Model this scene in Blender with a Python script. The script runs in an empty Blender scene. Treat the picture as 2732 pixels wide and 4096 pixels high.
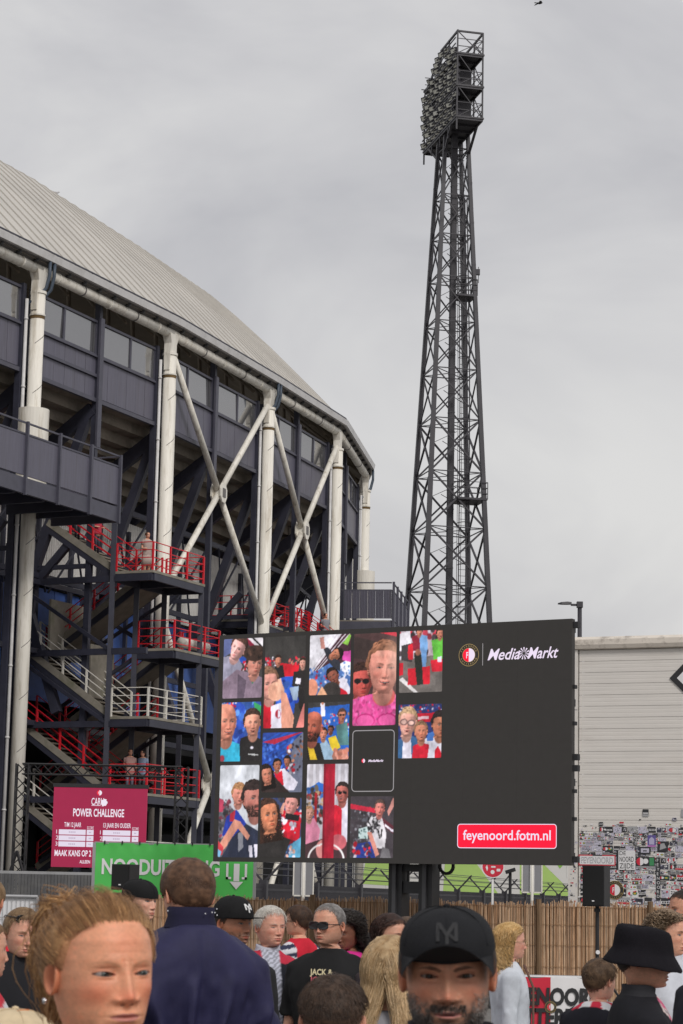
import bpy, bmesh, math, random
import numpy as np
from mathutils import Matrix, Vector, noise as mnoise
R_ = math.radians
random.seed(7); RNG = np.random.default_rng(11)
scene = bpy.context.scene
COL = scene.collection

# ------------------------------------------------------------------ camera
CAM_Z = 1.75
PITCH, ROLL = R_(9.7), 0.0205
cam_d = bpy.data.cameras.new('camera'); cam = bpy.data.objects.new('camera', cam_d); COL.objects.link(cam)
cam_d.sensor_fit = 'VERTICAL'; cam_d.sensor_height = 36.0; cam_d.sensor_width = 24.0
cam_d.lens = 9030.0 / 4096.0 * 36.0
cam_d.clip_start = 0.1; cam_d.clip_end = 3000
fw = Vector((0, math.cos(PITCH), math.sin(PITCH))); r0 = Vector((1, 0, 0)); u0 = Vector((0, -math.sin(PITCH), math.cos(PITCH)))
rv = r0 * math.cos(ROLL) + u0 * math.sin(ROLL); uv_ = u0 * math.cos(ROLL) - r0 * math.sin(ROLL)
cam.matrix_world = Matrix(((rv.x, uv_.x, -fw.x, 0), (rv.y, uv_.y, -fw.y, 0), (rv.z, uv_.z, -fw.z, CAM_Z), (0, 0, 0, 1)))
cam_d.dof.use_dof = True; cam_d.dof.focus_distance = 45.0; cam_d.dof.aperture_fstop = 19.0
scene.camera = cam

# ------------------------------------------------------------------ sky and sun (overcast)
SUN_EL, SUN_AZ = R_(42), R_(155)          # azimuth clockwise from +Y
world = bpy.data.worlds.new('World'); scene.world = world; world.use_nodes = True
nt = world.node_tree; nt.nodes.clear()
N = nt.nodes.new
w_out = N('ShaderNodeOutputWorld'); w_bg = N('ShaderNodeBackground'); w_bg.inputs['Strength'].default_value = 0.12
sky = N('ShaderNodeTexSky'); sky.sky_type = 'NISHITA'; sky.sun_disc = False
sky.sun_elevation = SUN_EL; sky.sun_rotation = SUN_AZ; sky.air_density = 1.6; sky.dust_density = 4.0
tc = N('ShaderNodeTexCoord'); mp = N('ShaderNodeMapping'); mp.inputs['Scale'].default_value = (2.6, 2.6, 4.2)
mp.inputs['Rotation'].default_value = (0.0, 0.25, 0.4); mp.inputs['Location'].default_value = (1.7, 0.6, 0.15)
nz = N('ShaderNodeTexNoise'); nz.inputs['Scale'].default_value = 1.9; nz.inputs['Detail'].default_value = 5.0
nz.inputs['Roughness'].default_value = 0.52; nz.inputs['Distortion'].default_value = 0.6
rp = N('ShaderNodeValToRGB')
rp.color_ramp.elements[0].position = 0.30; rp.color_ramp.elements[0].color = (0.435, 0.432, 0.452, 1)
rp.color_ramp.elements[1].position = 0.68; rp.color_ramp.elements[1].color = (0.622, 0.615, 0.610, 1)
e = rp.color_ramp.elements.new(0.5); e.color = (0.530, 0.524, 0.534, 1)
vm = N('ShaderNodeVectorMath'); vm.operation = 'SCALE'; vm.inputs['Scale'].default_value = 1.02 / 0.12
mx = N('ShaderNodeMixRGB'); mx.inputs['Fac'].default_value = 0.95
L = nt.links.new
L(tc.outputs['Generated'], mp.inputs['Vector']); L(mp.outputs['Vector'], nz.inputs['Vector']); L(nz.outputs['Fac'], rp.inputs['Fac'])
L(rp.outputs['Color'], vm.inputs[0]); L(sky.outputs['Color'], mx.inputs['Color1']); L(vm.outputs['Vector'], mx.inputs['Color2'])
L(mx.outputs['Color'], w_bg.inputs['Color']); L(w_bg.outputs['Background'], w_out.inputs['Surface'])

sun_d = bpy.data.lights.new('sun', 'SUN'); sun = bpy.data.objects.new('sun', sun_d); COL.objects.link(sun)
sun_d.energy = 1.5; sun_d.angle = R_(18); sun_d.color = (1.0, 0.965, 0.92)
sd = Vector((math.sin(SUN_AZ) * math.cos(SUN_EL), math.cos(SUN_AZ) * math.cos(SUN_EL), math.sin(SUN_EL)))
sun.rotation_euler = sd.to_track_quat('Z', 'Y').to_euler()

scene.view_settings.view_transform = 'Standard'; scene.view_settings.look = 'None'
scene.view_settings.gamma = 1.0; scene.view_settings.exposure = 0.2; scene.view_settings.use_curve_mapping = False
scene.render.engine = 'CYCLES'
scene.cycles.max_bounces = 6; scene.cycles.diffuse_bounces = 3; scene.cycles.glossy_bounces = 3
scene.cycles.transmission_bounces = 4; scene.cycles.transparent_max_bounces = 6
scene.cycles.caustics_reflective = False; scene.cycles.caustics_refractive = False
try: scene.cycles.use_denoising = True
except Exception: pass

# ------------------------------------------------------------------ helpers
def V(*a): return np.array(a if len(a) > 1 else a[0], float)
def lin(r, g, b):                                   # sRGB 0..255 -> linear
    f = lambda c: (c / 255 / 12.92) if c / 255 <= 0.04045 else ((c / 255 + 0.055) / 1.055) ** 2.4
    return (f(r), f(g), f(b))
MATS = {}
def mat(name, col, rough=0.6, metal=0.0, var=0.12, scale=3.0, bump=0.0, bscale=20.0, stretch=None, dirt=0.0, dirtcol=(0.16, 0.13, 0.09), attr=None, emit=0.0, spec=0.5, sss=0.0, coat=0.0, dscale=1.2):
    """procedural Principled material: base colour with object-space noise variation, optional streaky dirt and bump"""
    if name in MATS: return MATS[name]
    m = bpy.data.materials.new(name); m.use_nodes = True; t = m.node_tree; b = t.nodes['Principled BSDF']; n = t.nodes.new; l = t.links.new
    b.inputs['Roughness'].default_value = rough; b.inputs['Metallic'].default_value = metal; b.inputs['Specular IOR Level'].default_value = spec
    if coat: b.inputs['Coat Weight'].default_value = coat
    co = n('ShaderNodeTexCoord'); ma = n('ShaderNodeMapping'); l(co.outputs['Object'], ma.inputs['Vector'])
    if stretch: ma.inputs['Scale'].default_value = stretch
    if attr:
        at_ = n('ShaderNodeAttribute'); at_.attribute_name = attr; base = at_.outputs['Color']
    else:
        rgb = n('ShaderNodeRGB'); rgb.outputs[0].default_value = (*col, 1); base = rgb.outputs[0]
    if var > 0:
        no = n('ShaderNodeTexNoise'); no.inputs['Scale'].default_value = scale; no.inputs['Detail'].default_value = 5; no.inputs['Roughness'].default_value = 0.6
        l(ma.outputs['Vector'], no.inputs['Vector'])
        mr = n('ShaderNodeMapRange'); mr.inputs['From Min'].default_value = 0.25; mr.inputs['From Max'].default_value = 0.75
        mr.inputs['To Min'].default_value = 1 - var; mr.inputs['To Max'].default_value = 1 + var; l(no.outputs['Fac'], mr.inputs['Value'])
        sc = n('ShaderNodeVectorMath'); sc.operation = 'SCALE'; l(base, sc.inputs[0]); l(mr.outputs['Result'], sc.inputs['Scale']); base = sc.outputs['Vector']
    if dirt > 0:
        n2 = n('ShaderNodeTexNoise'); n2.inputs['Scale'].default_value = dscale; n2.inputs['Detail'].default_value = 8; n2.inputs['Roughness'].default_value = 0.7
        l(ma.outputs['Vector'], n2.inputs['Vector'])
        m2 = n('ShaderNodeMapRange'); m2.inputs['From Min'].default_value = 0.5; m2.inputs['From Max'].default_value = 0.72
        m2.inputs['To Max'].default_value = dirt; l(n2.outputs['Fac'], m2.inputs['Value'])
        mi = n('ShaderNodeMixRGB'); l(m2.outputs['Result'], mi.inputs['Fac']); l(base, mi.inputs['Color1']); mi.inputs['Color2'].default_value = (*dirtcol, 1); base = mi.outputs['Color']
    if emit:
        b.inputs['Base Color'].default_value = (0.01, 0.01, 0.01, 1)
        l(base, b.inputs['Emission Color']); b.inputs['Emission Strength'].default_value = emit
    else:
        l(base, b.inputs['Base Color'])
    if sss:
        b.inputs['Subsurface Weight'].default_value = sss; b.inputs['Subsurface Radius'].default_value = (0.012, 0.004, 0.002); b.inputs['Subsurface Scale'].default_value = 1.0
    if bump > 0:
        n3 = n('ShaderNodeTexNoise'); n3.inputs['Scale'].default_value = bscale; n3.inputs['Detail'].default_value = 4; l(ma.outputs['Vector'], n3.inputs['Vector'])
        bu = n('ShaderNodeBump'); bu.inputs['Strength'].default_value = bump; bu.inputs['Distance'].default_value = 0.02
        l(n3.outputs['Fac'], bu.inputs['Height']); l(bu.outputs['Normal'], b.inputs['Normal'])
    MATS[name] = m
    return m

ORG = {}
def tag(o, label=None, cat=None, group=None, kind=None):
    if label: o['label'] = label
    if cat: o['category'] = cat
    if group: o['group'] = group
    if kind: o['kind'] = kind
    return o
def thing(name, loc, label, cat, group=None):
    o = bpy.data.objects.new(name, None); COL.objects.link(o); o.location = Vector(loc); o.empty_display_size = 0.2
    ORG[o.name] = V(loc); tag(o, label, cat, group); return o
def org(o): return ORG.get(o.name, V(0, 0, 0)) if o else V(0, 0, 0)
def mesh_obj(name, verts, faces, m, parent=None, smooth=False, loc=None, cols=None):
    verts = np.asarray(verts, float).reshape(-1, 3)
    o0 = org(parent) if parent else (V(loc) if loc is not None else V(0, 0, 0))
    me = bpy.data.meshes.new(name)
    me.from_pydata((verts - o0).tolist(), [], faces if isinstance(faces, list) else faces.tolist())
    for x in (m if isinstance(m, (list, tuple)) else [m]): me.materials.append(x)
    if smooth: me.polygons.foreach_set('use_smooth', np.ones(len(me.polygons), bool))
    if cols is not None:
        a = me.color_attributes.new('Col', 'FLOAT_COLOR', 'POINT'); c = np.ones((len(verts), 4), np.float32); c[:, :3] = np.clip(cols, 0, None); a.data.foreach_set('color', c.ravel())
    me.update()
    o = bpy.data.objects.new(name, me); COL.objects.link(o)
    if parent: o.parent = parent; ORG[o.name] = o0
    elif loc is not None: o.location = Vector(loc); ORG[o.name] = V(loc)
    return o
def inst(name, me, M, parent):
    o = bpy.data.objects.new(name, me); COL.objects.link(o); o.parent = parent
    o.matrix_local = Matrix.Translation(-Vector(org(parent))) @ M
    return o
def frame_from(x, y, z, p):
    return Matrix(((x[0], y[0], z[0], p[0]), (x[1], y[1], z[1], p[1]), (x[2], y[2], z[2], p[2]), (0, 0, 0, 1)))
def unit(a): a = np.asarray(a, float); return a / max(np.linalg.norm(a), 1e-9)

class MB:
    def __init__(s): s.v = []; s.f = []
    def add(s, vs, fs):
        k = len(s.v); s.v += [tuple(map(float, q)) for q in vs]; s.f += [tuple(i + k for i in q) for q in fs]; return s
    def box(s, c, h, ax=None):
        ax = np.eye(3) if ax is None else np.asarray(ax, float); c = V(c)
        vs = [c + ax[0] * h[0] * i + ax[1] * h[1] * j + ax[2] * h[2] * k for i in (-1, 1) for j in (-1, 1) for k in (-1, 1)]
        return s.add(vs, [(0, 1, 3, 2), (4, 6, 7, 5), (0, 4, 5, 1), (2, 3, 7, 6), (0, 2, 6, 4), (1, 5, 7, 3)])
    def bar(s, p, q, w, h, up=(0, 0, 1)):
        p = V(p); q = V(q); d = q - p; Ln = np.linalg.norm(d); d = d / Ln; a = np.cross(d, up)
        if np.linalg.norm(a) < 1e-4: a = np.cross(d, (1, 0, 0))
        a = unit(a); b = np.cross(a, d)
        return s.box((p + q) / 2, (Ln / 2, w / 2, h / 2), (d, a, b))
    def tube(s, p, q, r, r2=None, n=10, caps=True):
        return s.path([p, q], [r, r if r2 is None else r2], n, caps)
    def path(s, pts, r, n=8, caps=True):
        pts = [V(p) for p in pts]; m = len(pts); rr = r if isinstance(r, (list, tuple, np.ndarray)) else [r] * m
        k = len(s.v); prev = None
        for i, p in enumerate(pts):
            d = unit(pts[min(i + 1, m - 1)] - pts[max(i - 1, 0)])
            if prev is None:
                a = np.cross(d, (0, 0, 1)); a = np.cross(d, (1, 0, 0)) if np.linalg.norm(a) < 1e-3 else a
            else: a = prev - d * (prev @ d)
            a = unit(a); b = np.cross(d, a); prev = a
            for j in range(n):
                t = 2 * math.pi * j / n; s.v.append(tuple(p + (a * math.cos(t) + b * math.sin(t)) * rr[i]))
        for i in range(m - 1):
            for j in range(n):
                s.f.append((k + i * n + j, k + i * n + (j + 1) % n, k + (i + 1) * n + (j + 1) % n, k + (i + 1) * n + j))
        if caps: s.f.append(tuple(k + j for j in range(n))[::-1]); s.f.append(tuple(k + (m - 1) * n + j for j in range(n)))
        return s
    def poly(s, pts): return s.add(pts, [tuple(range(len(pts)))])
    def loft(s, rings, closed=True, caps=True):
        k = len(s.v); n = len(rings[0])
        for r in rings: s.v += [tuple(map(float, q)) for q in r]
        for i in range(len(rings) - 1):
            for j in range(n if closed else n - 1):
                s.f.append((k + i * n + j, k + i * n + (j + 1) % n, k + (i + 1) * n + (j + 1) % n, k + (i + 1) * n + j))
        if caps: s.f.append(tuple(range(k, k + n))[::-1]); s.f.append(tuple(range(k + (len(rings) - 1) * n, k + len(rings) * n)))
        return s
    def build(s, name, m, parent=None, smooth=False, loc=None, cols=None):
        return mesh_obj(name, s.v, s.f, m, parent, smooth, loc, cols)
    def mesh(s, name, m, smooth=False):
        me = bpy.data.meshes.new(name); me.from_pydata(s.v, [], s.f)
        for x in (m if isinstance(m, (list, tuple)) else [m]): me.materials.append(x)
        if smooth: me.polygons.foreach_set('use_smooth', np.ones(len(me.polygons), bool))
        me.update(); return me

TXT = {}
def text2d(body, size=1.0, bold=0.0, shear=0.0, spacing=1.0):
    """outline lettering -> flat 2-D triangles (n x 2 verts, faces), origin at the left end of the baseline"""
    key = (body, bold, shear, spacing)
    if key not in TXT:
        cu = bpy.data.curves.new('lettering', 'FONT'); cu.body = body; cu.size = 1.0; cu.offset = bold; cu.shear = shear; cu.space_character = spacing; cu.resolution_u = 3
        ob = bpy.data.objects.new('lettering', cu); me = ob.to_mesh()
        v = np.array([p.co[:2] for p in me.vertices]).reshape(-1, 2); fcs = [tuple(p.vertices) for p in me.polygons]
        ob.to_mesh_clear(); bpy.data.objects.remove(ob); bpy.data.curves.remove(cu); TXT[key] = (v, fcs)
    v, fcs = TXT[key]
    return v * size, fcs
class Plane2:
    """a flat sheet in the world: origin p, axes ex, ez (metres), normal en; collects flat shapes lifted off it"""
    def __init__(s, p, ex, ez, en): s.p, s.ex, s.ez, s.en = V(p), V(ex), V(ez), V(en)
    def at(s, x, y, lift=0.0): return s.p + s.ex * x + s.ez * y + s.en * lift
    def pts(s, xy, lift): return [s.at(a, b, lift) for a, b in xy]
    def rect(s, mb, x0, y0, x1, y1, lift): return mb.poly(s.pts([(x0, y0), (x1, y0), (x1, y1), (x0, y1)], lift))
    def rrect(s, mb, x0, y0, x1, y1, rad, lift, n=5):
        q = []
        for cx, cy, a0 in ((x1 - rad, y0 + rad, -90), (x1 - rad, y1 - rad, 0), (x0 + rad, y1 - rad, 90), (x0 + rad, y0 + rad, 180)):
            for i in range(n + 1):
                a = R_(a0 + 90 * i / n); q.append((cx + rad * math.cos(a), cy + rad * math.sin(a)))
        return mb.poly(s.pts(q, lift))
    def disc(s, mb, cx, cy, r, lift, n=32, r2=None, a0=0, a1=360):
        A = [R_(a0 + (a1 - a0) * i / n) for i in range(n + 1)]
        if r2 is None:
            pp = [(cx + r * math.cos(a), cy + r * math.sin(a)) for a in (A[:-1] if a1 - a0 >= 360 else A)]
            return mb.poly(s.pts(pp, lift))
        for a, b in zip(A, A[1:]):
            mb.poly(s.pts([(cx + r * math.cos(a), cy + r * math.sin(a)), (cx + r * math.cos(b), cy + r * math.sin(b)), (cx + r2 * math.cos(b), cy + r2 * math.sin(b)), (cx + r2 * math.cos(a), cy + r2 * math.sin(a))], lift))
        return mb
    def text(s, mb, body, x, y, h, lift, width=None, bold=0.0, shear=0.0, align='l', spacing=1.0):
        """h = cap height in metres; width squeezes the line to that width"""
        v, fcs = text2d(body, 1.0, bold, shear, spacing)
        if len(v) == 0: return mb
        v = v.copy(); cap = text2d('H', 1.0, bold)[0][:, 1].max(); v[:, 0] -= v[:, 0].min(); v *= h / cap
        if width: v[:, 0] *= width / max(v[:, 0].max(), 1e-6)
        w = v[:, 0].max(); v[:, 0] += x - (w / 2 if align == 'c' else w if align == 'r' else 0); v[:, 1] += y
        return mb.add(s.pts(v, lift), fcs)

def at(px, py, Y):
    """world point seen at photograph pixel (px, py), at real distance Y in front of the camera"""
    d = fw + rv * ((px - 1366) / 9030) + uv_ * ((2048 - py) / 9030)
    return V(0, 0, CAM_Z) + V(d) * (Y / d.y)
# ------------------------------------------------------------------ materials of the place
M_white = mat('white_paint', (0.82, 0.785, 0.71), 0.5, var=0.09, scale=1.5, dirt=0.75, dirtcol=(0.36, 0.30, 0.21), stretch=(3, 3, 0.35))
M_navy = mat('navy_steel', (0.035, 0.036, 0.055), 0.5, var=0.25, scale=2)
M_clad = mat('bluegrey_cladding', (0.118, 0.114, 0.152), 0.45, var=0.16, scale=3, stretch=(5, 5, 0.25), dirt=.5, dirtcol=(.075, .07, .075))
M_cladf = mat('bluegrey_frame', (0.075, 0.074, 0.10), 0.5, var=0.15)
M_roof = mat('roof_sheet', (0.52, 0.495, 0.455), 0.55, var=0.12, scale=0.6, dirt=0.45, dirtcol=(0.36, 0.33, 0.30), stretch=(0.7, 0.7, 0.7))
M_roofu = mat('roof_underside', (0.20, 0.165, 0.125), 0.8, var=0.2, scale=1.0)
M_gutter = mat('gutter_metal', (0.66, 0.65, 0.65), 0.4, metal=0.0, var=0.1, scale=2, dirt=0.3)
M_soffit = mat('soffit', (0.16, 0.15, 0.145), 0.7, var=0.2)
M_conc = mat('concrete', (0.23, 0.20, 0.165), 0.9, var=0.25, scale=0.8, dirt=0.5, dirtcol=(0.06, 0.055, 0.04), bump=0.2, bscale=8)
M_concl = mat('landing_concrete', (0.27, 0.245, 0.205), 0.9, var=0.2, scale=2.0, dirt=0.6, dirtcol=(0.10, 0.11, 0.05))
M_red = mat('red_paint', (0.66, 0.014, 0.028), 0.45, var=0.15, scale=4)
M_rail = mat('white_rail_paint', (0.72, 0.69, 0.63), 0.5, var=0.12)
M_corr = mat('corrugated_white', (0.74, 0.725, 0.70), 0.5, var=0.12, scale=1.0, dirt=0.3, dirtcol=(0.36, 0.34, 0.30))
M_blue = mat('blue_wall', (0.07, 0.14, 0.42), 0.5, var=0.2, scale=1.5)
M_black = mat('black_metal', (0.016, 0.016, 0.018), 0.55, var=0.3)
M_dark = mat('undercroft_shade', (0.012, 0.012, 0.014), 0.9, var=0.3)  # near-black stands in for the shade under the stand
M_hose = mat('blue_hose', (0.05, 0.07, 0.10), 0.5, var=0.2)
M_rust = mat('rust', (0.16, 0.10, 0.04), 0.9, var=0.3)
mg = bpy.data.materials.new('window_glass'); mg.use_nodes = True
_b = mg.node_tree.nodes['Principled BSDF']; _b.inputs['Base Color'].default_value = (0.10, 0.10, 0.105, 1); _b.inputs['Roughness'].default_value = 0.06
_b.inputs['Specular IOR Level'].default_value = 1.0; _b.inputs['IOR'].default_value = 2.3; _b.inputs['Transmission Weight'].default_value = 0.0
_n = mg.node_tree.nodes.new('ShaderNodeTexNoise'); _n.inputs['Scale'].default_value = 0.35; _bu = mg.node_tree.nodes.new('ShaderNodeBump'); _bu.inputs['Strength'].default_value = 0.25; _bu.inputs['Distance'].default_value = 0.08
mg.node_tree.links.new(_n.outputs['Fac'], _bu.inputs['Height']); mg.node_tree.links.new(_bu.outputs['Normal'], _b.inputs['Normal'])
M_glass = mg

# ------------------------------------------------------------------ ground
M_ground = mat('paving', (0.17, 0.165, 0.155), 0.9, var=0.25, scale=0.7, bump=0.2, dirt=0.4, dirtcol=(0.07, 0.065, 0.06))
g = MB().poly([(-900, -300, 0), (900, -300, 0), (900, 1800, 0), (-900, 1800, 0)]).build('ground', M_ground); tag(g, kind='structure')

# ------------------------------------------------------------------ stadium
COLS = V([(-21., 63.2), (-16.1, 72.6), (-11.545, 82.21), (-7.263, 91.59), (-3.44, 101.82), (-0.258, 111.10), (1.298, 122.63), (0.5, 134.2), (-2.6, 145.)])
NB = len(COLS) - 1
UU = V([unit(COLS[i + 1] - COLS[i]) for i in range(NB)]); NN = np.stack([UU[:, 1], -UU[:, 0]], 1)
LEN = [float(np.linalg.norm(COLS[i + 1] - COLS[i])) for i in range(NB)]
MIT = []
for i in range(NB + 1):
    a, b = NN[max(i - 1, 0)], NN[min(i, NB - 1)]; MIT.append((a + b) / (1 + a @ b))
MIT = V(MIT)
def bp(i, s, d, z): q = COLS[i] + UU[i] * s + NN[i] * d; return V(q[0], q[1], z)
def mp_(i, t, d, z):                       # mitred point: fraction t along bay i, outward offset d
    q = COLS[i] * (1 - t) + COLS[i + 1] * t + (MIT[i] * (1 - t) + MIT[i + 1] * t) * d; return V(q[0], q[1], z)
stad = thing('stadium', (COLS[3][0] - 4, COLS[3][1] + 1, 0), 'stadium with beige metal roof, white tubular columns and dark blue cladding', 'stadium')
# roof: separate standing-seam sheets, slightly bowed
PROF = [(0.30, 25.30), (-1.6, 27.25), (-3.6, 29.25), (-5.5, 31.0), (-6.9, 32.2), (-7.7, 32.62), (-8.4, 32.75)]
for i in range(NB):
    npan = 11
    for k in range(npan):
        mb = MB(); t0, t1 = k / npan, (k + 1) / npan; e_ = 0.10 / LEN[i]
        ring = []
        for d, z in PROF:
            ring.append([mp_(i, t0, d, z + .01), mp_(i, t0 + 0.1 * e_, d, z - .16), mp_(i, t0 + .55 * e_, d, z - .16), mp_(i, t0 + .65 * e_, d, z + .06), mp_(i, t0 + 1.2 * e_, d, z + .06), mp_(i, t0 + 1.35 * e_, d, z),
                         mp_(i, t0 + (t1 - t0) * 0.36, d, z), mp_(i, t0 + (t1 - t0) * 0.38, d, z + 0.012), mp_(i, t0 + (t1 - t0) * 0.66, d, z + 0.012), mp_(i, t0 + (t1 - t0) * 0.68, d, z), mp_(i, t1, d, z)])
        mb.loft(ring, closed=False, caps=False).build('roof_sheet', M_roof, stad)
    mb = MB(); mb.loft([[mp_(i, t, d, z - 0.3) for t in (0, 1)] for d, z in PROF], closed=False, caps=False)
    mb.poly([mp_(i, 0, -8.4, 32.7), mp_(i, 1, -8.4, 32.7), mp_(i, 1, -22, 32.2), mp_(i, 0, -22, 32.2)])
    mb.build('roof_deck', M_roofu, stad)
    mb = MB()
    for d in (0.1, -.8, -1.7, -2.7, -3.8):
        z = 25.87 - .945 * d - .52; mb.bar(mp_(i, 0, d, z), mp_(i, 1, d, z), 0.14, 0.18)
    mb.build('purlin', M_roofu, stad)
    # gutter, its rail, brackets, soffit
    mb = MB(); mb.loft([[mp_(i, t, d, z) for d, z in ((0.18, 25.12), (0.46, 25.12), (0.52, 25.38), (0.28, 25.38))] for t in (0, 1)]); mb.build('gutter', M_gutter, stad)
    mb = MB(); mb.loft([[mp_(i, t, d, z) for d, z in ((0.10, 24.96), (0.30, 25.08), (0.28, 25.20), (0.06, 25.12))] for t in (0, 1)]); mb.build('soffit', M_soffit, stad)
    mb = MB(); mb.bar(mp_(i, 0, 0.38, 25.50), mp_(i, 1, 0.38, 25.50), 0.05, 0.05)
    for k in range(8): mb.bar(mp_(i, (k + .5) / 8, 0.38, 25.38), mp_(i, (k + .5) / 8, 0.38, 25.50), 0.05, 0.04, (1, 0, 0))
    mb.build('gutter_rail', M_navy, stad)
    for k in range(9):
        t = (k + .5) / 9; MB().box(mp_(i, t, 0.24, 25.0), (.09, .09, .06)).build('soffit_bracket', M_black, stad)
    # ring pipe with clamp bands
    rp_ = MB().tube(mp_(i, 0, 0, 24.8), mp_(i, 1, 0, 24.8), 0.2, n=16).build('ring_pipe', M_white, stad, smooth=True)
    for t in (0.12, 0.3, 0.5, 0.7, 0.88):
        MB().tube(mp_(i, t - 0.003, 0, 24.8), mp_(i, t + 0.003, 0, 24.8), 0.222, n=16).build('pipe_band', M_soffit if t in (.3, .7) else M_white, rp_, smooth=False)
# columns
def col_xy(i): return V(COLS[i][0], COLS[i][1], 0)
for i in range(1, NB):
    c = col_xy(i); up = V(0, 0, 1)
    co = MB().tube(c, c + up * 23.9, 0.27, 0.27, n=24).build('column', M_white, stad, smooth=True)
    n2 = MIT[i] / np.linalg.norm(MIT[i]); nv = V(n2[0], n2[1], 0); tv = V(-n2[1], n2[0], 0)
    mb = MB()                               # flared head up to the ring pipe
    mb.loft([[c + up * z + tv * a * x + nv * b * y for a, b in ((-1, -1), (1, -1), (1, 1), (-1, 1))] for z, x, y in ((23.2, .30, .12), (23.9, .30, .14), (24.35, .24, .17), (24.75, .40, .20))])
    mb.tube(c + up * 23.85, c + up * 23.95, 0.31, n=20); mb.tube(c + up * 23.0, c + up * 23.06, 0.30, n=20)
    mb.build('column_head', M_white, co)
    MB().tube(c + up * 22.88, c + up * 22.99, 0.277, n=20).build('moss_band', M_rust, co)
    mb = MB()                               # spiral weld seam
    for k in range(0, 12):
        z0 = 1.0 + k * 1.9; mb.path([c + up * (z0 + 0.75 * q / 8) + (nv * math.cos(q / 8 * math.pi - 1.2) + tv * math.sin(q / 8 * math.pi - 1.2)) * 0.272 for q in range(9)], 0.012, 4)
    mb.build('weld_seam', M_soffit, co)
    pc = c - tv * 0.42 - nv * 0.22          # downpipe behind the column
    mb = MB().tube(pc, pc + up * 23.6, 0.065, n=10)
    for z in np.arange(2, 23, 2.6): mb.tube(pc + up * z, pc + up * (z + .06), 0.085, n=10)
    mb.build('downpipe', M_gutter, stad, smooth=True)
    if i in (3, 5):                         # bolted flange strip on the braced columns
        MB().box(c + tv * 0.33 + nv * .05 + up * 11.2, (0.035, 0.10, 11.0), (tv, nv, up)).build('flange', M_white, co)
    if i in (2, 6):
        MB().tube(c + up * 16.2, c + up * 19.42, 0.60, n=32).build('column_sleeve', M_white, co, smooth=False)
    if i in (2, 4, 6):                      # curved hoses at the column head
        for sgn in (-1, 1):
            b0 = c + nv * 0.40 + tv * 0.16 * (sgn + 1.6) + up * 25.1
            MB().path([b0, b0 - up * .5, b0 - up * 1.0 - nv * .12, b0 - up * 1.4 - nv * .35 - tv * .2, b0 - up * 1.7 - nv * .65 - tv * .45], 0.065, 8).build('hose', M_hose, stad, smooth=True)
# X braces
def brace(i, z0, z1):
    a, b = col_xy(i), col_xy(i + 1); up = V(0, 0, 1); zm = (z0 + z1) / 2; u3 = V(UU[i][0], UU[i][1], 0); n3 = V(NN[i][0], NN[i][1], 0)
    m = (a + b) / 2 + up * zm
    for s0, s1, za, zb in ((a, b, z1, z0), (a, b, z0, z1)):
        for p, z in ((s0, za), (s1, zb)):
            p3 = p + up * z; d = unit(m - p3)
            MB().tube(p3 + d * 0.2, m - d * 0.25, 0.135, n=14).build('brace', M_white, stad, smooth=True)
    mb = MB(); pr = [(math.cos(R_(22.5 + 45 * k)) * 0.36, math.sin(R_(22.5 + 45 * k)) * 0.46) for k in range(8)]
    for off in (-.26, .18): mb.loft([[m + n3 * (off + o_) + u3 * x + up * y for x, y in pr] for o_ in (0, .07)])
    mb.box(m, (.22, .19, .28), (u3, n3, up)); nd = mb.build('brace_node', M_white, stad)
    MB().box(m + n3 * .255, (.16, .012, .2), (u3, n3, up)).build('node_plate', M_soffit, nd)
for i, z0, z1 in ((3, 13.8, 24.2), (3, -0.2, 13.0), (4, 13.8, 24.2), (4, -0.2, 13.0)): brace(i, z0, z1)
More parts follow.
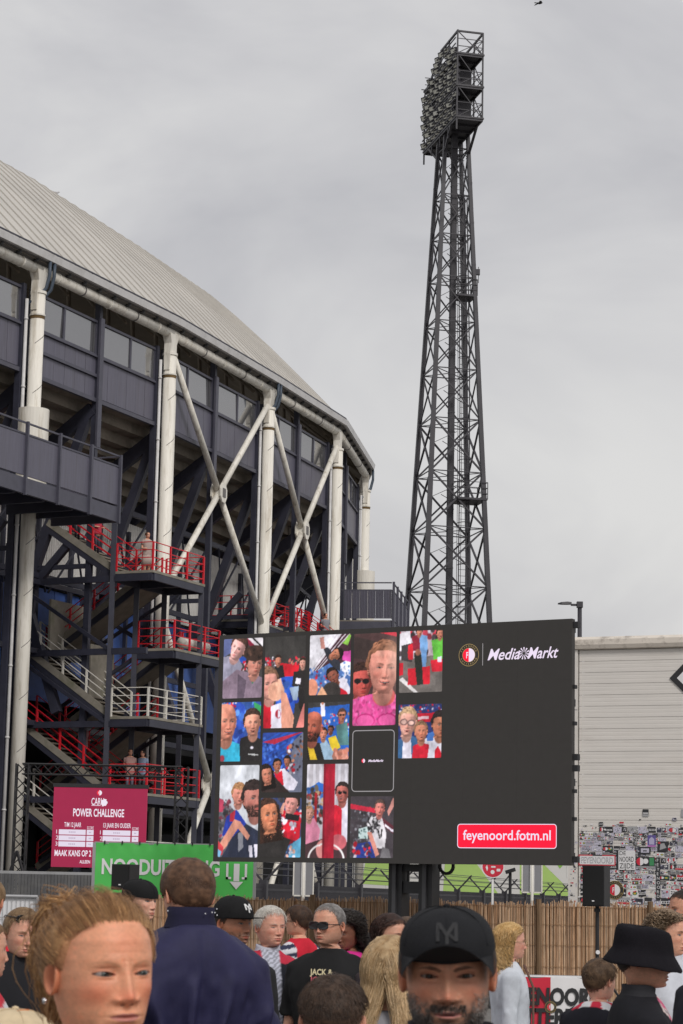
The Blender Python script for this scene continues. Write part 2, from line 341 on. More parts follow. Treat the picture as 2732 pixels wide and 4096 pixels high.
# facade: posts, panes, cladding panels
FD = -0.42
for i in range(0, 7):
    Lb = LEN[i]; u3 = V(UU[i][0], UU[i][1], 0); n3 = V(NN[i][0], NN[i][1], 0); up = V(0, 0, 1)
    for s in (0.30, Lb * .5, Lb - 0.45):
        ps = MB().bar(bp(i, s, FD, 0), bp(i, s, FD, 24.2 if s != Lb * .5 else 24.9), 0.2, 0.24, n3).build('facade_post', M_navy, stad)
        if s == Lb * .5: MB().box(bp(i, s, FD + .16, 21.6), (.14, .05, 2.6), (u3, n3, up)).build('post_cover', M_cladf, ps)
    edges = [0.42, Lb * .25, Lb * .5 - .13, Lb * .5 + .13, Lb * .75, Lb - .56]
    for a, b in ((0, 1), (1, 2), (3, 4), (4, 5)):
        x0, x1 = edges[a] + .03, edges[b] - .03
        ja, jb = random.gauss(0, .012), random.gauss(0, .014); uj = unit(u3 + n3 * ja); nj = unit(n3 - u3 * ja + up * jb); pn = MB().box(bp(i, (x0 + x1) / 2, FD - .03, 23.38), ((x1 - x0) / 2, .012, .62), (uj, nj, np.cross(uj, nj))).build('window_pane', M_glass, stad)
        mb = MB()
        for z in (22.70, 24.05): mb.bar(bp(i, x0 - .03, FD, z), bp(i, x1 + .03, FD, z), .1, .1)
        for x in (x0, x1): mb.bar(bp(i, x, FD, 22.75), bp(i, x, FD, 24.0), .06, .06, n3)
        mb.build('window_frame', M_cladf, pn)
    for a, b in ((0, 2), (3, 5)):
        x0, x1 = edges[a] - .02, edges[b] + .02; xm = (x0 + x1) / 2; hw = (x1 - x0) / 2
        split = (i in (1, 2) and a == 0)
        rows = ((21.95, 22.58), (20.98, 21.78)) if split else ((21.02, 22.58),)
        for z0, z1 in rows:
            nsub = 6
            for k in range(nsub):
                xa = x0 + (x1 - x0) * k / nsub; xb = x0 + (x1 - x0) * (k + 1) / nsub
                MB().box(bp(i, (xa + xb) / 2, FD - .03 + .004 * (k % 2), (z0 + z1) / 2), ((xb - xa) / 2 - .008, .03, (z1 - z0) / 2), (u3, n3, up)).build('cladding_panel', M_clad, stad)
        mb = MB()
        for z, h in [(20.88, .16)] + ([(21.86, .12), (22.64, .08)] if split else [(22.64, .08)]): mb.bar(bp(i, x0, FD + .02, z), bp(i, x1, FD + .02, z), .16, h)
        mb.build('cladding_rail', M_cladf, stad)
    # roof trusses behind the ring pipe
    mb = MB()
    for t in (0.06, 0.28, 0.5, 0.72, 0.94):
        s = t * Lb; mb.tube(bp(i, s, .1, 24.85), bp(i, s, -4.0, 28.0), .11, n=8); mb.tube(bp(i, s, -.5, 24.6), bp(i, min(s + 2, Lb), -3.2, 26.8), .07, n=6); mb.tube(bp(i, s, -3.2, 25.0), bp(i, s, -3.4, 28.0), .09, n=6)
    mb.tube(bp(i, 0.3, -1.6, 24.5), bp(i, Lb - .3, -1.6, 24.5), .16, n=10)
    mb.build('roof_truss', M_roofu, stad, smooth=True)
    # raked stand underside: stepped concrete, raker beams, struts
    mb = MB(); ring = []
    z, d = 20.9, FD - .1
    for k in range(22):
        ring.append([bp(i, 0, d, z), bp(i, Lb, d, z)]); d -= .62; ring.append([bp(i, 0, d, z), bp(i, Lb, d, z)]); z -= .44
    mb.loft(ring, closed=False, caps=False).build('stand_steps', M_conc, stad)
    for s in (0.25, Lb * .5):
        MB().bar(bp(i, s, FD - .1, 20.55), bp(i, s, -13.5, 11.4), .28, .55).build('raker_beam', M_navy, stad)
        MB().bar(bp(i, s, -.75, 20.3), bp(i, s, -3.3, 13.2), .30, .36).build('strut', M_navy, stad)
        MB().bar(bp(i, s, -3.3, 13.2), bp(i, s, -1.6, 8.6), .30, .36).build('strut', M_navy, stad)
        MB().bar(bp(i, s, -3.3, 13.2), bp(i, s, -1.2, 15.4), .22, .3).build('strut', M_navy, stad)
        MB().bar(bp(i, s, FD, 14.3), bp(i, s, -3.6, 14.3), .12, .18).build('tie_beam', M_navy, stad)
        mb = MB().loft([[bp(i, s + o_, -3.3 + a, 13.2 + b) for a, b in ((-.3, -.9), (.45, -.7), (.5, .2), (.15, .9), (-.4, .8), (-.6, .1))] for o_ in (-.09, .09)]); mb.build('gusset', M_navy, stad)
    for k in range(3):
        s0 = Lb * (.08 + .3 * k); mb = MB(); mb.bar(bp(i, s0, -2.6, 17.6), bp(i, s0 + Lb * .28, -3.4, 13.6), .07, .07); mb.bar(bp(i, s0 + Lb * .28, -2.6, 17.6), bp(i, s0, -3.4, 13.6), .07, .07); mb.build('tie_rod', M_navy, stad)
    for z in (17.7, 14.0, 11.0, 8.2, 5.3): MB().bar(bp(i, 0, -2.7, z), bp(i, Lb, -2.7, z), .14, .22).build('edge_beam', M_navy, stad)
    # near-black concourse floors and an added back wall keep the undercroft dark
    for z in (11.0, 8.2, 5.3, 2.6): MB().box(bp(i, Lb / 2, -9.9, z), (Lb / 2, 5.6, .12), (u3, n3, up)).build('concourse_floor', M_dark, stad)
    MB().box(bp(i, Lb / 2, -14.5, 8), (Lb / 2, .1, 8), (u3, n3, up)).build('shade_wall', M_dark, stad)
    if i in (0, 1, 2, 3, 4):                     # corrugated white wall, one sheet per metre
        ns = int(Lb)
        for k in range(ns):
            if i == 4 and k > 7: continue
            rg = []
            for z in (13.9, 17.6):
                row = []
                for q in range(6):
                    for o_, dd in ((0, 0), (.30, 0), (.42, .07), (.88, .07)): row.append(bp(i, (k + (q + o_) / 6) * Lb / ns, -3.75 + dd, z))
                rg.append(row)
            MB().loft(rg, closed=False, caps=False).build('corrugated_sheet', M_corr, stad)
        for k in range(4 if i < 4 else 3): MB().bar(bp(i, Lb * (k + .5) / 4, -3.6, 11.1), bp(i, Lb * (k + .5) / 4, -3.6, 17.2), .16, .16, n3).build('wall_post', M_navy, stad)
        for k in range(5 if i < 4 else 2): MB().box(bp(i, Lb * (k + .5) / 5, -3.9, 11.55), (Lb / 10 - .02, .05, 2.28), (u3, n3, up)).build('blue_panel', M_blue, stad)
MB().box((-22, 152, 9), (21, .2, 9)).build('shade_wall', M_dark, stad)  # unseen black backdrop, added so the gap under the stand stays dark
# ------------------------------------------------------------------ stair tower, walkways
def railing(pts, m, parent, h=1.1, bars=(1.1, .80, .50, .20), post=1.4, bw=.032, pw=.068):
    mb = MB(); up = V(0, 0, 1); pts = [V(p) for p in pts]
    for a, b in zip(pts, pts[1:]):
        for z in bars: mb.bar(a + up * z, b + up * z, bw, bw)
    r = mb.build('railing', m, parent)
    for k, (a, b) in enumerate(zip(pts, pts[1:])):
        n = max(1, round(np.linalg.norm(b - a) / post))
        for j in range(0 if k == 0 else 1, n + 1):
            p = a + (b - a) * j / n; MB().bar(p, p + up * h, pw, pw, unit(np.cross(b - a, up)) if np.linalg.norm(np.cross(b - a, up)) > 0 else (1, 0, 0)).build('railing_post', m, r)
    return r
_treads = {}
def flight(i, s0, s1, dA, zA, dB, zB, m, parent, rails=True):
    """straight flight in bay i between outward offsets dA (height zA) and dB (height zB), width s0..s1"""
    u3 = V(UU[i][0], UU[i][1], 0); n3 = V(NN[i][0], NN[i][1], 0); up = V(0, 0, 1); nst = max(4, round(abs(zB - zA) / .19))
    for s in (s0, s1):
        MB().bar(bp(i, s, dA, zA - .12), bp(i, s, dB, zB - .12), .08, .34).build('stringer', M_navy, parent)
    MB().bar(bp(i, (s0 + s1) / 2, dA, zA - .30), bp(i, (s0 + s1) / 2, dB, zB - .30), s1 - s0 - .1, .05).build('flight_soffit', M_conc, parent)
    MB().bar(bp(i, s0 - .045, dA, zA + .10), bp(i, s0 - .045, dB, zB + .10), .03, .26).build('kick_plate', M_concl, parent)
    run = (dB - dA) / nst; key = (round(s1 - s0, 2), round(abs(run), 3))
    if key not in _treads:
        mb = MB(); mb.box((0, 0, -.03), ((s1 - s0) / 2 - .05, abs(run) / 2 + .02, .03)); mb.box((0, abs(run) / 2, -.11), ((s1 - s0) / 2 - .05, .015, .09)); _treads[key] = mb.mesh('tread', M_conc)
    for k in range(nst):
        f = (k + .5) / nst; p = bp(i, (s0 + s1) / 2, dA + (dB - dA) * f, zA + (zB - zA) * f)
        dn = n3 if (zB > zA) == (dB > dA) else -n3
        inst('tread', _treads[key], frame_from(u3, dn, up, p), parent)
    if rails:
        for s in (s0, s1): railing([bp(i, s, dA, zA), bp(i, s, dB, zB)], m, parent)
def landing(i, s0, s1, d0, d1, z, m, parent, open_in=True):
    u3 = V(UU[i][0], UU[i][1], 0); n3 = V(NN[i][0], NN[i][1], 0); up = V(0, 0, 1)
    MB().box(bp(i, (s0 + s1) / 2, (d0 + d1) / 2, z - .05), ((s1 - s0) / 2 + .06, (d1 - d0) / 2 + .06, .05), (u3, n3, up)).build('landing_slab', M_concl, parent)
    mb = MB()
    for s in (s0, s1, (s0 + s1) / 2): mb.bar(bp(i, s, d0, z - .25), bp(i, s, d1, z - .25), .12, .28)
    for d in (d0, d1): mb.bar(bp(i, s0 + .06, d, z - .252), bp(i, s1 - .06, d, z - .252), .12, .27)
    mb.build('landing_beam', M_navy, parent)
    if m: railing([bp(i, s0, d0 + .1, z), bp(i, s0, d1, z), bp(i, s1, d1, z), bp(i, s1, d0, z)], m, parent)

st = thing('stair_tower', bp(2, 6, 0, 0), 'steel stair tower with red and white railings on stacked landings beside the stadium', 'stairs')
I = 2
landing(I, 5.0, 9.15, .8, 2.5, 14.0, M_red, st)
landing(I, 6.9, 10.7, .8, 2.5, 11.2, M_red, st)
landing(I, 5.0, 9.3, .8, 2.5, 8.4, M_rail, st)
landing(I, 5.1, 9.3, .8, 2.5, 5.5, M_red, st)
flight(I, 5.05, 6.7, -2.3, 16.0, .8, 14.0, M_red, st)
flight(I, 7.2, 8.8, .8, 14.0, -3.5, 11.15, M_red, st)
flight(I, 5.05, 6.7, -3.5, 11.3, .8, 8.4, M_rail, st)
flight(I, 8.9, 10.5, .8, 11.2, -3.5, 8.3, M_red, st)
flight(I, 5.05, 6.7, -3.5, 8.35, .8, 5.5, M_red, st)
flight(I, 7.2, 8.8, .8, 8.4, -3.5, 5.45, M_red, st)
flight(I, 5.05, 6.7, -3.5, 5.45, .8, 2.6, M_rail, st)
flight(I, 7.2, 8.8, .8, 5.5, -3.5, 2.6, M_red, st)
landing(I, 5.1, 9.3, .8, 2.5, 2.6, M_rail, st)
for s, d, z in ((4.95, .78, 15.9), (6.85, .78, 13.7), (9.1, 2.45, 13.7), (10.7, 2.45, 11.0), (9.1, .78, 13.7), (4.95, -3.4, 15.7), (10.7, .78, 11.0)):
    MB().bar(bp(I, s, d, 0), bp(I, s, d, z), .2, .2, (1, 0, 0)).build('tower_post', M_navy, st)
for z in (13.72, 10.9, 8.12, 5.25): MB().bar(bp(I, 4.95, -3.4, z), bp(I, 4.95, 2.4, z), .14, .24).build('tower_beam', M_navy, st)
for z0, z1 in ((13.5, 11.1), (10.7, 8.3)): MB().bar(bp(I, 4.9, -3.3, z0), bp(I, 4.9, .7, z1 - .1), .1, .14).build('tower_brace', M_navy, st)
for sA, zA, zB in ((9.4, 13.4, 11.2), (6.9, 10.8, 8.6), (9.4, 8.0, 5.8), (6.9, 5.2, 2.9)):
    MB().bar(bp(I, sA, -3.2, zA), bp(I, sA, .7, zB), .12, .16).build('tower_brace', M_navy, st); MB().bar(bp(I, sA, -3.2, zB), bp(I, sA, .7, zA), .10, .14).build('tower_brace', M_navy, st)
for s_ in (1.2, 3.2, 4.4): MB().bar(bp(I, s_, -2.9, 0), bp(I, s_, -2.9, 15.0), .18, .18, (1, 0, 0)).build('tower_post', M_navy, st)
for z in (5.3, 8.2, 11.0, 13.7): MB().bar(bp(I, -1.5, -2.5, z), bp(I, 9.4, -2.5, z), .12, .2).build('tower_beam', M_navy, st)
MB().box(bp(I, 7.6, -2.7, 12.2), (1.5, .05, 1.0), (V(UU[2][0], UU[2][1], 0), V(NN[2][0], NN[2][1], 0), V(0, 0, 1))).build('stair_panel', M_concl, st)
MB().box(bp(I, 6.5, -.5, 10.2), (.9, .05, 1.1), (V(UU[2][0], UU[2][1], 0), V(NN[2][0], NN[2][1], 0), V(0, 0, 1))).build('stair_panel', M_concl, st)
# bench-like white duct lying on the second landing
MB().tube(bp(I, 8.6, 1.9, 11.62), bp(I, 10.5, 2.0, 11.62), .22, n=16).build('duct', M_rail, st, smooth=True)

def walkway(name, i0, s0, i1, s1, d1, zf, label, near_end):
    """clad elevated walkway along the facade from bay i0/s0 to bay i1/s1"""
    w = thing(name, bp(i0, s0, 1, 0), label, 'walkway'); up = V(0, 0, 1)
    segs = [(i0, s0, LEN[i0])] + [(k, 0, LEN[k]) for k in range(i0 + 1, i1)] + [(i1, 0, s1)] if i1 > i0 else [(i0, s0, s1)]
    for i, a, b in segs:
        u3 = V(UU[i][0], UU[i][1], 0); n3 = V(NN[i][0], NN[i][1], 0)
        MB().box(bp(i, (a + b) / 2, d1 / 2 - .2, zf - .1), ((b - a) / 2, d1 / 2 + .15, .1), (u3, n3, up)).build('walkway_floor', M_conc, w)
        MB().bar(bp(i, a, d1, zf - .28), bp(i, b, d1, zf - .28), .14, .56).build('fascia_beam', M_cladf, w)
        mb = MB()
        for s in np.arange(a + .3, b, 1.9): mb.bar(bp(i, s, -.4, zf - .4), bp(i, s, d1 - .1, zf - .4), .14, .4)
        mb.build('floor_joist', M_navy, w)
        n = max(1, round((b - a) / 1.95))
        for k in range(n):
            x0, x1 = a + (b - a) * k / n, a + (b - a) * (k + 1) / n
            MB().box(bp(i, (x0 + x1) / 2, d1 + .02, zf + .80), ((x1 - x0) / 2 - .03, .03, .72), (u3, n3, up)).build('parapet_panel', M_clad, w)
            for x in ([x0, x1] if k == n - 1 else [x0]):
                MB().bar(bp(i, x, d1 + .10, zf - .62), bp(i, x, d1 + .10, zf + 1.98), .09, .12, n3).build('parapet_post', M_cladf, w)
        mb = MB(); mb.bar(bp(i, a, d1 + .06, zf + 1.93), bp(i, b, d1 + .06, zf + 1.93), .06, .06); mb.bar(bp(i, a, d1 + .03, zf + 1.54), bp(i, b, d1 + .03, zf + 1.54), .09, .06); mb.build('hand_rail', M_cladf, w)
    # end wall
    i, s = (i0, s0) if near_end else (i1, s1)
    u3 = V(UU[i][0], UU[i][1], 0); n3 = V(NN[i][0], NN[i][1], 0); sg = -1 if near_end else 1
    nsh = 6
    for k in range(nsh):
        rg = []
        for z in (zf + .08, zf + 1.52):
            row = []
            for q in range(5):
                for o_, dd in ((0, 0), (.4, 0), (.55, .03), (.95, .03)): row.append(bp(i, s + sg * (.03 + dd), (k + (q + o_) / 5) * d1 / nsh, z))
            rg.append(row)
        MB().loft(rg, closed=False, caps=False).build('end_sheet', M_clad, w)
    mb = MB(); mb.bar(bp(i, s, -.3, zf + 1.93), bp(i, s, d1, zf + 1.93), .06, .06); mb.bar(bp(i, s, -.3, zf + 1.55), bp(i, s, d1, zf + 1.55), .08, .06)
    mb.bar(bp(i, s, -.3, zf - .32), bp(i, s, d1, zf - .32), .14, .5); mb.build('end_beam', M_cladf, w)
    return w
walkway('walkway', 0, 2.0, 2, 2.1, 2.5, 15.95, 'dark grey clad elevated walkway wrapped round the leftmost white column', False)
walkway('walkway', 5, 3.6, 5, 11.0, 2.45, 15.75, 'dark ribbed elevated walkway jutting out above the right part of the big screen', True)
wk = thing('stair_flight', bp(4, 8, 0, 0), 'red railed stair descending from the stadium just above the top edge of the screen', 'stairs')
landing(4, 1.0, 6.6, -3.2, -.9, 14.3, M_red, wk); flight(4, 7.2, 8.8, -1.0, 14.5, 2.2, 12.3, M_red, wk)
landing(4, 6.6, 9.0, -3.2, -1.0, 14.5, M_red, wk)
MB().box(bp(4, 3.0, -5.2, 16.4), (1.1, .06, 1.6), (V(UU[4][0], UU[4][1], 0), V(NN[4][0], NN[4][1], 0), V(0, 0, 1))).build('red_panel', M_red, wk)
for s in (1.0, 6.6, 9.0): MB().bar(bp(4, s, -1.0, 0), bp(4, s, -1.0, 14.0), .18, .18, (1, 0, 0)).build('tower_post', M_navy, wk)

# ------------------------------------------------------------------ floodlight tower
M_mast = mat('mast_steel', (0.042, 0.040, 0.048), 0.5, var=0.25, scale=1.0)
TC = V(at(1789, 2500, 158.0)); TX, TY = TC[0], TC[1]
tw = V(.97, .243, 0); tv_ = V(-.243, .97, 0); UP = V(0, 0, 1)
mast = thing('floodlight_tower', (TX, TY, 0), 'tall dark steel lattice floodlight tower with a lamp bank on top', 'floodlight')
def th(z): return 2.37 - (z - 20.6) * 0.0423
def tp(a, b, z): h = th(z); return V(TX, TY, 0) + tw * a * h + tv_ * b * h + UP * z
CR = [(-1, -1), (1, -1), (1, 1), (-1, 1)]
for a, b in CR:
    lg = MB().path([tp(a, b, 0), tp(a, b, 56.8)], [.25, .18], 4).build('tower_leg', M_mast, mast)
zs = [0.0]
while zs[-1] < 54: zs.append(zs[-1] + 5.0 * math.sqrt(th(zs[-1]) / 3.24))
zs[-1] = 55.6
for k, (z0, z1) in enumerate(zip(zs, zs[1:])):
    zm = (z0 + z1) / 2
    for f in range(4):
        (a, b), (c, d) = CR[f], CR[(f + 1) % 4]
        mid = lambda z: (tp(a, b, z) + tp(c, d, z)) / 2
        w = .12 if k < 8 else .09
        mb = MB(); mb.bar(tp(a, b, z0), tp(c, d, z1), w, w); mb.bar(tp(c, d, z0), tp(a, b, z1), w, w); mb.build('cross_brace', M_mast, mast)
        mb = MB(); mb.bar(tp(a, b, z1), tp(c, d, z1), .06, .07)
        if f % 2 == 0: mb.bar(tp(a, b, zm), mid(zm + (z1 - zm) * .5), .04, .04)
        mb.build('sub_brace', M_mast, mast)
    for a, b in CR:
        p = tp(a, b, z0 + .01); MB().box(p + UP * .35, (.10, .10, .65), (tw, tv_, UP)).build('joint_plate', M_mast, mast)
    mb = MB(); mb.bar(tp(-1, -1, z1), tp(1, 1, z1), .05, .05); mb.bar(tp(1, -1, z1), tp(-1, 1, z1), .05, .05); mb.build('plan_brace', M_mast, mast)
# cable duct and caged ladder inside
dc = lambda z: V(TX, TY, 0) + tw * (-.08) + tv_ * (-.6) + UP * z
mb = MB().box(dc(28.5), (.20, .2, 28.3), (tw, tv_, UP)); cd = mb.build('cable_duct', mat('duct_grey', (0.05, 0.048, 0.055), 0.7, var=0.35, scale=4, stretch=(1, 1, .25)), mast)
mb = MB()
for z in np.arange(1, 56, 1.4): mb.box(dc(z), (.22, .22, .03), (tw, tv_, UP))
mb.build('duct_band', M_mast, cd)
lc = lambda z: V(TX, TY, 0) + tw * .78 * min(1, th(z) / 1.6) + tv_ * (-.9) * min(1, th(z) / 1.9) + UP * z
for sgn in (-1, 1): MB().path([lc(z) + tw * .28 * sgn for z in np.arange(2, 57, 5)], .04, 5).build('ladder_rail', M_mast, mast)
me_r = MB().box((0, 0, 0), (.28, .015, .015)).mesh('ladder_rung', M_mast)
for z in np.arange(2.2, 56, .45): inst('ladder_rung', me_r, frame_from(tw, tv_, UP, lc(z)), mast)
mb = MB()
for z in np.arange(4, 56, 1.5):
    q = [lc(z) + tw * .42 * math.cos(R_(a)) - tv_ * .75 * math.sin(R_(a)) for a in range(0, 181, 30)]; mb.path(q, .028, 4)
for a in (0, 45, 90, 135, 180): mb.path([lc(z) + tw * .42 * math.cos(R_(a)) - tv_ * .75 * math.sin(R_(a)) for z in np.arange(4, 56, 6)], .02, 4)
mb.build('ladder_cage', M_mast, mast)
for z in (29.6, 44.5):                    # rest platforms on the right side
    h = th(z); p = V(TX, TY, 0) + tw * h * .55 - tv_ * h * .5 + UP * z
    pl = MB().box(p, (h * .55, h * .6, .07), (tw, tv_, UP)).build('rest_platform', M_mast, mast)
    mb = MB()
    c4 = [p + tw * h * .55 * a + tv_ * h * .6 * b for a, b in CR]
    for q0, q1 in zip(c4, c4[1:] + c4[:1]):
        for zz in (.4, .8, 1.2): mb.bar(q0 + UP * zz, q1 + UP * zz, .04, .04)
        mb.bar(q0, q0 + UP * 1.2, .05, .05, tw)
    mb.build('platform_rail', M_mast, pl)
mb = MB(); a0 = tp(1, -1, 45.5); mb.bar(a0, a0 + UP * 1.9, .05, .05, tw); mb.bar(a0 + tw * .3, a0 + tw * .3 + UP * 1.2, .04, .04, tw); mb.box(a0 + UP * .8 + tw * .25, (.15, .15, .2)); mb.build('aerial', M_mast, mast)
# head frame: three decks, back frame, lamp bank on the left face
HN = V(at(1827, 480, 153.6)); HN[2] = 0     # near left corner of the head in plan
LH, WH = 8.3, 1.9
def hp(a, b, z): return V(HN[0], HN[1], 0) + tv_ * a + tw * b + UP * z       # a along the head, b across (0 = lamp side)
ZD = (56.75, 59.1, 61.5)
for z in ZD:
    dk = MB().box(hp(LH / 2, WH / 2, z), (WH / 2 + .1, LH / 2 + .1, .06), (tw, tv_, UP)).build('head_deck', M_mast, mast)
    mb = MB()
    for b in (0, WH): mb.bar(hp(0, b, z - .1), hp(LH, b, z - .1), .10, .22)
    for a in np.linspace(0, LH, 7): mb.bar(hp(a, 0, z - .1), hp(a, WH, z - .1), .10, .2)
    mb.build('deck_beam', M_mast, dk)
    mb = MB()
    for zz in (.55, 1.1):
        mb.bar(hp(0, 0, z + zz), hp(0, WH, z + zz), .04, .05); mb.bar(hp(0, WH, z + zz), hp(LH, WH, z + zz), .04, .05); mb.bar(hp(LH, 0, z + zz), hp(LH, WH, z + zz), .04, .05)
    mb.bar(hp(0, 0, z), hp(0, WH, z + 1.1), .04, .05); mb.build('deck_rail', M_mast, dk)
    if z < 60:
        MB().bar(hp(.7, WH * .3, z + .1), hp(2.6, WH * .3, z + 2.2), .6, .06).build('deck_ladder', M_mast, dk)
        MB().box(hp(LH * .55, WH * .5, z + 1.1), (WH * .32, LH * .36, .75), (tw, tv_, UP)).build('ballast_cabinet', M_mast, dk)
for a in np.linspace(0, LH, 5):
    for b in (0, WH): MB().bar(hp(a, b, 55.8 if b == 0 else 56.7), hp(a, b, (63.25 if a < 5 else 61.2) if b == 0 else 63.15), .10, .10, tw).build('head_post', M_mast, mast)
mb = MB()
for b, e_ in ((0, LH * .5), (WH, LH)): mb.bar(hp(0, b, 63.15), hp(e_, b, 63.15), .12, .14)
mb.bar(hp(LH * .5, 0, 63.15), hp(LH, 0, 61.2), .08, .10)
for a in (0,): mb.bar(hp(a, 0, 63.15), hp(a, WH, 63.15), .12, .12)
for z0, z1 in zip(ZD + (63.15,), (ZD + (63.15,))[1:]):
    mb.bar(hp(0, 0, z1), hp(0, WH, z0), .05, .06); aa = np.linspace(0, LH, 5)
    for a, b in zip(aa, aa[1:]): mb.bar(hp(a, WH, z0), hp(b, WH, z1), .05, .06)
mb.build('head_frame', M_mast, mast)
for zz, (a0, a1, b) in ((55.5, (1, LH - 1, WH * .5)),): # cradle between tower top and head
    mb = MB()
    for a, b_ in CR: mb.bar(tp(a, b_, 55.2), hp(LH / 2 + b_ * LH * .35, WH / 2 + a * WH * .5, 56.65), .16, .16)
    mb.build('head_cradle', M_mast, mast)
M_lamp = mat('lamp_glass', (0.62, 0.62, 0.55), 0.25, var=0.12, scale=2, spec=0.8)
hb = MB(); hb.loft([[(x, y, z) for x, z in ((-w_, -h_), (w_, -h_), (w_, h_), (-w_, h_))] for y, w_, h_ in ((0.0, .33, .20), (.16, .31, .19), (.36, .14, .11))]); hb.box((0, .06, .215), (.30, .06, .012)); me_h = hb.mesh('lamp_housing', M_mast)
me_g = MB().box((0, -.012, 0), (.235, .012, .135)).mesh('lamp_glass', M_lamp)
rows = list(np.linspace(57.1, 58.55, 4)) + list(np.linspace(59.25, 60.7, 4)) + list(np.linspace(61.3, 62.65, 4))
for r_i, z in enumerate(rows):
    for c_i in range(8):
        if (r_i >= 10 and c_i in (0, 1)) or (r_i >= 7 and c_i > 7.6 - (r_i - 7) * .8) or RNG.random() < .10: continue
        a = .4 + c_i * (LH - .8) / 7; p = hp(a, -.04 - .20 * RNG.random() ** 2, z)
        fd = unit(V(-.80, -.60, 0) + V(0, 0, -.42) + RNG.normal(0, .09, 3))      # aim
        x = unit(np.cross(fd, UP)); zz = np.cross(x, fd)
        hs = inst('lamp', me_h, frame_from(-x, -fd, zz, p), mast)
        gl = bpy.data.objects.new('lamp_glass', me_g); COL.objects.link(gl); gl.parent = hs
for r_i, z in enumerate(rows):
    MB().bar(hp(0, -.15, z), hp(min(LH, .9 + (7.6 - max(0, r_i - 6) * .8) * (LH - .8) / 7), -.15, z), .06, .08).build('lamp_rail', M_mast, mast)
mb = MB()
for a in np.linspace(0.1, LH - .1, 5):
    for z in (56.9, 59.2, 61.6): mb.bar(hp(a, 0, z), hp(a, -.3, z), .06, .06)
mb.build('lamp_bracket', M_mast, mast)
# ------------------------------------------------------------------ LED screen on its trailer mast
SBG = (62, 59, 57)
SP0 = V(-2.147, 40.4, 2.34); SEX = unit(V(5.977, -3.5, 0)); SW, SH = 6.926, 4.02; SEN = V(-SEX[1] * -1, 0, 0) * 0 + np.cross(SEX, (0, 0, 1))
SCR = Plane2(SP0, SEX, (0, 0, 1), SEN)
scr = thing('video_screen', SP0 + SEX * SW * .62 - SEN * .3 - V(0, 0, SP0[2]), 'large video screen on black mast showing a grid of fan photos', 'screen')
def emis(name, c, k=1.0): return mat('led_' + name, lin(*c), 0.5, var=0, emit=k, spec=.25)
M_led = mat('led_pixels', (0, 0, 0), 0.5, var=0, attr='Col', emit=1.0, spec=.25)
# cabinet grid: the wall is built of 1 m LED cabinets with hairline joints
nx, ny = 7, 4
for i in range(nx):
    for j in range(ny):
        x0, x1 = SW * i / nx, SW * (i + 1) / nx; y0, y1 = SH * j / ny, SH * (j + 1) / ny
        MB().box(SCR.at((x0 + x1) / 2, (y0 + y1) / 2, -.06), ((x1 - x0) / 2 - .0015, .06, (y1 - y0) / 2 - .0015), (SEX, SEN, (0, 0, 1))).build('led_cabinet', mat('led_black', lin(60, 57, 55), 0.55, var=.05, scale=9, emit=.62, spec=.15), scr)
mb = MB()
for y in (.15, 1.35, 2.65, SH - .15): mb.bar(SCR.at(.05, y, -.2), SCR.at(SW - .05, y, -.2), .12, .12)
for x in (.4, 2.4, 4.5, 6.5): mb.bar(SCR.at(x, .05, -.3), SCR.at(x, SH - .05, -.3), .10, .10, SEX)
mb.build('back_frame', M_black, scr)
for y, r in ((3.92, .045), (2.9, .02), (2.3, .02), (1.75, .045), (1.57, .045), (1.2, .02), (.75, .02), (.1, .045)):
    MB().box(SCR.at(SW + r, y, -.08), (r, .05, .05 if r > .03 else .03), (SEX, SEN, (0, 0, 1))).build('edge_clamp', M_black, scr)
M_lt = emis('lavender', (226, 212, 232)); M_lr = emis('red', (238, 14, 54)); M_lg = emis('gold', (150, 128, 84)); M_ld = emis('dark', (40, 36, 34)); M_lgr = emis('grey', (150, 146, 148))
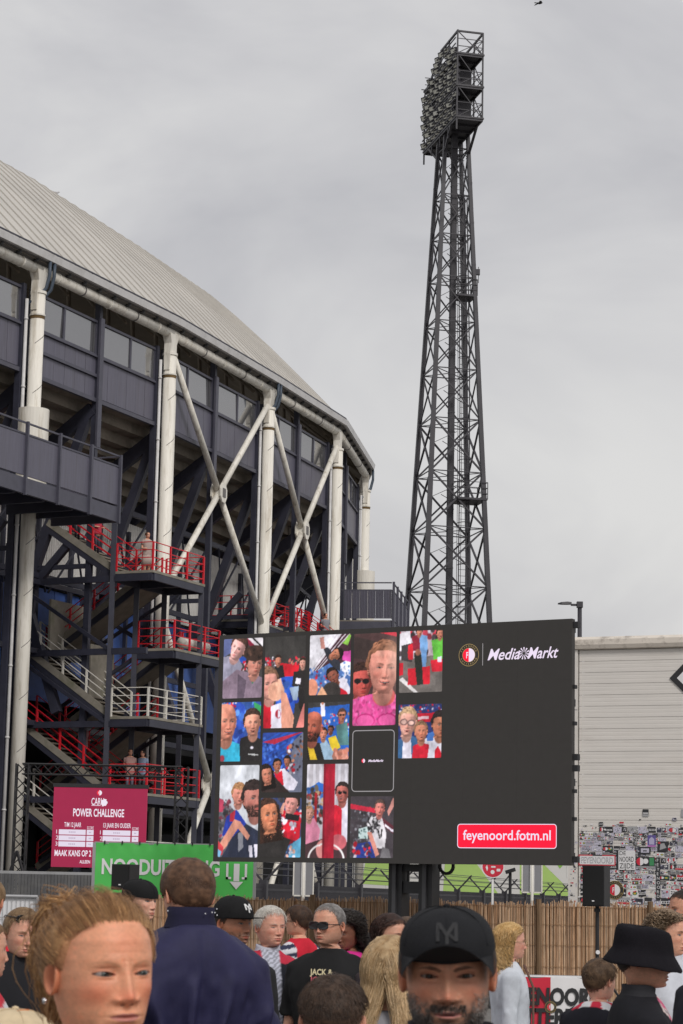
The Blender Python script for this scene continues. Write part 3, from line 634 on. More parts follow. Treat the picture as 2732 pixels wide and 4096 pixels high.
# outlined empty card
mb = MB()
def outline(pl, mb, x0, y0, x1, y1, rad, w, lift, n=6):
    def ring(o):
        q = []
        for cx, cy, a0 in ((x1 - rad, y0 + rad, -90), (x1 - rad, y1 - rad, 0), (x0 + rad, y1 - rad, 90), (x0 + rad, y0 + rad, 180)):
            for i in range(n + 1): a = R_(a0 + 90 * i / n); q.append((cx + (rad - o) * math.cos(a), cy + (rad - o) * math.sin(a)))
        return pl.pts(q, lift)
    A, B = ring(0), ring(w); k = len(A)
    mb.add(A + B, [(i, (i + 1) % k, k + (i + 1) % k, k + i) for i in range(k)])
outline(SCR, mb, 2.80, 1.207, 3.63, 2.26, .07, .016, .004); mb.build('card_outline', M_lgr, scr)
def crest(pl, cx, cy, r, parent, lift, mats, big=True):
    red, white, gold, dark = mats
    if big:
        mb = MB(); pl.disc(mb, cx, cy, r, lift, 36, r2=r * .95); pl.disc(mb, cx, cy, r * .64, lift + .0012, 32, r2=r * .60); mb.build('crest_ring', gold, parent)
        mb = MB(); pl.disc(mb, cx, cy, r * .95, lift, 36, r2=r * .64); mb.build('crest_band', dark, parent)
        mb = MB()
        for word, a0, sg in (('FEYENOORD', 90, -1), ('ROTTERDAM', 270, 1)):
            for k, ch in enumerate(word):
                a = R_(a0 + sg * (k - (len(word) - 1) / 2) * 16); v, f = text2d(ch, 1.0, .02); v = v.copy() * r * .20; v[:, 0] -= v[:, 0].mean() if len(v) else 0; v[:, 1] -= v[:, 1].mean() if len(v) else 0
                rot = a - math.pi / 2 if sg < 0 else a + math.pi / 2; c, n = math.cos(rot), math.sin(rot)
                p = [(cx + r * .80 * math.cos(a) + x * c - y * n, cy + r * .80 * math.sin(a) + x * n + y * c) for x, y in v]; mb.add(pl.pts(p, lift + .002), f)
        mb.build('crest_lettering', gold, parent)
    rr = r * .60 if big else r
    mb = MB(); pl.disc(mb, cx, cy, rr, lift, 24, a0=90, a1=270); mb.build('crest_red_half', red, parent)
    mb = MB(); pl.disc(mb, cx, cy, rr, lift, 24, a0=-90, a1=90); mb.build('crest_white_half', white, parent)
    mb = MB(); pl.text(mb, 'F', cx - rr * .42, cy - rr * .45, rr * .9, lift + .0015, bold=.02, width=rr * .34); mb.build('crest_letter', white, parent)
crest(SCR, 5.03, 3.483, .19, scr, .004, (M_lr, M_lt, M_lg, M_ld)); crest(SCR, 3.025, 1.735, .035, scr, .004, (M_lr, M_lt, M_lg, M_ld), big=False)
mb = MB(); SCR.rect(mb, 5.286, 3.298, 5.297, 3.671, .004); mb.build('divider_line', M_lgr, scr)
def swirl(pl, mb, cx, cy, r, lift):
    for k in range(11):
        a = 2 * math.pi * k / 11; L0 = [(.22, 0), (.6, .28), (1.0, .30), (.95, .55), (.6, .50), (.28, .30)]
        mb.poly(pl.pts([(cx + r * q * math.cos(a + t), cy + r * q * math.sin(a + t)) for q, t in L0], lift))
mb = MB(); SCR.text(mb, 'Media', 5.383, 3.385, .185, .004, width=.60, bold=.012, shear=.36); SCR.text(mb, 'Markt', 6.12, 3.385, .185, .004, width=.565, bold=.012, shear=.36); swirl(SCR, mb, 6.055, 3.475, .105, .004); mb.build('shop_lettering', M_lt, scr)
mb = MB(); SCR.text(mb, 'MediaMarkt', 3.12, 1.715, .04, .004, width=.30, bold=.03, shear=.36); mb.build('shop_lettering', M_lt, scr)
mb = MB(); SCR.rrect(mb, 4.852, .266, 6.666, .667, .055, .003); mb.build('address_button', M_lr, scr)
mb = MB(); outline(SCR, mb, 4.852, .266, 6.666, .667, .055, .012, .005); mb.build('button_outline', M_lt, scr)
mb = MB(); SCR.text(mb, 'feyenoord.fotm.nl', 4.96, .405, .16, .006, width=1.6, bold=.012); mb.build('button_lettering', M_lt, scr)
# mast, trailer
mc = SCR.at(SW * .545, 0, -.5)
for o_ in (-.29, .29):
    p = mc + V(1, -.3, 0) * 0 + SEX * o_
    MB().box(p * V(1, 1, 0) + V(0, 0, 1.9), (.13, .14, 1.5), (SEX, SEN, (0, 0, 1))).build('mast_column', M_black, scr)
    MB().box(p * V(1, 1, 0) + SEN * .16 + V(0, 0, 1.9), (.035, .03, 1.5), (SEX, SEN, (0, 0, 1))).build('mast_rail', mat('mast_grey', (.05, .05, .055), .4), scr)
for z, h in ((1.95, .10), (2.28, .06)): MB().box(mc * V(1, 1, 0) + V(0, 0, z), (.3, .10, h), (SEX, SEN, (0, 0, 1))).build('cross_beam', M_black, scr)
q = mc + SEX * .62 + V(0, 0, -.02); MB().path([q + SEX * .13 * math.cos(R_(a)) + V(0, 0, 1) * .13 * math.sin(R_(a)) for a in range(0, 361, 24)], .03, 6).build('cable_loop', M_black, scr)
MB().path([mc + SEX * -.1 + V(0, 0, .0), mc + SEX * -.12 + V(0, 0, -.3), mc + SEX * .02 + V(0, 0, -.34)], .02, 6).build('cable', M_black, scr)
tr = MB().box(mc * V(1, 1, 0) + V(0, 0, .62), (1.6, .8, .12), (SEX, SEN, (0, 0, 1))); tr.box(mc * V(1, 1, 0) - SEX * .9 + V(0, 0, .95), (.55, .6, .22), (SEX, SEN, (0, 0, 1))); tr.build('trailer_bed', M_black, scr)
for sx in (-.5, .5):
    for sy in (-.8, .8):
        p = mc * V(1, 1, 0) + SEX * sx + SEN * sy; MB().tube(p + V(0, 0, .34) - SEN * .1, p + V(0, 0, .34) + SEN * .1, .34, n=20).build('wheel', M_black, scr)
for sx in (-1.5, 1.5):
    p = mc * V(1, 1, 0) + SEX * sx; MB().box(p + V(0, 0, .3), (.06, .06, .3)).build('outrigger_leg', M_black, scr)
# ------------------------------------------------------------------ things behind and around the crowd
UP = V(0, 0, 1)
M_card = mat('printed_vinyl', (.8, .8, .8), .5, var=.06, scale=6, attr='Col')
def flat(name, pl, shapes, parent, m=M_card):
    """one printed sheet: list of (colour, polygon in sheet metres, lift)"""
    vs, fs, cs = [], [], []
    for c, pts, lift in shapes:
        k = len(vs); vs += pl.pts(pts, lift); fs.append(tuple(range(k, k + len(pts)))); cs += [c] * len(pts)
    return mesh_obj(name, vs, fs, m, parent, cols=np.array(cs))
def lettering(name, pl, parent, m, *items):
    mb = MB()
    for (body, x, y, h, kw) in items: pl.text(mb, body, x, y, h, kw.pop('lift', .006), **kw)
    return mb.build(name, m, parent)
M_wht = mat('print_white', (.78, .77, .78), .5, var=.04); M_blk = mat('print_black', (.02, .02, .022), .5, var=.1); M_prd = mat('print_red', (.62, .02, .05), .5, var=.06); M_gold = mat('print_gold', (.42, .30, .10), .5)

# ---- white warehouse with sticker wall
wc = V(at(2312, 3610, 60.0)); wc[2] = 0; wex = unit(V(2.75, -1.15, 0)); wen = np.cross(wex, UP)
WB = Plane2(wc, wex, UP, wen)
M_siding = mat('white_siding', (0.70, 0.665, 0.625), 0.5, var=.08, scale=1.2, dirt=.5, dirtcol=(.5, .46, .42), stretch=(.4, .4, 2))
M_cop = mat('stained_coping', (0.66, 0.60, 0.53), 0.7, var=.1, scale=2, dirt=.9, dirtcol=(.16, .13, .11), dscale=2.6)
hall = thing('warehouse', wc + wex * 6, 'pale horizontally ribbed warehouse whose lower wall is plastered with stickers', 'building')
MB().box(WB.at(6.1, 4.3, -5.1), (6.0, 4.9, 4.28), (wex, wen, UP)).build('wall_core', M_siding, hall)
zz = .02
for k in range(28):
    h = .299; z0 = .02 + k * h
    if z0 + h > 8.5: break
    mb = MB(); pf = [(z0 + .001, -.02), (z0 + .003, .0), (z0 + .09, .0), (z0 + .10, -.002), (z0 + .115, -.002), (z0 + .125, 0), (z0 + .19, 0), (z0 + .20, -.002), (z0 + .215, -.002), (z0 + .225, 0), (z0 + h - .006, 0), (z0 + h - .004, -.02)]
    mb.loft([[WB.at(x, z, d) for z, d in pf] for x in (.02, 12.0)], closed=False, caps=False).build('siding_panel', M_siding, hall)
mb = MB(); mb.loft([[WB.at(x, z, d) for z, d in ((8.40, .02), (8.42, .12), (8.52, .16), (8.66, .15), (8.74, .05), (8.76, -.3), (8.40, -.3))] for x in (-.22, 3.1)]); mb.build('coping', M_cop, hall, smooth=False)
mb = MB(); mb.loft([[WB.at(x, z, d) for z, d in ((8.40, .02), (8.42, .12), (8.52, .165), (8.66, .155), (8.74, .055), (8.76, -.3), (8.40, -.3))] for x in (3.12, 12.1)]); mb.build('coping', M_cop, hall)
MB().box(WB.at(-.13, 4.2, -.06), (.12, .12, 4.2), (wex, wen, UP)).build('corner_trim', M_siding, hall)
for z in (2.9, 4.9, 6.8): MB().box(WB.at(-.13, z, .062), (.12, .003, .008), (wex, wen, UP)).build('trim_joint', M_soffit, hall)
dm = thing('diamond_sign', WB.at(2.85, 7.1, .02), 'black outlined white diamond sign high on the pale ribbed wall at the right edge', 'sign')
for nm, r, m, l in (('sign_border', .62, M_blk, .03), ('sign_face', .42, M_wht, .034)):
    MB().loft([[WB.at(3.10 + r * a, 7.60 + r * b, q) for a, b in ((-1, 0), (0, -1), (1, 0), (0, 1))] for q in (l - .03, l)]).build(nm, m, dm)
# stickers: shared little printed sheets
SC = {'w': (.74, .73, .74), 'k': (.03, .03, .035), 'r': (.55, .04, .06), 'g': (.35, .35, .36), 'y': (.60, .38, .05), 'n': (.05, .05, .075), 'gr': (.05, .22, .10), 'l': (.52, .50, .60)}
def sticker_mesh(kind, seed):
    rg = random.Random(seed); vs, fs, cs = [], [], []
    def q(x0, y0, x1, y1, c, l):
        k = len(vs); vs.extend([(x0, -l, y0), (x1, -l, y0), (x1, -l, y1), (x0, -l, y1)]); fs.append((k, k + 1, k + 2, k + 3)); cs.extend([SC[c]] * 4)
    def disc(cx, cy, r, c, l, a0=0, a1=360):
        k = len(vs); n = 12; P_ = [(cx + r * math.cos(R_(a0 + (a1 - a0) * i / n)), -l, cy + r * math.sin(R_(a0 + (a1 - a0) * i / n))) for i in range(n + (a1 - a0 < 360))]; vs.extend(P_); fs.append(tuple(range(k, k + len(P_)))); cs.extend([SC[c]] * len(P_))
    bg = rg.choice('wwwwwwlllkkkg'); q(-.5, -.5, .5, .5, bg, .002)
    fg = 'k' if bg in 'wlgr' else 'w'
    if kind == 0:
        for r in range(rg.randint(2, 4)):
            y = .34 - r * .25; x = -.42
            while x < .35: w = rg.uniform(.05, .16); q(x, y - .14, min(x + w, .44), y, fg if rg.random() < .92 else 'r', .003); x += w + .04
    elif kind == 1:
        disc(0, .05, .40, 'k', .003); disc(0, .05, .34, 'r', .004, 90, 270); disc(0, .05, .34, 'w', .004, -90, 90); q(-.4, -.47, .4, -.38, fg, .003)
    elif kind == 2:
        q(-.5, .12, .5, .5, rg.choice('kkgwr'), .003); q(-.5, -.5, .5, -.2, rg.choice('kkgr'), .003)
        for k in range(5): q(-.42 + k * .18, -.14, -.30 + k * .18, .06, fg, .003)
    elif kind == 3:
        q(-.44, -.44, .44, .44, rg.choice('kn'), .003)
        for k in range(7): x, y = rg.uniform(-.38, .2), rg.uniform(-.38, .2); q(x, y, x + rg.uniform(.08, .25), y + rg.uniform(.08, .25), rg.choice('gglww'), .0034 + k * .0003)
    elif kind == 4:
        disc(-.22, 0, .24, 'r', .003, 90, 270); disc(-.22, 0, .24, 'w', .003, -90, 90); disc(.22, 0, .24, 'gr', .003); disc(.22, 0, .13, 'y', .004)
    else:
        for k in range(9): x, y = rg.uniform(-.45, .3), rg.uniform(-.45, .35); q(x, y, x + rg.uniform(.04, .15), y + rg.uniform(.03, .12), rg.choice(fg + fg + fg + 'g'), .003 + k * .0002)
    me = bpy.data.meshes.new('sticker'); me.from_pydata(vs, [], fs); me.materials.append(M_card)
    a = me.color_attributes.new('Col', 'FLOAT_COLOR', 'POINT'); c = np.ones((len(vs), 4), np.float32); c[:, :3] = cs; a.data.foreach_set('color', c.ravel()); return me
STK = [sticker_mesh(k % 6, k) for k in range(36)]
def put_sticker(x, z, w, h, lift, k, rot=0):
    c, s = math.cos(rot), math.sin(rot); ex = wex * c + UP * s; ez = UP * c - wex * s
    M = frame_from(ex * w, -wen, ez * h, WB.at(x, z, lift)); return inst('sticker', STK[k % len(STK)], M, hall)
rs = random.Random(5)
def dens(z): return 1.0 if z < 3.8 else .04
n_st = 0; z = 1.5
while z < 4.0 and n_st < 286:              # rows of stickers pasted edge to edge
    rh = rs.choice((.10, .12, .14, .17, .21)); x = .03 + rs.uniform(0, .05)
    while x < 3.3 and n_st < 286:
        w = rh * rs.choice((.8, 1.0, 1.35, 1.7)); h = rh * rs.uniform(.75, 1.0)
        if z + rh < 3.82 or rs.random() < .12:
            if rs.random() < .93: put_sticker(x + w / 2, z + rh / 2 + rs.uniform(-.012, .012), w * .96, h, .001 + n_st * .00006, rs.randrange(36), rs.gauss(0, .03)); n_st += 1
        x += w + rs.uniform(0, .02)
    z += rh
vs, fs, cs = [], [], []
for k in range(520):                      # the fine confetti between the larger ones
    x, z = (rs.uniform(-.24, -.02), rs.uniform(1.4, 3.4)) if k % 6 == 0 else (rs.uniform(.03, 3.3), rs.uniform(1.4, 4.0))
    if rs.random() > dens(z): continue
    w, h = rs.uniform(.01, .035), rs.uniform(.008, .022); c = SC[rs.choice(['w', 'k', 'k', 'w', 'g', 'l', 'l', 'g', 'r'])]; l = (.064 if x < 0 else .0195) + (k % 7) * .0003
    q = len(vs); vs += [WB.at(x - w, z - h, l), WB.at(x + w, z - h, l), WB.at(x + w, z + h, l), WB.at(x - w, z + h, l)]; fs.append((q, q + 1, q + 2, q + 3)); cs += [c] * 4
o = mesh_obj('sticker_scraps', vs, fs, M_card, hall, cols=np.array(cs)); o['kind'] = 'stuff'
def rc(x0, y0, x1, y1): return [(x0, y0), (x1, y0), (x1, y1), (x0, y1)]
L0 = .024
bs = flat('banner_sticker', WB, [(SC['r'], rc(.02, 2.72, 1.02, 3.0), L0), (SC['w'], rc(.05, 2.75, .99, 2.97), L0 + .002), (SC['k'], rc(.40, 2.97, .66, 3.0), L0 + .003)], hall)
lettering('sticker_lettering', WB, bs, M_blk, ('FEYENOORD', .09, 2.785, .155, dict(lift=L0 + .004, width=.86, bold=.012)))
lettering('sticker_lettering', WB, bs, mat('print_pale', (.70, .70, .74), .5, var=.04), ('FEYENOORD', .095, 2.79, .145, dict(lift=L0 + .006, width=.85, bold=-.012)))
bs = flat('banner_sticker', WB, [(SC['k'], rc(1.05, 2.62, 1.10, 3.12), L0), (SC['w'], rc(1.10, 2.62, 1.55, 3.12), L0)], hall)
lettering('sticker_lettering', WB, bs, M_blk, ('DE', 1.13, 3.0, .10, dict(lift=L0 + .003)), ('NOORD', 1.13, 2.83, .13, dict(lift=L0 + .003, width=.38)), ('ZIJDE', 1.13, 2.66, .13, dict(lift=L0 + .003, width=.38)))
bs = flat('strip_sticker', WB, [(SC['k'], rc(2.10, 1.85, 2.21, 2.95), L0)], hall)
lettering('sticker_lettering', WB, bs, M_wht, *[(ch, 2.125, 2.84 - k * .115, .075, dict(lift=L0 + .003)) for k, ch in enumerate('FEYENOORD')])
for cx, cz, r in ((1.0, 2.1, .24), (1.62, 2.86, .0)):
    if r: crest(WB, cx, cz, r, hall, L0 + .004, (M_prd, M_wht, M_gold, M_blk))
bs = flat('photo_sticker', WB, [(SC['k'], rc(1.57, 2.68, 2.07, 2.96), L0), (SC['g'], rc(1.57, 2.68, 2.07, 2.72), L0 + .002)], hall)
mb = MB(); WB.disc(mb, 1.68, 2.84, .10, L0 + .003, 20, a0=90, a1=270); mb.build('print_shape', M_prd, bs); mb = MB(); WB.disc(mb, 1.68, 2.84, .10, L0 + .003, 20, a0=-90, a1=90); WB.disc(mb, 1.83, 2.85, .07, L0 + .003, 12); mb.build('print_shape', M_wht, bs); mb = MB(); WB.rect(mb, 1.93, 2.74, 2.05, 2.94, L0 + .003); mb.build('print_shape', mat('print_green', (.05, .25, .10), .5), bs)
flat('photo_sticker', WB, [((.12, .09, .30), rc(1.88, 3.22, 2.10, 3.52), L0), ((.45, .42, .6), [(1.92, 3.28), (2.06, 3.28), (2.06, 3.42), (1.99, 3.48), (1.92, 3.42)], L0 + .002), ((.5, .2, .5), rc(1.88, 3.22, 2.1, 3.26), L0 + .002)], hall)
flat('photo_sticker', WB, [(SC['k'], rc(2.14, 3.1, 2.42, 3.36), L0), (SC['g'], [(2.2, 3.14), (2.38, 3.2), (2.32, 3.32), (2.22, 3.3)], L0 + .002), (SC['r'], rc(2.16, 3.3, 2.22, 3.35), L0 + .002)], hall)
flat('photo_sticker', WB, [(SC['k'], rc(1.66, 3.03, 1.96, 3.22), L0), (SC['l'], rc(1.70, 3.07, 1.92, 3.18), L0 + .002), (SC['k'], rc(1.76, 3.1, 1.86, 3.13), L0 + .003)], hall)

# ---- street lamp behind the warehouse
lp = V(at(2316, 3600, 76.0)); lp[2] = 0; ztop = at(2317, 2413, 76.0)[2]
lamp = thing('street_lamp', lp, 'dark slim street lamp post standing behind the pale warehouse corner', 'street lamp')
MB().tube(lp, lp + UP * ztop, .09, .075, n=10).build('lamp_pole', M_mast, lamp, smooth=True)
MB().box(lp + UP * (ztop - .05), (.10, .10, .10)).build('pole_cap', M_mast, lamp)
MB().bar(lp + UP * (ztop - .06), lp + V(-.30, 0, ztop - .06), .08, .07).build('lamp_arm', M_mast, lamp)
MB().loft([[lp + V(x, y, ztop + z) for y, z in ((-w, -.05), (w, -.05), (w * .8, t), (-w * .8, t))] for x, w, t in ((-.28, .07, .03), (-.42, .12, .04), (-.62, .12, .02), (-.74, .05, -.01))]).build('lamp_head', M_mast, lamp)

# ---- white and green hoarding far behind the bars
M_hw = mat('hoarding_white', (.66, .65, .63), .6, var=.05, scale=.5); M_hg = mat('hoarding_green', (.42, .62, .17), .6, var=.06, scale=.5); M_hg2 = mat('hoarding_green_deep', (.25, .50, .08), .6, var=.06)
h0 = V(at(1000, 3588, 152.0)); h0[2] = 0; hx = V(1, 0, 0); HB = Plane2(h0 - hx * 3, hx, UP, V(0, -1, 0))
hb = thing('hoarding', h0 + hx * 9, 'white hoarding with lime green diagonal bands beyond the dark bar fence', 'hoarding')
for k in range(9): MB().box(HB.at(1.5 + 3.0 * k, 4.0, -.05), (1.495, .05, 2.1), (hx, V(0, 1, 0), UP)).build('hoarding_panel', M_hw, hb)
S_ = 152 / 9030
def hpx(px, py): q = at(px, py, 151.9); return (q[0] - HB.p[0], q[2])
for c, pts in ((M_hg, [(1100, 3530), (1180, 3500), (1180, 3540), (1090, 3545)]), (M_hg, [(1260, 3480), (1330, 3452), (1290, 3452), (1258, 3470)]), (M_hg, [(1445, 3535), (1462, 3450), (1600, 3450), (1600, 3545)]), (M_hg, [(1640, 3530), (1680, 3540), (1660, 3548)]), (M_hg, [(1772, 3575), (1780, 3450), (1905, 3452), (1990, 3570), (1990, 3580)]), (M_hg, [(2080, 3452), (2170, 3452), (2280, 3560), (2280, 3590), (2080, 3580)]), (M_hg2, [(2225, 3452), (2240, 3475), (2260, 3452)])):
    mb = MB(); mb.loft([HB.pts([hpx(*p) for p in pts], l) for l in (.002, .012)]); mb.build('green_band', c, hb)
mb = MB(); HB.rect(mb, *hpx(2180, 3452), *hpx(2180, 3452), .02)
mb = MB(); mb.loft([HB.pts([hpx(*p) for p in [(2170, 3452), (2200, 3452), (2300, 3545), (2300, 3580)]], l) for l in (.014, .02)]); mb.build('white_band', M_hw, hb)
# ---- hedge
def leaf_mass(name, x0, x1, y0, y1, z0, z1, n, size, m, loc):
    c = RNG.uniform((x0, y0, z0), (x1, y1, z1), (n, 3)); c[:, 2] += .12 * np.sin(c[:, 0] * 3) + RNG.normal(0, .06, n); a = RNG.normal(size=(n, 3)); a /= np.linalg.norm(a, axis=1, keepdims=True); b = np.cross(a, RNG.normal(size=(n, 3))); b /= np.linalg.norm(b, axis=1, keepdims=True); s = RNG.uniform(.6, 1.3, (n, 1)) * size
    vs = np.stack([c - a * s, c + b * s * .5, c + a * s, c - b * s * .5], 1).reshape(-1, 3); fs = np.arange(4 * n).reshape(-1, 4)
    col = np.repeat(np.array([[.05, .10, .025]]) * RNG.uniform(.5, 1.8, (n, 1)), 4, 0)
    return mesh_obj(name, vs, fs.tolist(), m, None, loc=loc, cols=col)
M_leaf = mat('hedge_leaf', (.05, .1, .03), .6, var=.15, attr='Col')
hl = V(at(1050, 3590, 146)); hr = V(at(2330, 3590, 146))
hg = leaf_mass('hedge', hl[0] - 3, hr[0] + 2, 144.5, 146.5, .1, 1.95, 9000, .13, M_leaf, (hl[0] + 8, 145.5, 0)); tag(hg, 'dark green clipped hedge growing behind the bar fence', 'hedge')
# ---- steel bar fence with V arms and barbed wire
f0, f1 = V(at(1010, 3560, 66.0)), V(at(2420, 3590, 150.0)); f0[2] = f1[2] = 0; fl = np.linalg.norm(f1 - f0); fx = (f1 - f0) / fl; fn = np.cross(fx, UP)
bf = thing('bar_fence', f0 + fx * 20, 'dark steel bar fence with V shaped barbed wire arms behind the reed screen', 'fence')
me_b = MB().box((0, 0, 1.06), (.022, .03, 1.06)).mesh('fence_bar', M_mast); nb = int(fl / .135)
for k in range(min(nb, 300)): inst('fence_bar', me_b, frame_from(fx, fn, UP, f0 + fx * (k * .135)), bf)
mb = MB()
for k in range(300, nb): mb.box(f0 + fx * (k * .135) + UP * 1.06, (.022, .03, 1.06), (fx, fn, UP))
o = mb.build('fence_bars', M_mast, bf); o['kind'] = 'stuff'
for z in (.35, 1.95): MB().bar(f0 + UP * z, f1 + UP * z, .05, .07).build('fence_rail', M_mast, bf)
s = 1.2; k = 0; wires = []
while s < fl:
    p = f0 + fx * s; MB().box(p + UP * 1.1, (.12, .12, 1.12), (fx, fn, UP)).build('fence_post', M_mast, bf)
    for sg in (-1, 1):
        q = p + UP * 2.15; t = q + (fn * sg * .62 + UP * .66) ; MB().bar(q, t, .06, .06).build('wire_arm', M_mast, bf)
    s += 6.3; k += 1
mb = MB()
for sg in (-1, 1):
    for fr in (.35, .65, .95): mb.path([f0 + fx * x + fn * (sg * .62 * fr) + UP * (2.15 + .66 * fr) for x in np.arange(1.2, fl, 6.3)], .012, 4)
mb.build('barbed_wire', M_mast, bf)
# ---- sign posts
sp = V(at(1970, 3600, 62.0)); sp[2] = 0; zc = at(1969, 3466, 62.0)[2]
sg_ = thing('round_sign', sp, 'round red traffic sign with white pictograms on a post beneath the screen', 'sign')
MB().tube(sp, sp + UP * (zc + .3), .035, n=10).build('sign_post', M_gutter, sg_, smooth=True)
PS = Plane2(sp + V(0, -.05, zc), V(1, 0, 0), UP, V(0, -1, 0))
MB().tube(PS.at(0, 0, 0), PS.at(0, 0, .012), .31, n=32).build('sign_rim', M_wht, sg_); mb = MB(); PS.disc(mb, 0, 0, .285, .016, 32); mb.build('sign_face', M_prd, sg_)
mb = MB(); PS.rect(mb, -.24, .05, .24, .13, .02); PS.rect(mb, -.05, -.03, .07, .01, .02); PS.rect(mb, .10, -.13, .2, -.06, .02); PS.disc(mb, -.01, -.15, .055, .02, 14); mb.poly(PS.pts([(-.2, -.02), (-.16, .04), (-.13, -.05), (-.16, -.13)], .02)); mb.build('pictogram', M_wht, sg_)
M_sback = mat('sign_back_grey', (.27, .27, .29), .4, metal=.2, var=.08)
for px, yy, lab in ((1212, 52.0, 'plain grey back of a road sign on a post left of the screen mast'), (2128, 52.0, 'plain grey back of a road sign on a post right of the round red sign')):
    p = V(at(px, 3600, yy)); p[2] = 0; t = thing('road_sign', p, lab, 'sign')
    zb = at(px, 3583 if px < 2000 else 3570, yy)[2]
    MB().tube(p, p + UP * 3.4, .035, n=10).build('sign_post', M_rail, t, smooth=True)
    MB().box(p + V(0, .05, zb + .45), (.225, .012, .45)).build('sign_plate', M_sback, t)
    mb = MB(); x = .225
    for a, b in (((-x, 0), (x, 0)), ((x, 0), (x, .9)), ((x, .9), (-x, .9)), ((-x, .9), (-x, 0))): mb.bar(p + V(a[0], .04, zb + a[1]), p + V(b[0], .04, zb + b[1]), .03, .03, (0, 1, 0))
    mb.build('sign_edge', M_rail, t)
    MB().box(p + V(0, .02, zb + .45), (.05, .03, .44)).build('sign_bracket', M_gutter, t)
# security camera on a pole near the fence
cp = V(at(2040, 3600, 60)); cp[2] = 0; sc = thing('security_camera', cp, 'small dark pole camera among the fence arms beneath the screen', 'camera')
MB().tube(cp, cp + UP * 2.5, .04, n=8).build('camera_pole', M_black, sc); MB().bar(cp + V(-.12, -.05, 2.5), cp + V(.12, -.12, 2.58), .10, .09).build('camera_body', M_black, sc); MB().bar(cp + V(0, 0, 2.45), cp + V(-.26, -.05, 2.12), .03, .03).build('camera_arm', M_black, sc)

# ---- green emergency exit banner on its frame
GY = 44.0; g0, g1 = V(at(376, 3585, GY)), V(at(1010, 3585, GY)); gz0, gz1 = g0[2], at(376, 3370, GY)[2]
GP = Plane2((g0[0], GY, gz0), V(1, 0, 0), UP, V(0, -1, 0)); gw, gh = g1[0] - g0[0], gz1 - gz0
gb = thing('exit_banner', (g0[0] + gw / 2, GY, 0), 'green cloth emergency exit banner with white lettering and down arrow', 'banner')
M_green = mat('banner_green', (.085, .54, .10), .55, var=.06, scale=2)
nxg, nyg = 90, 34; gx, gy = np.meshgrid(np.linspace(0, gw, nxg), np.linspace(0, gh, nyg)); wv = .005 * np.sin(gx * 6 + gy * 5) + .010 * np.exp(-((gy - gh) / .12) ** 2) * np.sin(gx * 22) + .005 * np.sin(gx * 2.3 - gy * 9)
idx = np.arange(nxg * nyg).reshape(nyg, nxg); fc = np.stack([idx[:-1, :-1], idx[:-1, 1:], idx[1:, 1:], idx[1:, :-1]], -1).reshape(-1, 4)
mesh_obj('banner_cloth', GP.p + gx.reshape(-1, 1) * GP.ex + gy.reshape(-1, 1) * UP + wv.reshape(-1, 1) * GP.en, fc.tolist(), M_green, gb, smooth=True)
bx = lambda px: (at(px, 3500, GY)[0] - g0[0]); bz = lambda py: at(700, py, GY)[2] - gz0
lettering('banner_lettering', GP, gb, M_wht, ('NOODUITGANG', bx(406), bz(3500), .287, dict(width=bx(878) - bx(406), bold=.03, lift=.014)))
mb = MB()
ax0, ax1 = bx(904), bx(988); am = (ax0 + ax1) / 2; t = .055
for pts in ([(am - t, bz(3450)), (am + t, bz(3450)), (am + t, bz(3520)), (am - t, bz(3520))], [(am - .13, bz(3522)), (am, bz(3553)), (am + .13, bz(3522))], rc(ax0, bz(3512), ax0 + .045, bz(3450)), rc(ax0, bz(3512), ax0 + .10, bz(3503)), rc(ax1 - .045, bz(3512), ax1, bz(3450)), rc(ax1 - .10, bz(3512), ax1, bz(3503))): mb.poly(GP.pts(pts, .014))
mb.build('arrow_symbol', M_wht, gb)
M_galv = mat('galvanised', (.36, .36, .37), .45, metal=.4, var=.15)
for x in (-.03, gw + .03): MB().box(GP.at(x, gh / 2 - gz0 / 2, -.03), (.03, .03, (gh + gz0) / 2), (V(1, 0, 0), V(0, 1, 0), UP)).build('banner_post', M_galv, gb)
for z in (0.0, gh): MB().bar(GP.at(-.03, z, -.03), GP.at(gw + .03, z, -.03), .04, .04).build('banner_rail', M_galv, gb)
for k in range(9): MB().box(GP.at((k + .5) * gw / 9, gh + .01, .0), (.012, .02, .03)).build('cable_tie', M_black, gb)
# ---- maroon score screen in a truss gate
LY = 66.0
LPn = V(at(203, 3467, LY)); l1 = V(at(580, 3460, LY)); ltz = at(213, 3148, LY)[2]; lw, lh = l1[0] - LPn[0], ltz - LPn[2]
LP = Plane2(LPn, V(1, 0, 0), UP, V(0, -1, 0))
ls = thing('score_screen', LPn + V(lw / 2, .1, -LPn[2]), 'maroon score display with white lettering hung in the black truss gate', 'screen')
M_mar = mat('led_maroon', lin(160, 34, 72), .5, var=.05, scale=3, emit=.85, spec=.2); M_lw = emis('score_white', (224, 214, 226)); M_lp = emis('score_pale', (212, 202, 218)); M_lm = emis('score_faint', (176, 160, 180))
nx = 6
for i in range(nx):
    for j in range(5): MB().box(LP.at(lw * (i + .5) / nx, lh * (j + .5) / 5, -.05), (lw / nx / 2 - .001, .05, lh / 10 - .001), (V(1, 0, 0), V(0, 1, 0), UP)).build('led_cabinet', M_mar, ls)
LX = lambda zx: (at(200 + zx / 1.96, 3300, LY)[0] - LPn[0]); LZ = lambda zy: at(400, 3100 + zy / 1.96, LY)[2] - LPn[2]
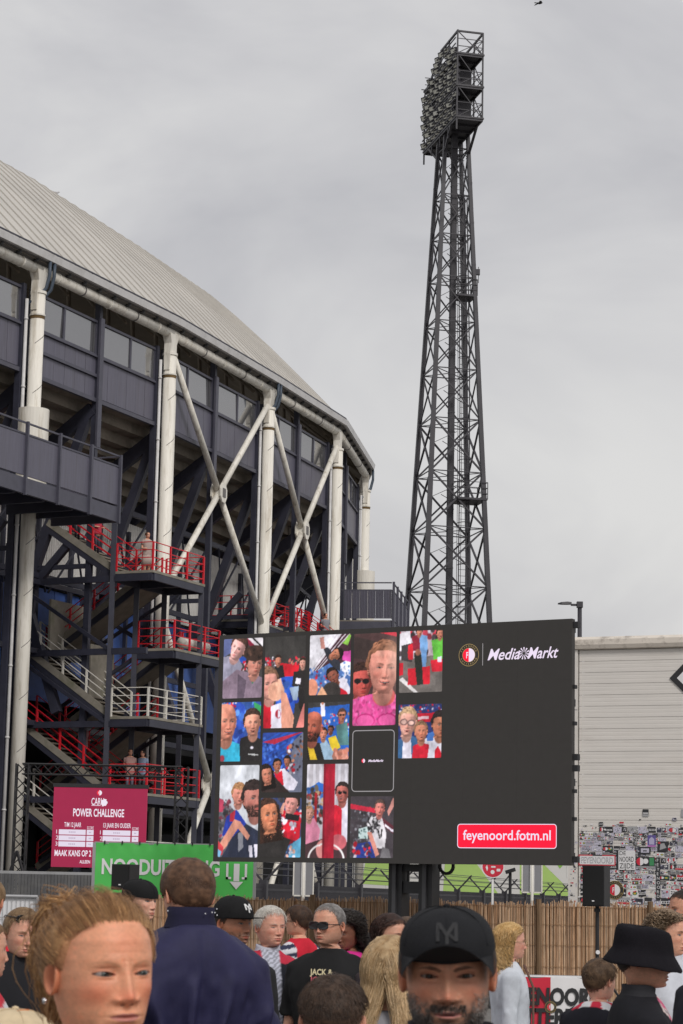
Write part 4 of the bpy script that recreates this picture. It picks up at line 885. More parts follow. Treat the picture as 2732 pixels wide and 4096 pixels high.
lettering('score_lettering', LP, ls, M_lw, ('CARU', LX(318), LZ(235), .20, dict(width=.36, bold=.012)), ('POWER CHALLENGE', LX(178), LZ(326), .22, dict(width=LX(578) - LX(178), bold=.02)), ('T/M 12 JAAR', LX(112), LZ(411), .13, dict(width=LX(245) - LX(112), bold=.01)), ('13 JAAR EN OUDER', LX(418), LZ(411), .13, dict(width=LX(634) - LX(418), bold=.01)), ('MAAK KANS OP 2 V', LX(45), LZ(640), .17, dict(width=LX(365) - LX(45), bold=.02)), ('ALLEEN', LX(243), LZ(695), .09, dict(width=LX(325) - LX(243), bold=.015)), ('1', LX(52), LZ(465), .11, {}), ('2', LX(50), LZ(512), .11, {}), ('3', LX(48), LZ(560), .11, {}), ('1', LX(395), LZ(465), .11, {}), ('2', LX(395), LZ(512), .11, {}), ('3', LX(395), LZ(560), .11, {}), ('SCORE', LX(292), LZ(427), .08, dict(width=LX(343) - LX(292))), ('SCORE', LX(645), LZ(427), .08, dict(width=LX(696) - LX(645))))
for a, b, sc_ in ((72, 282, 0), (290, 344, 1), (416, 633, 0), (645, 696, 1)):
    for r in range(3):
        mb = MB(); LP.rect(mb, LX(a), LZ(472 + 47 * r), LX(b), LZ(432 + 47 * r), .006); mb.build('score_row', M_lp, ls)
        xm = (LX(a) + LX(b)) / 2; ww = (.035, .10)[not sc_]; mb = MB()
        for q in range(2 if sc_ else 4): LP.rect(mb, xm - ww + q * ww * (1.05 if sc_ else .52), LZ(457 + 47 * r), xm - ww + q * ww * (1.05 if sc_ else .52) + ww * (.8 if sc_ else .38), LZ(447 + 47 * r), .009)
        mb.build('row_mark', M_lm, ls)
crest(LP, LX(378), LZ(140), .075, ls, .006, (emis('crest_red', (220, 40, 60)), M_lw, M_lg, M_ld), big=False)
mb = MB()
for k in range(5): LP.disc(mb, LX(418) + .05 * math.cos(k * 1.3), LZ(215) + .055 * math.sin(k * 1.3), .05, .006 + k * .0004, 14)
mb.poly(LP.pts([(LX(400), LZ(245)), (LX(425), LZ(190)), (LX(438), LZ(190)), (LX(415), LZ(245))], .0085)); LP.rect(mb, LX(320), LZ(242), LX(390), LZ(238), .006); mb.build('logo_mark', M_lw, ls)
MB().box(LP.at(lw / 2, lh + .06, -.05), (lw / 2 + .03, .07, .055)).build('screen_top_bar', M_black, ls)
tg = thing('truss_gate', (LPn[0] + lw / 2, LY, 0), 'black box truss gate holding the maroon score display', 'truss')
def truss(p, q, w, parent, ax, bx_):
    p, q = V(p), V(q); d = unit(q - p); Ln = np.linalg.norm(q - p); n = max(2, round(Ln / w)); cr = [(-1, -1), (1, -1), (1, 1), (-1, 1)]; ax, bx_ = V(ax), V(bx_)
    for a, b in cr: MB().tube(p + ax * a * w / 2 + bx_ * b * w / 2, q + ax * a * w / 2 + bx_ * b * w / 2, .026, n=6).build('truss_chord', M_black, parent)
    for f in range(4):
        (a, b), (c, e) = cr[f], cr[(f + 1) % 4]; mb = MB()
        pts = [p + d * Ln * k / n + ((ax * a + bx_ * b) if k % 2 == 0 else (ax * c + bx_ * e)) * w / 2 for k in range(n + 1)]
        for u_, v_ in zip(pts, pts[1:]): mb.tube(u_, v_, .016, n=4, caps=False)
        mb.build('truss_lacing', M_black, parent)
TX0, TX1 = at(82, 3300, LY + .4)[0], at(722, 3300, LY + .4)[0]; tz = at(400, 3082, LY + .4)[2]
truss((TX0, LY + .4, 0), (TX0, LY + .4, tz + .15), .36, tg, (1, 0, 0), (0, 1, 0)); truss((TX1, LY + .4, 0), (TX1, LY + .4, tz + .15), .36, tg, (1, 0, 0), (0, 1, 0)); truss((TX0, LY + .4, tz), (TX1, LY + .4, tz), .30, tg, (0, 1, 0), (0, 0, 1))
for x, sg in ((TX0, 1), (TX1, -1)): MB().bar((x, LY - .1, 2.9), (x + sg * 1.0, LY - .9, .1), .06, .06).build('truss_brace', M_black, tg); MB().bar((x, LY - .1, 2.9), (x - sg * .7, LY - .9, .1), .06, .06).build('truss_brace', M_black, tg)
# ---- dark slatted barrier wall at left, white mesh panel in front
bw = thing('slat_barrier', V(at(180, 3600, 50)) * V(1, 1, 0), 'dark grey slatted barrier below the maroon score display', 'barrier')
x0, x1 = at(-60, 3500, 50)[0], at(390, 3500, 50)[0]; zt = at(180, 3497, 50)[2]
M_slat = mat('slat_grey', (.085, .085, .09), .6, var=.3, scale=3, dirt=.4, dirtcol=(.2, .19, .17))
n = 34
for k in range(n): MB().box((x0 + (x1 - x0) * (k + .5) / n, 50 + .004 * (k % 3), zt / 2), ((x1 - x0) / n / 2 - .004, .015, zt / 2)).build('slat', M_slat, bw)
for z in (.3, zt + .03): MB().bar((x0, 50.03, z), (x1, 50.03, z), .06, .06).build('barrier_rail', M_galv, bw)
mf = thing('mesh_panel', V(at(60, 3600, 31)) * V(1, 1, 0), 'white covered mesh fence panel behind the onlookers at the left edge', 'fence')
x0, x1 = at(-40, 3600, 31)[0], at(150, 3600, 31)[0]; zt = at(60, 3585, 31)[2]
MB().box(((x0 + x1) / 2, 31.04, zt / 2), ((x1 - x0) / 2, .008, zt / 2 - .03)).build('fence_sheet', mat('sheet_white', (.72, .72, .74), .6, var=.06), mf)
mb = MB(); mb.tube((x0, 31, zt), (x1, 31, zt), .022, n=8); mb.tube((x1, 31, 0), (x1, 31, zt), .022, n=8); mb.build('panel_frame', M_galv, mf)
mb = MB()
for x in np.arange(x0, x1, .06): mb.bar((x, 31, .05), (x, 31, zt), .006, .006)
for z in (.4, .9, 1.4): mb.bar((x0, 31, z), (x1, 31, z), .008, .008)
mb.build('panel_wires', M_galv, mf)
# ---- loudspeakers
def speaker(px0, px1, px2, py0, py1, Y, label, parent_pole=True):
    c = V(at((px0 + px2) / 2, py1, Y)); z0, z1 = c[2], at((px0 + px2) / 2, py0, Y)[2]; x = at(px0, py1, Y)[0], at(px1, py1, Y)[0], at(px2, py1, Y)[0]
    t = thing('loudspeaker', (c[0], Y, z0), label, 'speaker'); h = z1 - z0
    base = [(x[0], Y), (x[1], Y - .10), (x[2], Y + .22), (x[2] - .12, Y + .40), (x[0] + .10, Y + .36)]
    MB().loft([[V(a, b, z) for a, b in base] for z in (z0, z1)]).build('cabinet', M_black, t)
    f0_, f1_ = V(*base[0], 0), V(*base[1], 0); d = unit(f1_ - f0_); n_ = np.cross(d, UP); m_ = (f0_ + f1_) / 2
    MB().box(m_ + n_ * .012 + UP * (z0 + h / 2), (np.linalg.norm(f1_ - f0_) / 2 - .015, .01, h / 2 - .02), (d, n_, UP)).build('grille', mat('grille_black', (.006, .006, .007), .8, var=.3, scale=60), t)
    MB().box(m_ + n_ * .026 + UP * (z0 + .09), (.02, .003, .01), (d, n_, UP)).build('badge', M_wht, t)
    s_ = thing('speaker_stand', (c[0] + .02, Y + .15, 0), label.replace('loudspeaker', 'tripod stand').replace('standing', 'holding a speaker'), 'stand'); p = V(c[0] + .02, Y + .15, 0)
    MB().tube(p + UP * .1, p + UP * z0, .035, n=10).build('stand_pole', M_black, s_); MB().box(p + UP * (z0 - .06), (.05, .05, .03)).build('stand_collar', M_black, s_)
    for a in (90, 210, 330): e_ = V(math.cos(R_(a)), math.sin(R_(a)), 0) * .55; MB().bar(p + UP * .75, p + e_ + UP * .02, .03, .03).build('stand_leg', M_black, s_)
    MB().tube(p + V(0, -.05, .95), p + V(0, -.10, .95), .035, n=10).build('clamp_knob', M_wht, s_)
speaker(2330, 2414, 2447, 3462, 3626, 38.0, 'black loudspeaker standing before the sticker covered wall')
speaker(444, 518, 551, 3457, 3560, 40.0, 'black loudspeaker standing before the green banner')
# ---- reed screen
RY = 41.0
rx0, rx1 = at(520, 3600, RY)[0], at(2800, 3600, RY)[0]
rf = thing('reed_fence', ((rx0 + rx1) / 2, RY, 0), 'tan split reed screen stretched behind the crowd', 'fence')
M_reed = mat('reed', (.4, .25, .12), .7, var=.35, scale=3, stretch=(8, 8, 1.2), attr='Col')
M_reedb = mat('reed_back', (.30, .17, .085), .9, var=.4, scale=12, stretch=(14, 14, .4))
MB().box(((rx0 + rx1) / 2, RY + .06, .84), ((rx1 - rx0) / 2, .015, .84)).build('reed_backing', M_reedb, rf)
def reed_geo(rng_, seed):
    pts = []; r = rng_.uniform(.0075, .0125); lean = rng_.uniform(-.010, .010); hh = rng_.uniform(1.70, 1.775); mb = MB()
    mb.path([(0, 0, .02), (lean * .4 + rng_.uniform(-.004, .004), 0, hh * .35), (lean * .7 + rng_.uniform(-.004, .004), 0, hh * .7), (lean, 0, hh)], [r, r * .97, r * .93, r * .8], 5); return mb
rr_ = random.Random(3); RM = []
RC = [(.57, .36, .215), (.51, .30, .17), (.62, .43, .28), (.43, .25, .14), (.55, .37, .235), (.48, .32, .21), (.34, .20, .115), (.65, .47, .32)]
for k in range(24):
    mb = reed_geo(rr_, k); me = mb.mesh('reed', M_reed); c = RC[k % 8]; a = me.color_attributes.new('Col', 'FLOAT_COLOR', 'POINT'); arr = np.ones((len(mb.v), 4), np.float32); arr[:, :3] = c; a.data.foreach_set('color', arr.ravel()); RM.append((me, mb, c))
step = (rx1 - rx0) / 900; vs, fs, cs = [], [], []
xs = [rx0 + step * (k + .5) + rr_.uniform(-.006, .006) for k in range(900)]
show = set(sorted(range(900), key=lambda k: 0 if (at(620, 3600, RY)[0] < xs[k] < at(2732, 3600, RY)[0]) else 1)[:700:2][:298])
for k, x in enumerate(xs):
    me, mb, c = RM[rr_.randrange(24)]; y = RY + rr_.uniform(-.012, .02); dz = rr_.uniform(-.05, .02) + .025 * math.sin(x * 1.7) - (.12 * rr_.random() if rr_.random() < .04 else 0)
    if k in show: inst('reed', me, Matrix.Translation((x, y, dz)) @ Matrix.Rotation(rr_.gauss(0, .006) + (rr_.choice((-.05, .05)) if rr_.random() < .03 else 0), 4, 'Y'), rf)
    else: q = len(vs); vs += [(a + x, b + y, z + dz) for a, b, z in mb.v]; fs += [tuple(i + q for i in f) for f in mb.f]; cs += [c] * len(mb.v)
o = mesh_obj('reeds', vs, fs, M_reed, rf, cols=np.array(cs)); o['kind'] = 'stuff'
for z in (.25, .62, 1.0, 1.36, 1.68): MB().bar((rx0, RY - .03, z), (rx1, RY - .03, z), .006, .006).build('binding_wire', M_reedb, rf)
for px in (720, 1250, 1700, 2154, 2600):
    x = at(px, 3600, RY)[0]; MB().path([(x, RY - .05, 0), (x + .01, RY - .05, .9), (x, RY - .05, 1.80)], [.055, .05, .048], 8).build('fence_post', mat('post_wood', (.20, .125, .07), .85, var=.35, scale=5, stretch=(6, 6, .6)), rf)
# ---- red and white club banner on a crowd barrier
BY = 20.0; bxl, bxr = at(1985, 3950, BY)[0], at(2425, 3950, BY)[0]; bzt = at(2205, 3909, BY)[2]; bzb = bzt - .52
BP = Plane2((bxl, BY, bzb), V(1, 0, 0), UP, V(0, -1, 0)); bwid = bxr - bxl; bm = at(2202, 3950, BY)[0] - bxl; hB = bzt - bzb
cb = thing('club_banner', (bxl + bwid / 2, BY, 0), 'red and white club banner with black block lettering hung on a barrier', 'banner')
for nm, a, b, m in (('red_half', 0, bm, M_prd), ('white_half', bm + .001, bwid, M_wht)):
    n_ = 14; ring = []
    for k in range(n_ + 1):
        x = a + (b - a) * k / n_; ring.append([BP.at(x, z, .006 * math.sin(x * 14)) for z in (0, hB * .5, hB)])
    MB().loft(ring, closed=False, caps=False).build(nm, m, cb, smooth=True)
ZB = lambda py: at(2205, py, BY)[2] - bzb
lettering('banner_lettering', BP, cb, M_blk, ('FEYENOORD', .03, ZB(4018), .143, dict(width=bwid - .06, bold=.045, lift=.012, shear=.05)), ('ROTTERDAM', .03, ZB(4018) - .175, .143, dict(width=bwid - .06, bold=.045, lift=.012, shear=.05)))
crest(BP, bm, ZB(4028), .05, cb, .016, (M_prd, M_wht, M_gold, M_blk))
for x in (0.0, bwid): MB().tube(BP.at(x, -bzb, -.02), BP.at(x, hB + .02, -.02), .018, n=8).build('barrier_post', M_galv, cb)
for z in (-.1, hB + .0): MB().tube(BP.at(0, z, -.02), BP.at(bwid, z, -.02), .018, n=8).build('barrier_rail', M_galv, cb)
# ---- birds
def bird(name, p, span, yaw, m, label, perched=False):
    p = V(p); t = thing(name, p, label, 'bird'); c, s = math.cos(yaw), math.sin(yaw); F_ = V(c, s, 0); S__ = V(-s, c, 0)
    L_ = span * .55
    MB().path([p - F_ * L_ * .5, p - F_ * L_ * .3, p, p + F_ * L_ * .3 + UP * .02, p + F_ * L_ * .45 + UP * .04, p + F_ * L_ * .56 + UP * .03], [.01, .05 * span, .10 * span, .085 * span, .06 * span, .005], 8).build('body', m, t, smooth=True)
    MB().loft([[p - F_ * L_ * .42 + S__ * w * span - F_ * q for w in (-1, 1)] + [p - F_ * L_ * .42 + S__ * w * span - F_ * q - UP * .012 for w in (1, -1)] for w_, q in ((.03, 0), (.09, .22 * span)) for w in [w_]] if False else [[p - F_ * (L_ * .42 + q) + S__ * a * span + UP * b for a, b in ((-w, 0), (w, 0), (w, -.012), (-w, -.012))] for w, q in ((.03, 0), (.09, .2 * span))]).build('tail', m, t)
    for sg in (-1, 1):
        if perched: MB().path([p + S__ * sg * .07 * span + F_ * .1 * span, p + S__ * sg * .1 * span - F_ * .1 * span, p - F_ * .42 * span + UP * .03], [.04 * span, .06 * span, .01], 6).build('wing', m, t); MB().tube(p + S__ * sg * .04 * span, p + S__ * sg * .04 * span - UP * .16 * span, .006).build('leg', m, t)
        else:
            rg = []
            for q, up_, ch, sw in ((.05, .0, .20, 0), (.22, .10, .22, .04), (.38, .07, .16, -.06), (.5, -.02, .05, -.2)):
                b_ = p + S__ * sg * span * q + UP * span * up_ + F_ * span * sw; rg.append([b_ + F_ * span * ch * .5, b_ - F_ * span * ch * .5, b_ - F_ * span * ch * .5 - UP * .01, b_ + F_ * span * ch * .5 - UP * .01])
            MB().loft(rg).build('wing', m, t)
    return t
bird('crow', at(2157, 13, 75), .42, R_(20), mat('feather_black', (.012, .012, .014), .6), 'black bird in flight at the top of the sky')
def ridge_at(px):
    best = None
    for i in (1, 2, 3, 4):
        for t in np.linspace(0, 1, 60):
            q = V(mp_(i, t, -7.75, 32.68)); v_ = Vector(q) - Vector((0, 0, CAM_Z)); x_ = 1366 + 9030 * v_.dot(rv) / v_.dot(fw)
            if best is None or abs(x_ - px) < best[0]: best = (abs(x_ - px), q)
    return best[1]
bird('gull', ridge_at(222) + V(0, 0, .14), .62, R_(10), mat('feather_grey', (.5, .5, .52), .7, var=.3, scale=8), 'grey and white gull perched on the stadium roof ridge', perched=True)
# ------------------------------------------------------------------ people: sculpted heads, hair, clothing
def G(d, s): return np.exp(-(d / s) ** 2)
def sstep(x, a, b): t = np.clip((x - a) / (b - a), 0, 1); return t * t * (3 - 2 * t)
_ng = np.random.default_rng(99).normal(size=(32, 32, 32))
def vnoise(p, f):
    q = np.asarray(p) * f + 100.0; i = np.floor(q).astype(int); t = q - i; t = t * t * (3 - 2 * t); r = 0
    for a in (0, 1):
        for b in (0, 1):
            for c in (0, 1):
                w = (t[..., 0] if a else 1 - t[..., 0]) * (t[..., 1] if b else 1 - t[..., 1]) * (t[..., 2] if c else 1 - t[..., 2]); r = r + w * _ng[(i[..., 0] + a) % 32, (i[..., 1] + b) % 32, (i[..., 2] + c) % 32]
    return r
def rotm(yaw=0, pitch=0, roll=0):
    cy, sy = math.cos(yaw), math.sin(yaw); cp, sp = math.cos(pitch), math.sin(pitch); cr, sr = math.cos(roll), math.sin(roll)
    Z = V([[cy, -sy, 0], [sy, cy, 0], [0, 0, 1]]); X = V([[1, 0, 0], [0, cp, -sp], [0, sp, cp]]); Y_ = V([[cr, 0, sr], [0, 1, 0], [-sr, 0, cr]]); return Z @ X @ Y_
HP = V([(.1175, .004, .002, .012), (.116, .018, -.014, .032), (.111, .036, -.036, .054), (.100, .052, -.060, .074), (.082, .065, -.0785, .090), (.055, .0745, -.0905, .1005), (.025, .0775, -.0945, .1035), (.0, .0770, -.0930, .1010), (-.025, .0745, -.0915, .0945), (-.045, .0700, -.0905, .0850), (-.065, .0640, -.0900, .0745), (-.085, .0565, -.0880, .0665), (-.098, .0490, -.0850, .0640), (-.108, .0400, -.0800, .0635), (-.114, .0370, -.0680, .0640), (-.118, .0430, -.0480, .0650), (-.125, .0510, -.0340, .0660), (-.137, .0555, -.0300, .0690)])
TP = V([(-.137, .0555, -.030, .069), (-.149, .066, -.033, .078), (-.161, .090, -.041, .087), (-.175, .122, -.051, .095), (-.192, .151, -.061, .102), (-.214, .178, -.074, .109), (-.244, .195, -.089, .115), (-.30, .199, -.108, .120), (-.40, .184, -.122, .117), (-.50, .168, -.121, .107), (-.61, .162, -.119, .10), (-.73, .174, -.118, .11), (-.85, .178, -.109, .115), (-.93, .140, -.085, .095)])
def ring(phi, hw, fy, by, e=2.25, yc=.012):
    s, c = np.sin(phi), np.cos(phi); x = hw * np.sign(s) * np.abs(s) ** (2 / e); k = np.abs(c) ** (2 / e)
    return x, np.where(c > 0, yc + (fy - yc) * k, yc + (by - yc) * k)
def tube_grid(pts, rad, n=12, flat=1.0):
    mb = MB(); mb.path(pts, rad, n); return V(mb.v), mb.f
EYE = .031
def head_geo(o, lod):
    """verts, faces, colours of head + neck in head coordinates (face towards -y)"""
    na, nz = {0: (156, 230), 1: (92, 120), 2: (34, 46)}[lod]
    t = np.linspace(-1, 1, na, endpoint=False); phi = math.pi * (.5 * t + .5 * t ** 3)
    zt = np.linspace(0, 1, nz); z = HP[0, 0] + (HP[-1, 0] - HP[0, 0]) * (zt ** 1.0)
    z = np.sort(np.concatenate([z, [.1172, .1165, .115, .113]]))[::-1]; nz = len(z)
    zr = HP[::-1, 0]; P_ = [np.interp(z, zr, HP[::-1, k]) for k in (1, 2, 3)]
    ker = np.ones(5) / 5 if lod == 0 else np.ones(3) / 3
    for k in range(3):
        q = np.convolve(np.pad(P_[k], len(ker) // 2, 'edge'), ker, 'valid'); q[:4] = P_[k][:4]; P_[k] = q
    hw, fy, by = P_; hw = hw * o.get('wide', 1.0)
    jw = o.get('jaw', 1.0); hw = hw * (1 + (jw - 1) * np.exp(-((z + .085) / .035) ** 2))
    ZZ, PH = np.meshgrid(z, phi, indexing='ij'); X, Y = ring(PH, hw[:, None], fy[:, None], by[:, None]); front = (np.cos(PH) > -.1).astype(float)
    mm = 1000.0; x, zz = X * mm, ZZ * mm; ax = np.abs(x); d = np.zeros_like(x)
    fr = sstep(-Y, -.01, .03)
    op = o.get('open', 1.0)
    d -= 3.2 * G(ax - 28, 19) * G(zz - 17, 8) * o.get('brow', 1); d += o.get('socket', 10.5) * G(ax - 31, 16) * G(zz - 1, 11); d += 4 * G(ax - 15, 6) * G(zz - 1, 9); d -= 6.6 * G(ax - 32, 11.5) * G(zz + 1, 8)
    d += 1.3 * G(ax - 31, 15) * G(zz - 9.0, 2.0) + 1.2 * G(ax - 30, 14) * G(zz + 10.5, 2.2)
    hN = np.interp(zz, [-60, -55, -50, -46, -42, -37, -30, -15, 0, 10, 20], [0, 1.5, 8, 17, 21.5, 21.5, 18, 12.5, 7, 3, 0]) * o.get('nose', 1); sN = np.interp(zz, [-55, -40, -30, -15, 0, 12], [9.5, 9.5, 8, 6.5, 6, 8]) * o.get('nosew', 1)
    d -= hN * G(x, sN); d -= 8.0 * G(ax - 13.5 * o.get('nosew', 1), 5.2) * G(zz + 43.5, 6); d += 3.5 * G(ax - 7.5, 3.0) * G(zz + 51.5, 2.6)
    d -= o.get('cheek', 4.2) * G(ax - 43, 19) * G(zz + 28, 17); tl = np.clip((-zz - 42) / 34, 0, 1); d += o.get('fold', 1.4) * G(ax - (19 + 14 * tl), 3.6) * sstep(-zz, 38, 48) * sstep(-zz, 86, 74)
    d -= 4 * G(x, 27) * G(zz + 70, 17); d -= 4.2 * G(zz + 66, 3.8) * G(x, 18); d -= 5.2 * G(zz + 77.5, 4.2) * G(x, 16); d += 3.8 * G(zz + 71.6, 1.9) * G(x, 22); d += 3 * G(zz + 88, 5) * G(x, 18); d -= 5 * G(x, 16) * G(zz + 102, 10); d += 1.2 * G(x, 3.2) * G(zz + 59, 5)
    if o.get('frown', 0): d += o['frown'] * (1.6 * G(ax - 5.5, 2.0) * G(zz - 16, 10) - 1.4 * G(x, 3) * G(zz - 16, 9) + .5 * G(zz - 34, 3.2) * G(x, 26) + .4 * G(zz - 46, 3.4) * G(x, 28))
    d += .35 * vnoise(np.stack([X, Y, ZZ], -1), 60)
    Y = Y + d / mm * fr
    if o.get('balls'):
        for sg in (-1, 1):
            es = o.get('eye', 1.0); dx = x - sg * 31.5; q = np.clip(1 - (dx / (14.2 * es)) ** 2, 0, 1); tl_ = dx * sg * .06; zu = -1 + 5.6 * op * es * q + tl_; zl = -1.4 - 4.2 * op * es * q + tl_
            near = np.hypot(dx, zz + 1) < 5; o.setdefault('eye_y', {})[sg] = float(Y[near & (fr > .5)].mean()); ins_ = sstep(zu - zz, -.2, 1.2) * sstep(zz - zl, -.2, 1.2) * (q > 0) * (fr > .3); Y = Y + .0075 * ins_; lid = G(zz - zu - 1.2, 1.5) * (q > .02) * (fr > .3); Y = Y - .0014 * lid - .0008 * G(zz - zl + 1.2, 1.5) * (q > .02) * (fr > .3)
    co = np.ones(X.shape + (3,)) * V(o['skin']); n1 = vnoise(np.stack([X, Y, ZZ], -1), 45); n2 = vnoise(np.stack([X, Y, ZZ], -1), 140); n4 = vnoise(np.stack([X, Y, ZZ], -1) + 5, 300); co = co * (1 + .05 * n1 + .05 * n2 + .05 * n4)[..., None] * (1 - .05 * np.clip(n2, 0, 2)[..., None] * V(0, 1, 1.2))
    def mixc(m, c): nonlocal co; co = co * (1 - m[..., None]) + V(c) * m[..., None]
    sk = V(o['skin']); rd = sk * V(1.03, .60, .56); f1 = fr > .3
    rs_ = o.get('red', .5)
    for m in (.55 * G(ax - 42, 20) * G(zz + 32, 20), .6 * G(x, 14) * G(zz + 38, 13), .25 * G(x, 30) * G(zz - 50, 25), .3 * G(zz + 100, 14) * G(x, 22)): mixc(m * rs_ * fr, rd)
    mixc(.35 * G(ax - 30, 18) * G(zz + 13, 6) * fr, sk * V(.78, .62, .62))
    # lips
    zq = zz - o.get('smile', 0) * 5.0 * (ax / 22) ** 2
    lw = o.get('lipw', 24.0); up_ = -71.6 + np.clip(1 - (ax / lw) ** 2, 0, 1) * 7.2 - 1.6 * G(x, 4.5); lo_ = -71.6 - np.clip(1 - (ax / lw) ** 2, 0, 1) ** .8 * o.get('lip', 9.0)
    lm = sstep(up_ - zq, -.8, .8) * sstep(zq - lo_, -.8, .8) * (ax < lw); mixc(.85 * lm * f1, o.get('lipc', sk * V(.80, .42, .44))); mixc(.8 * G(zq + 71.6, 1.1) * (ax < lw - 1) * f1, sk * V(.30, .13, .13))
    if o.get('mouth_open', 0): mixc(sstep(o['mouth_open'] * np.clip(1 - (ax / o.get('mow', 17)) ** 2, 0, 1) - np.abs(zq + 73), -.4, .6) * f1, (.05, .012, .012))
    if o.get('teeth'): mixc(sstep(np.clip(1 - (ax / o.get('mow', 17)) ** 2, 0, 1) * 2.6 - np.abs(zq + 71.0), -.4, .5) * (ax < o.get('mow', 17) - 3) * f1, (.60, .56, .54))
    # nostrils, nasolabial tint
    mixc(.85 * G(ax - 7.5, 3.6) * G(zz + 51.0, 2.4) * f1, sk * V(.22, .13, .12))
    # eyes
    for sg in (-1, 1):
        es = o.get('eye', 1.0); dx = x - sg * 31.5; q = np.clip(1 - (dx / (14.8 * es)) ** 2, 0, 1); tilt = dx * sg * .06; zu = -1 + 5.8 * op * es * q + tilt; zl = -1.4 - 4.4 * op * es * q + tilt
        inn = sstep(zu - zz, -.5, .5) * sstep(zz - zl, -.5, .5) * (q > 0) * f1; mixc(inn, (.27, .215, .195))
        gx, gz = o.get('gaze', (0, 0)); rr = np.hypot(dx - gx, zz + 1 - gz); mixc(inn * sstep(6.6 - rr, -.5, .5), o.get('iris', (.10, .11, .10))); mixc(inn * sstep(3.0 - rr, -.5, .5), (.008, .008, .008)); mixc(.5 * inn * sstep(zz - zu, -3.5, -.5), (.12, .08, .07))
        mixc(.92 * G(zz - zu, 1.15 * o.get('lash', 1)) * (q > .02) * f1, (.03, .018, .014)); mixc(.55 * G(zz - zl, .9) * (q > .02) * f1, sk * V(.35, .22, .2)); mixc(.5 * G(zz - zu - 4.2, 1.3) * (q > .1) * f1, sk * V(.45, .28, .24)); mixc(.35 * G(zz - zu - 2, 3.0) * (q > .02) * f1, sk * V(.62, .42, .38)); mixc(.7 * G(np.hypot(dx + sg * 14, zz + 1.5), 2.2) * f1, sk * V(.7, .35, .33))  # lash line, plus socket and lid-crease shade painted into the skin colour
        bz = 14.5 + o.get('brow_z', 0) + 4.5 * np.sin(np.clip((ax - 12) / 38, 0, 1) * math.pi * .85) - o.get('frown', 0) * 3.0 * G(ax - 12, 10); bt = np.interp(ax, [9, 14, 30, 50], [0, 3.6, 3.2, 0]) * o.get('brow_t', 1)
        mixc(o.get('brow_a', .8) * sstep(bt - np.abs(zz - bz), -1.2, 1.2) * (bt > 0) * (np.sign(x) == sg) * f1 * np.clip(.85 + .25 * n2, 0, 1), o.get('browc', (.06, .035, .02)))
    if o.get('frown', 0): mixc(.5 * o['frown'] * G(ax - 5.0, 1.3) * G(zz - 15, 9) * f1, sk * V(.55, .36, .32))
    if o.get('stubble') is not None:
        m = sstep(-zz, 30 + .0, 62) * sstep(ax + (-zz) * .25, 8, 30) + G(zz + 60, 7) * G(x, 26) + G(zz + 100, 18) * G(x, 34); m = np.clip(m, 0, 1) * sstep(-zz - 126, 8, -6); c, a = o['stubble']; mixc(np.clip(a * m * (.8 + .35 * n2), 0, 1) * (1 - lm), c)
    if o.get('fade') is not None:             # cropped hair painted as scalp tint below the longer top
        m = sstep(zz, -52, -25) * sstep(Y * mm, -25 - 30 * sstep(zz, 20, 60).mean(), 5) + sstep(zz, 55, 66); mixc(np.clip(m, 0, 1) * .8 * (1 - .0 * n2), o['fade'])
    Vv = np.stack([X, Y, ZZ], -1).reshape(-1, 3); nzv = nz; idx = np.arange(nz * na).reshape(nz, na); nx_ = np.roll(idx, -1, 1)
    F = np.stack([idx[:-1], idx[1:], nx_[1:], nx_[:-1]], -1).reshape(-1, 4).tolist(); F.append(list(idx[0]))
    C = co.reshape(-1, 3)
    # ears
    if o.get('ears', True):
        ne = 20 if lod < 2 else 8
        for sg in (-1, 1):
            rg = []
            for (xo, sc, zof) in ((.066, .72, 0), (.074, .86, 0), (.083, 1.0, 0), (.087, .98, .0), (.085, .80, 0), (.078, .62, .001), (.073, .40, .002), (.071, .08, .002)):
                rr_ = []
                for k in range(ne):
                    a = 2 * math.pi * k / ne; ey, ez = math.cos(a) * .0175, math.sin(a) * .032; ez *= 1.0 if ez > 0 else .98; ey *= (1.0 + .18 * math.sin(a)); rr_.append((sg * (.066 + (xo * o.get('wide', 1.0) - .066) * .9 + max(0, (ey * sc)) * .36), .014 + ey * sc * .9 - ez * .18, -.008 + ez * sc * .92 + zof))
                rg.append(rr_)
            k0 = len(Vv); ev = V(rg).reshape(-1, 3); Vv = np.vstack([Vv, ev])
            for i in range(len(rg) - 1):
                for j in range(ne): q = (k0 + i * ne + j, k0 + i * ne + (j + 1) % ne, k0 + (i + 1) * ne + (j + 1) % ne, k0 + (i + 1) * ne + j); F.append(list(q if sg < 0 else q[::-1]))
            ec = np.tile(sk * V(1.0, .84, .80), (len(ev), 1)); ec[ne * 5:] *= .75; C = np.vstack([C, ec])
    return Vv, F, C, na, nz
def body_pose(o):
    """maps head-space points to the world; neck blends head turn into body turn"""
    hc = V(o['at']); k = o.get('k', hc[2] / 1.60); hs = o.get('hs', 1.0); Rh = rotm(R_(o.get('yaw', 0)), R_(o.get('pitch', 0)), R_(o.get('roll', 0))); Rb = rotm(R_(o.get('byaw', o.get('yaw', 0))))
    piv = V(0, .03, -.10); zsc = V(1, 1, o.get('zs', .94))
    def head(p): p = np.asarray(p, float); return hc + (Rh @ ((p * zsc * hs) - piv * hs).T).T + (Rb @ (piv * hs))
    lift = V(0, 0, o.get('lift', .012))
    def body(p): p = np.asarray(p, float); return hc + lift + (Rb @ (p * V(k, k, k)).T).T
    def neck(p):
        p = np.asarray(p, float); w = sstep(p[:, 2], -.152, -.100)[:, None]; return head(p) * w + body(p) * (1 - w)
    return head, body, neck, k, hc
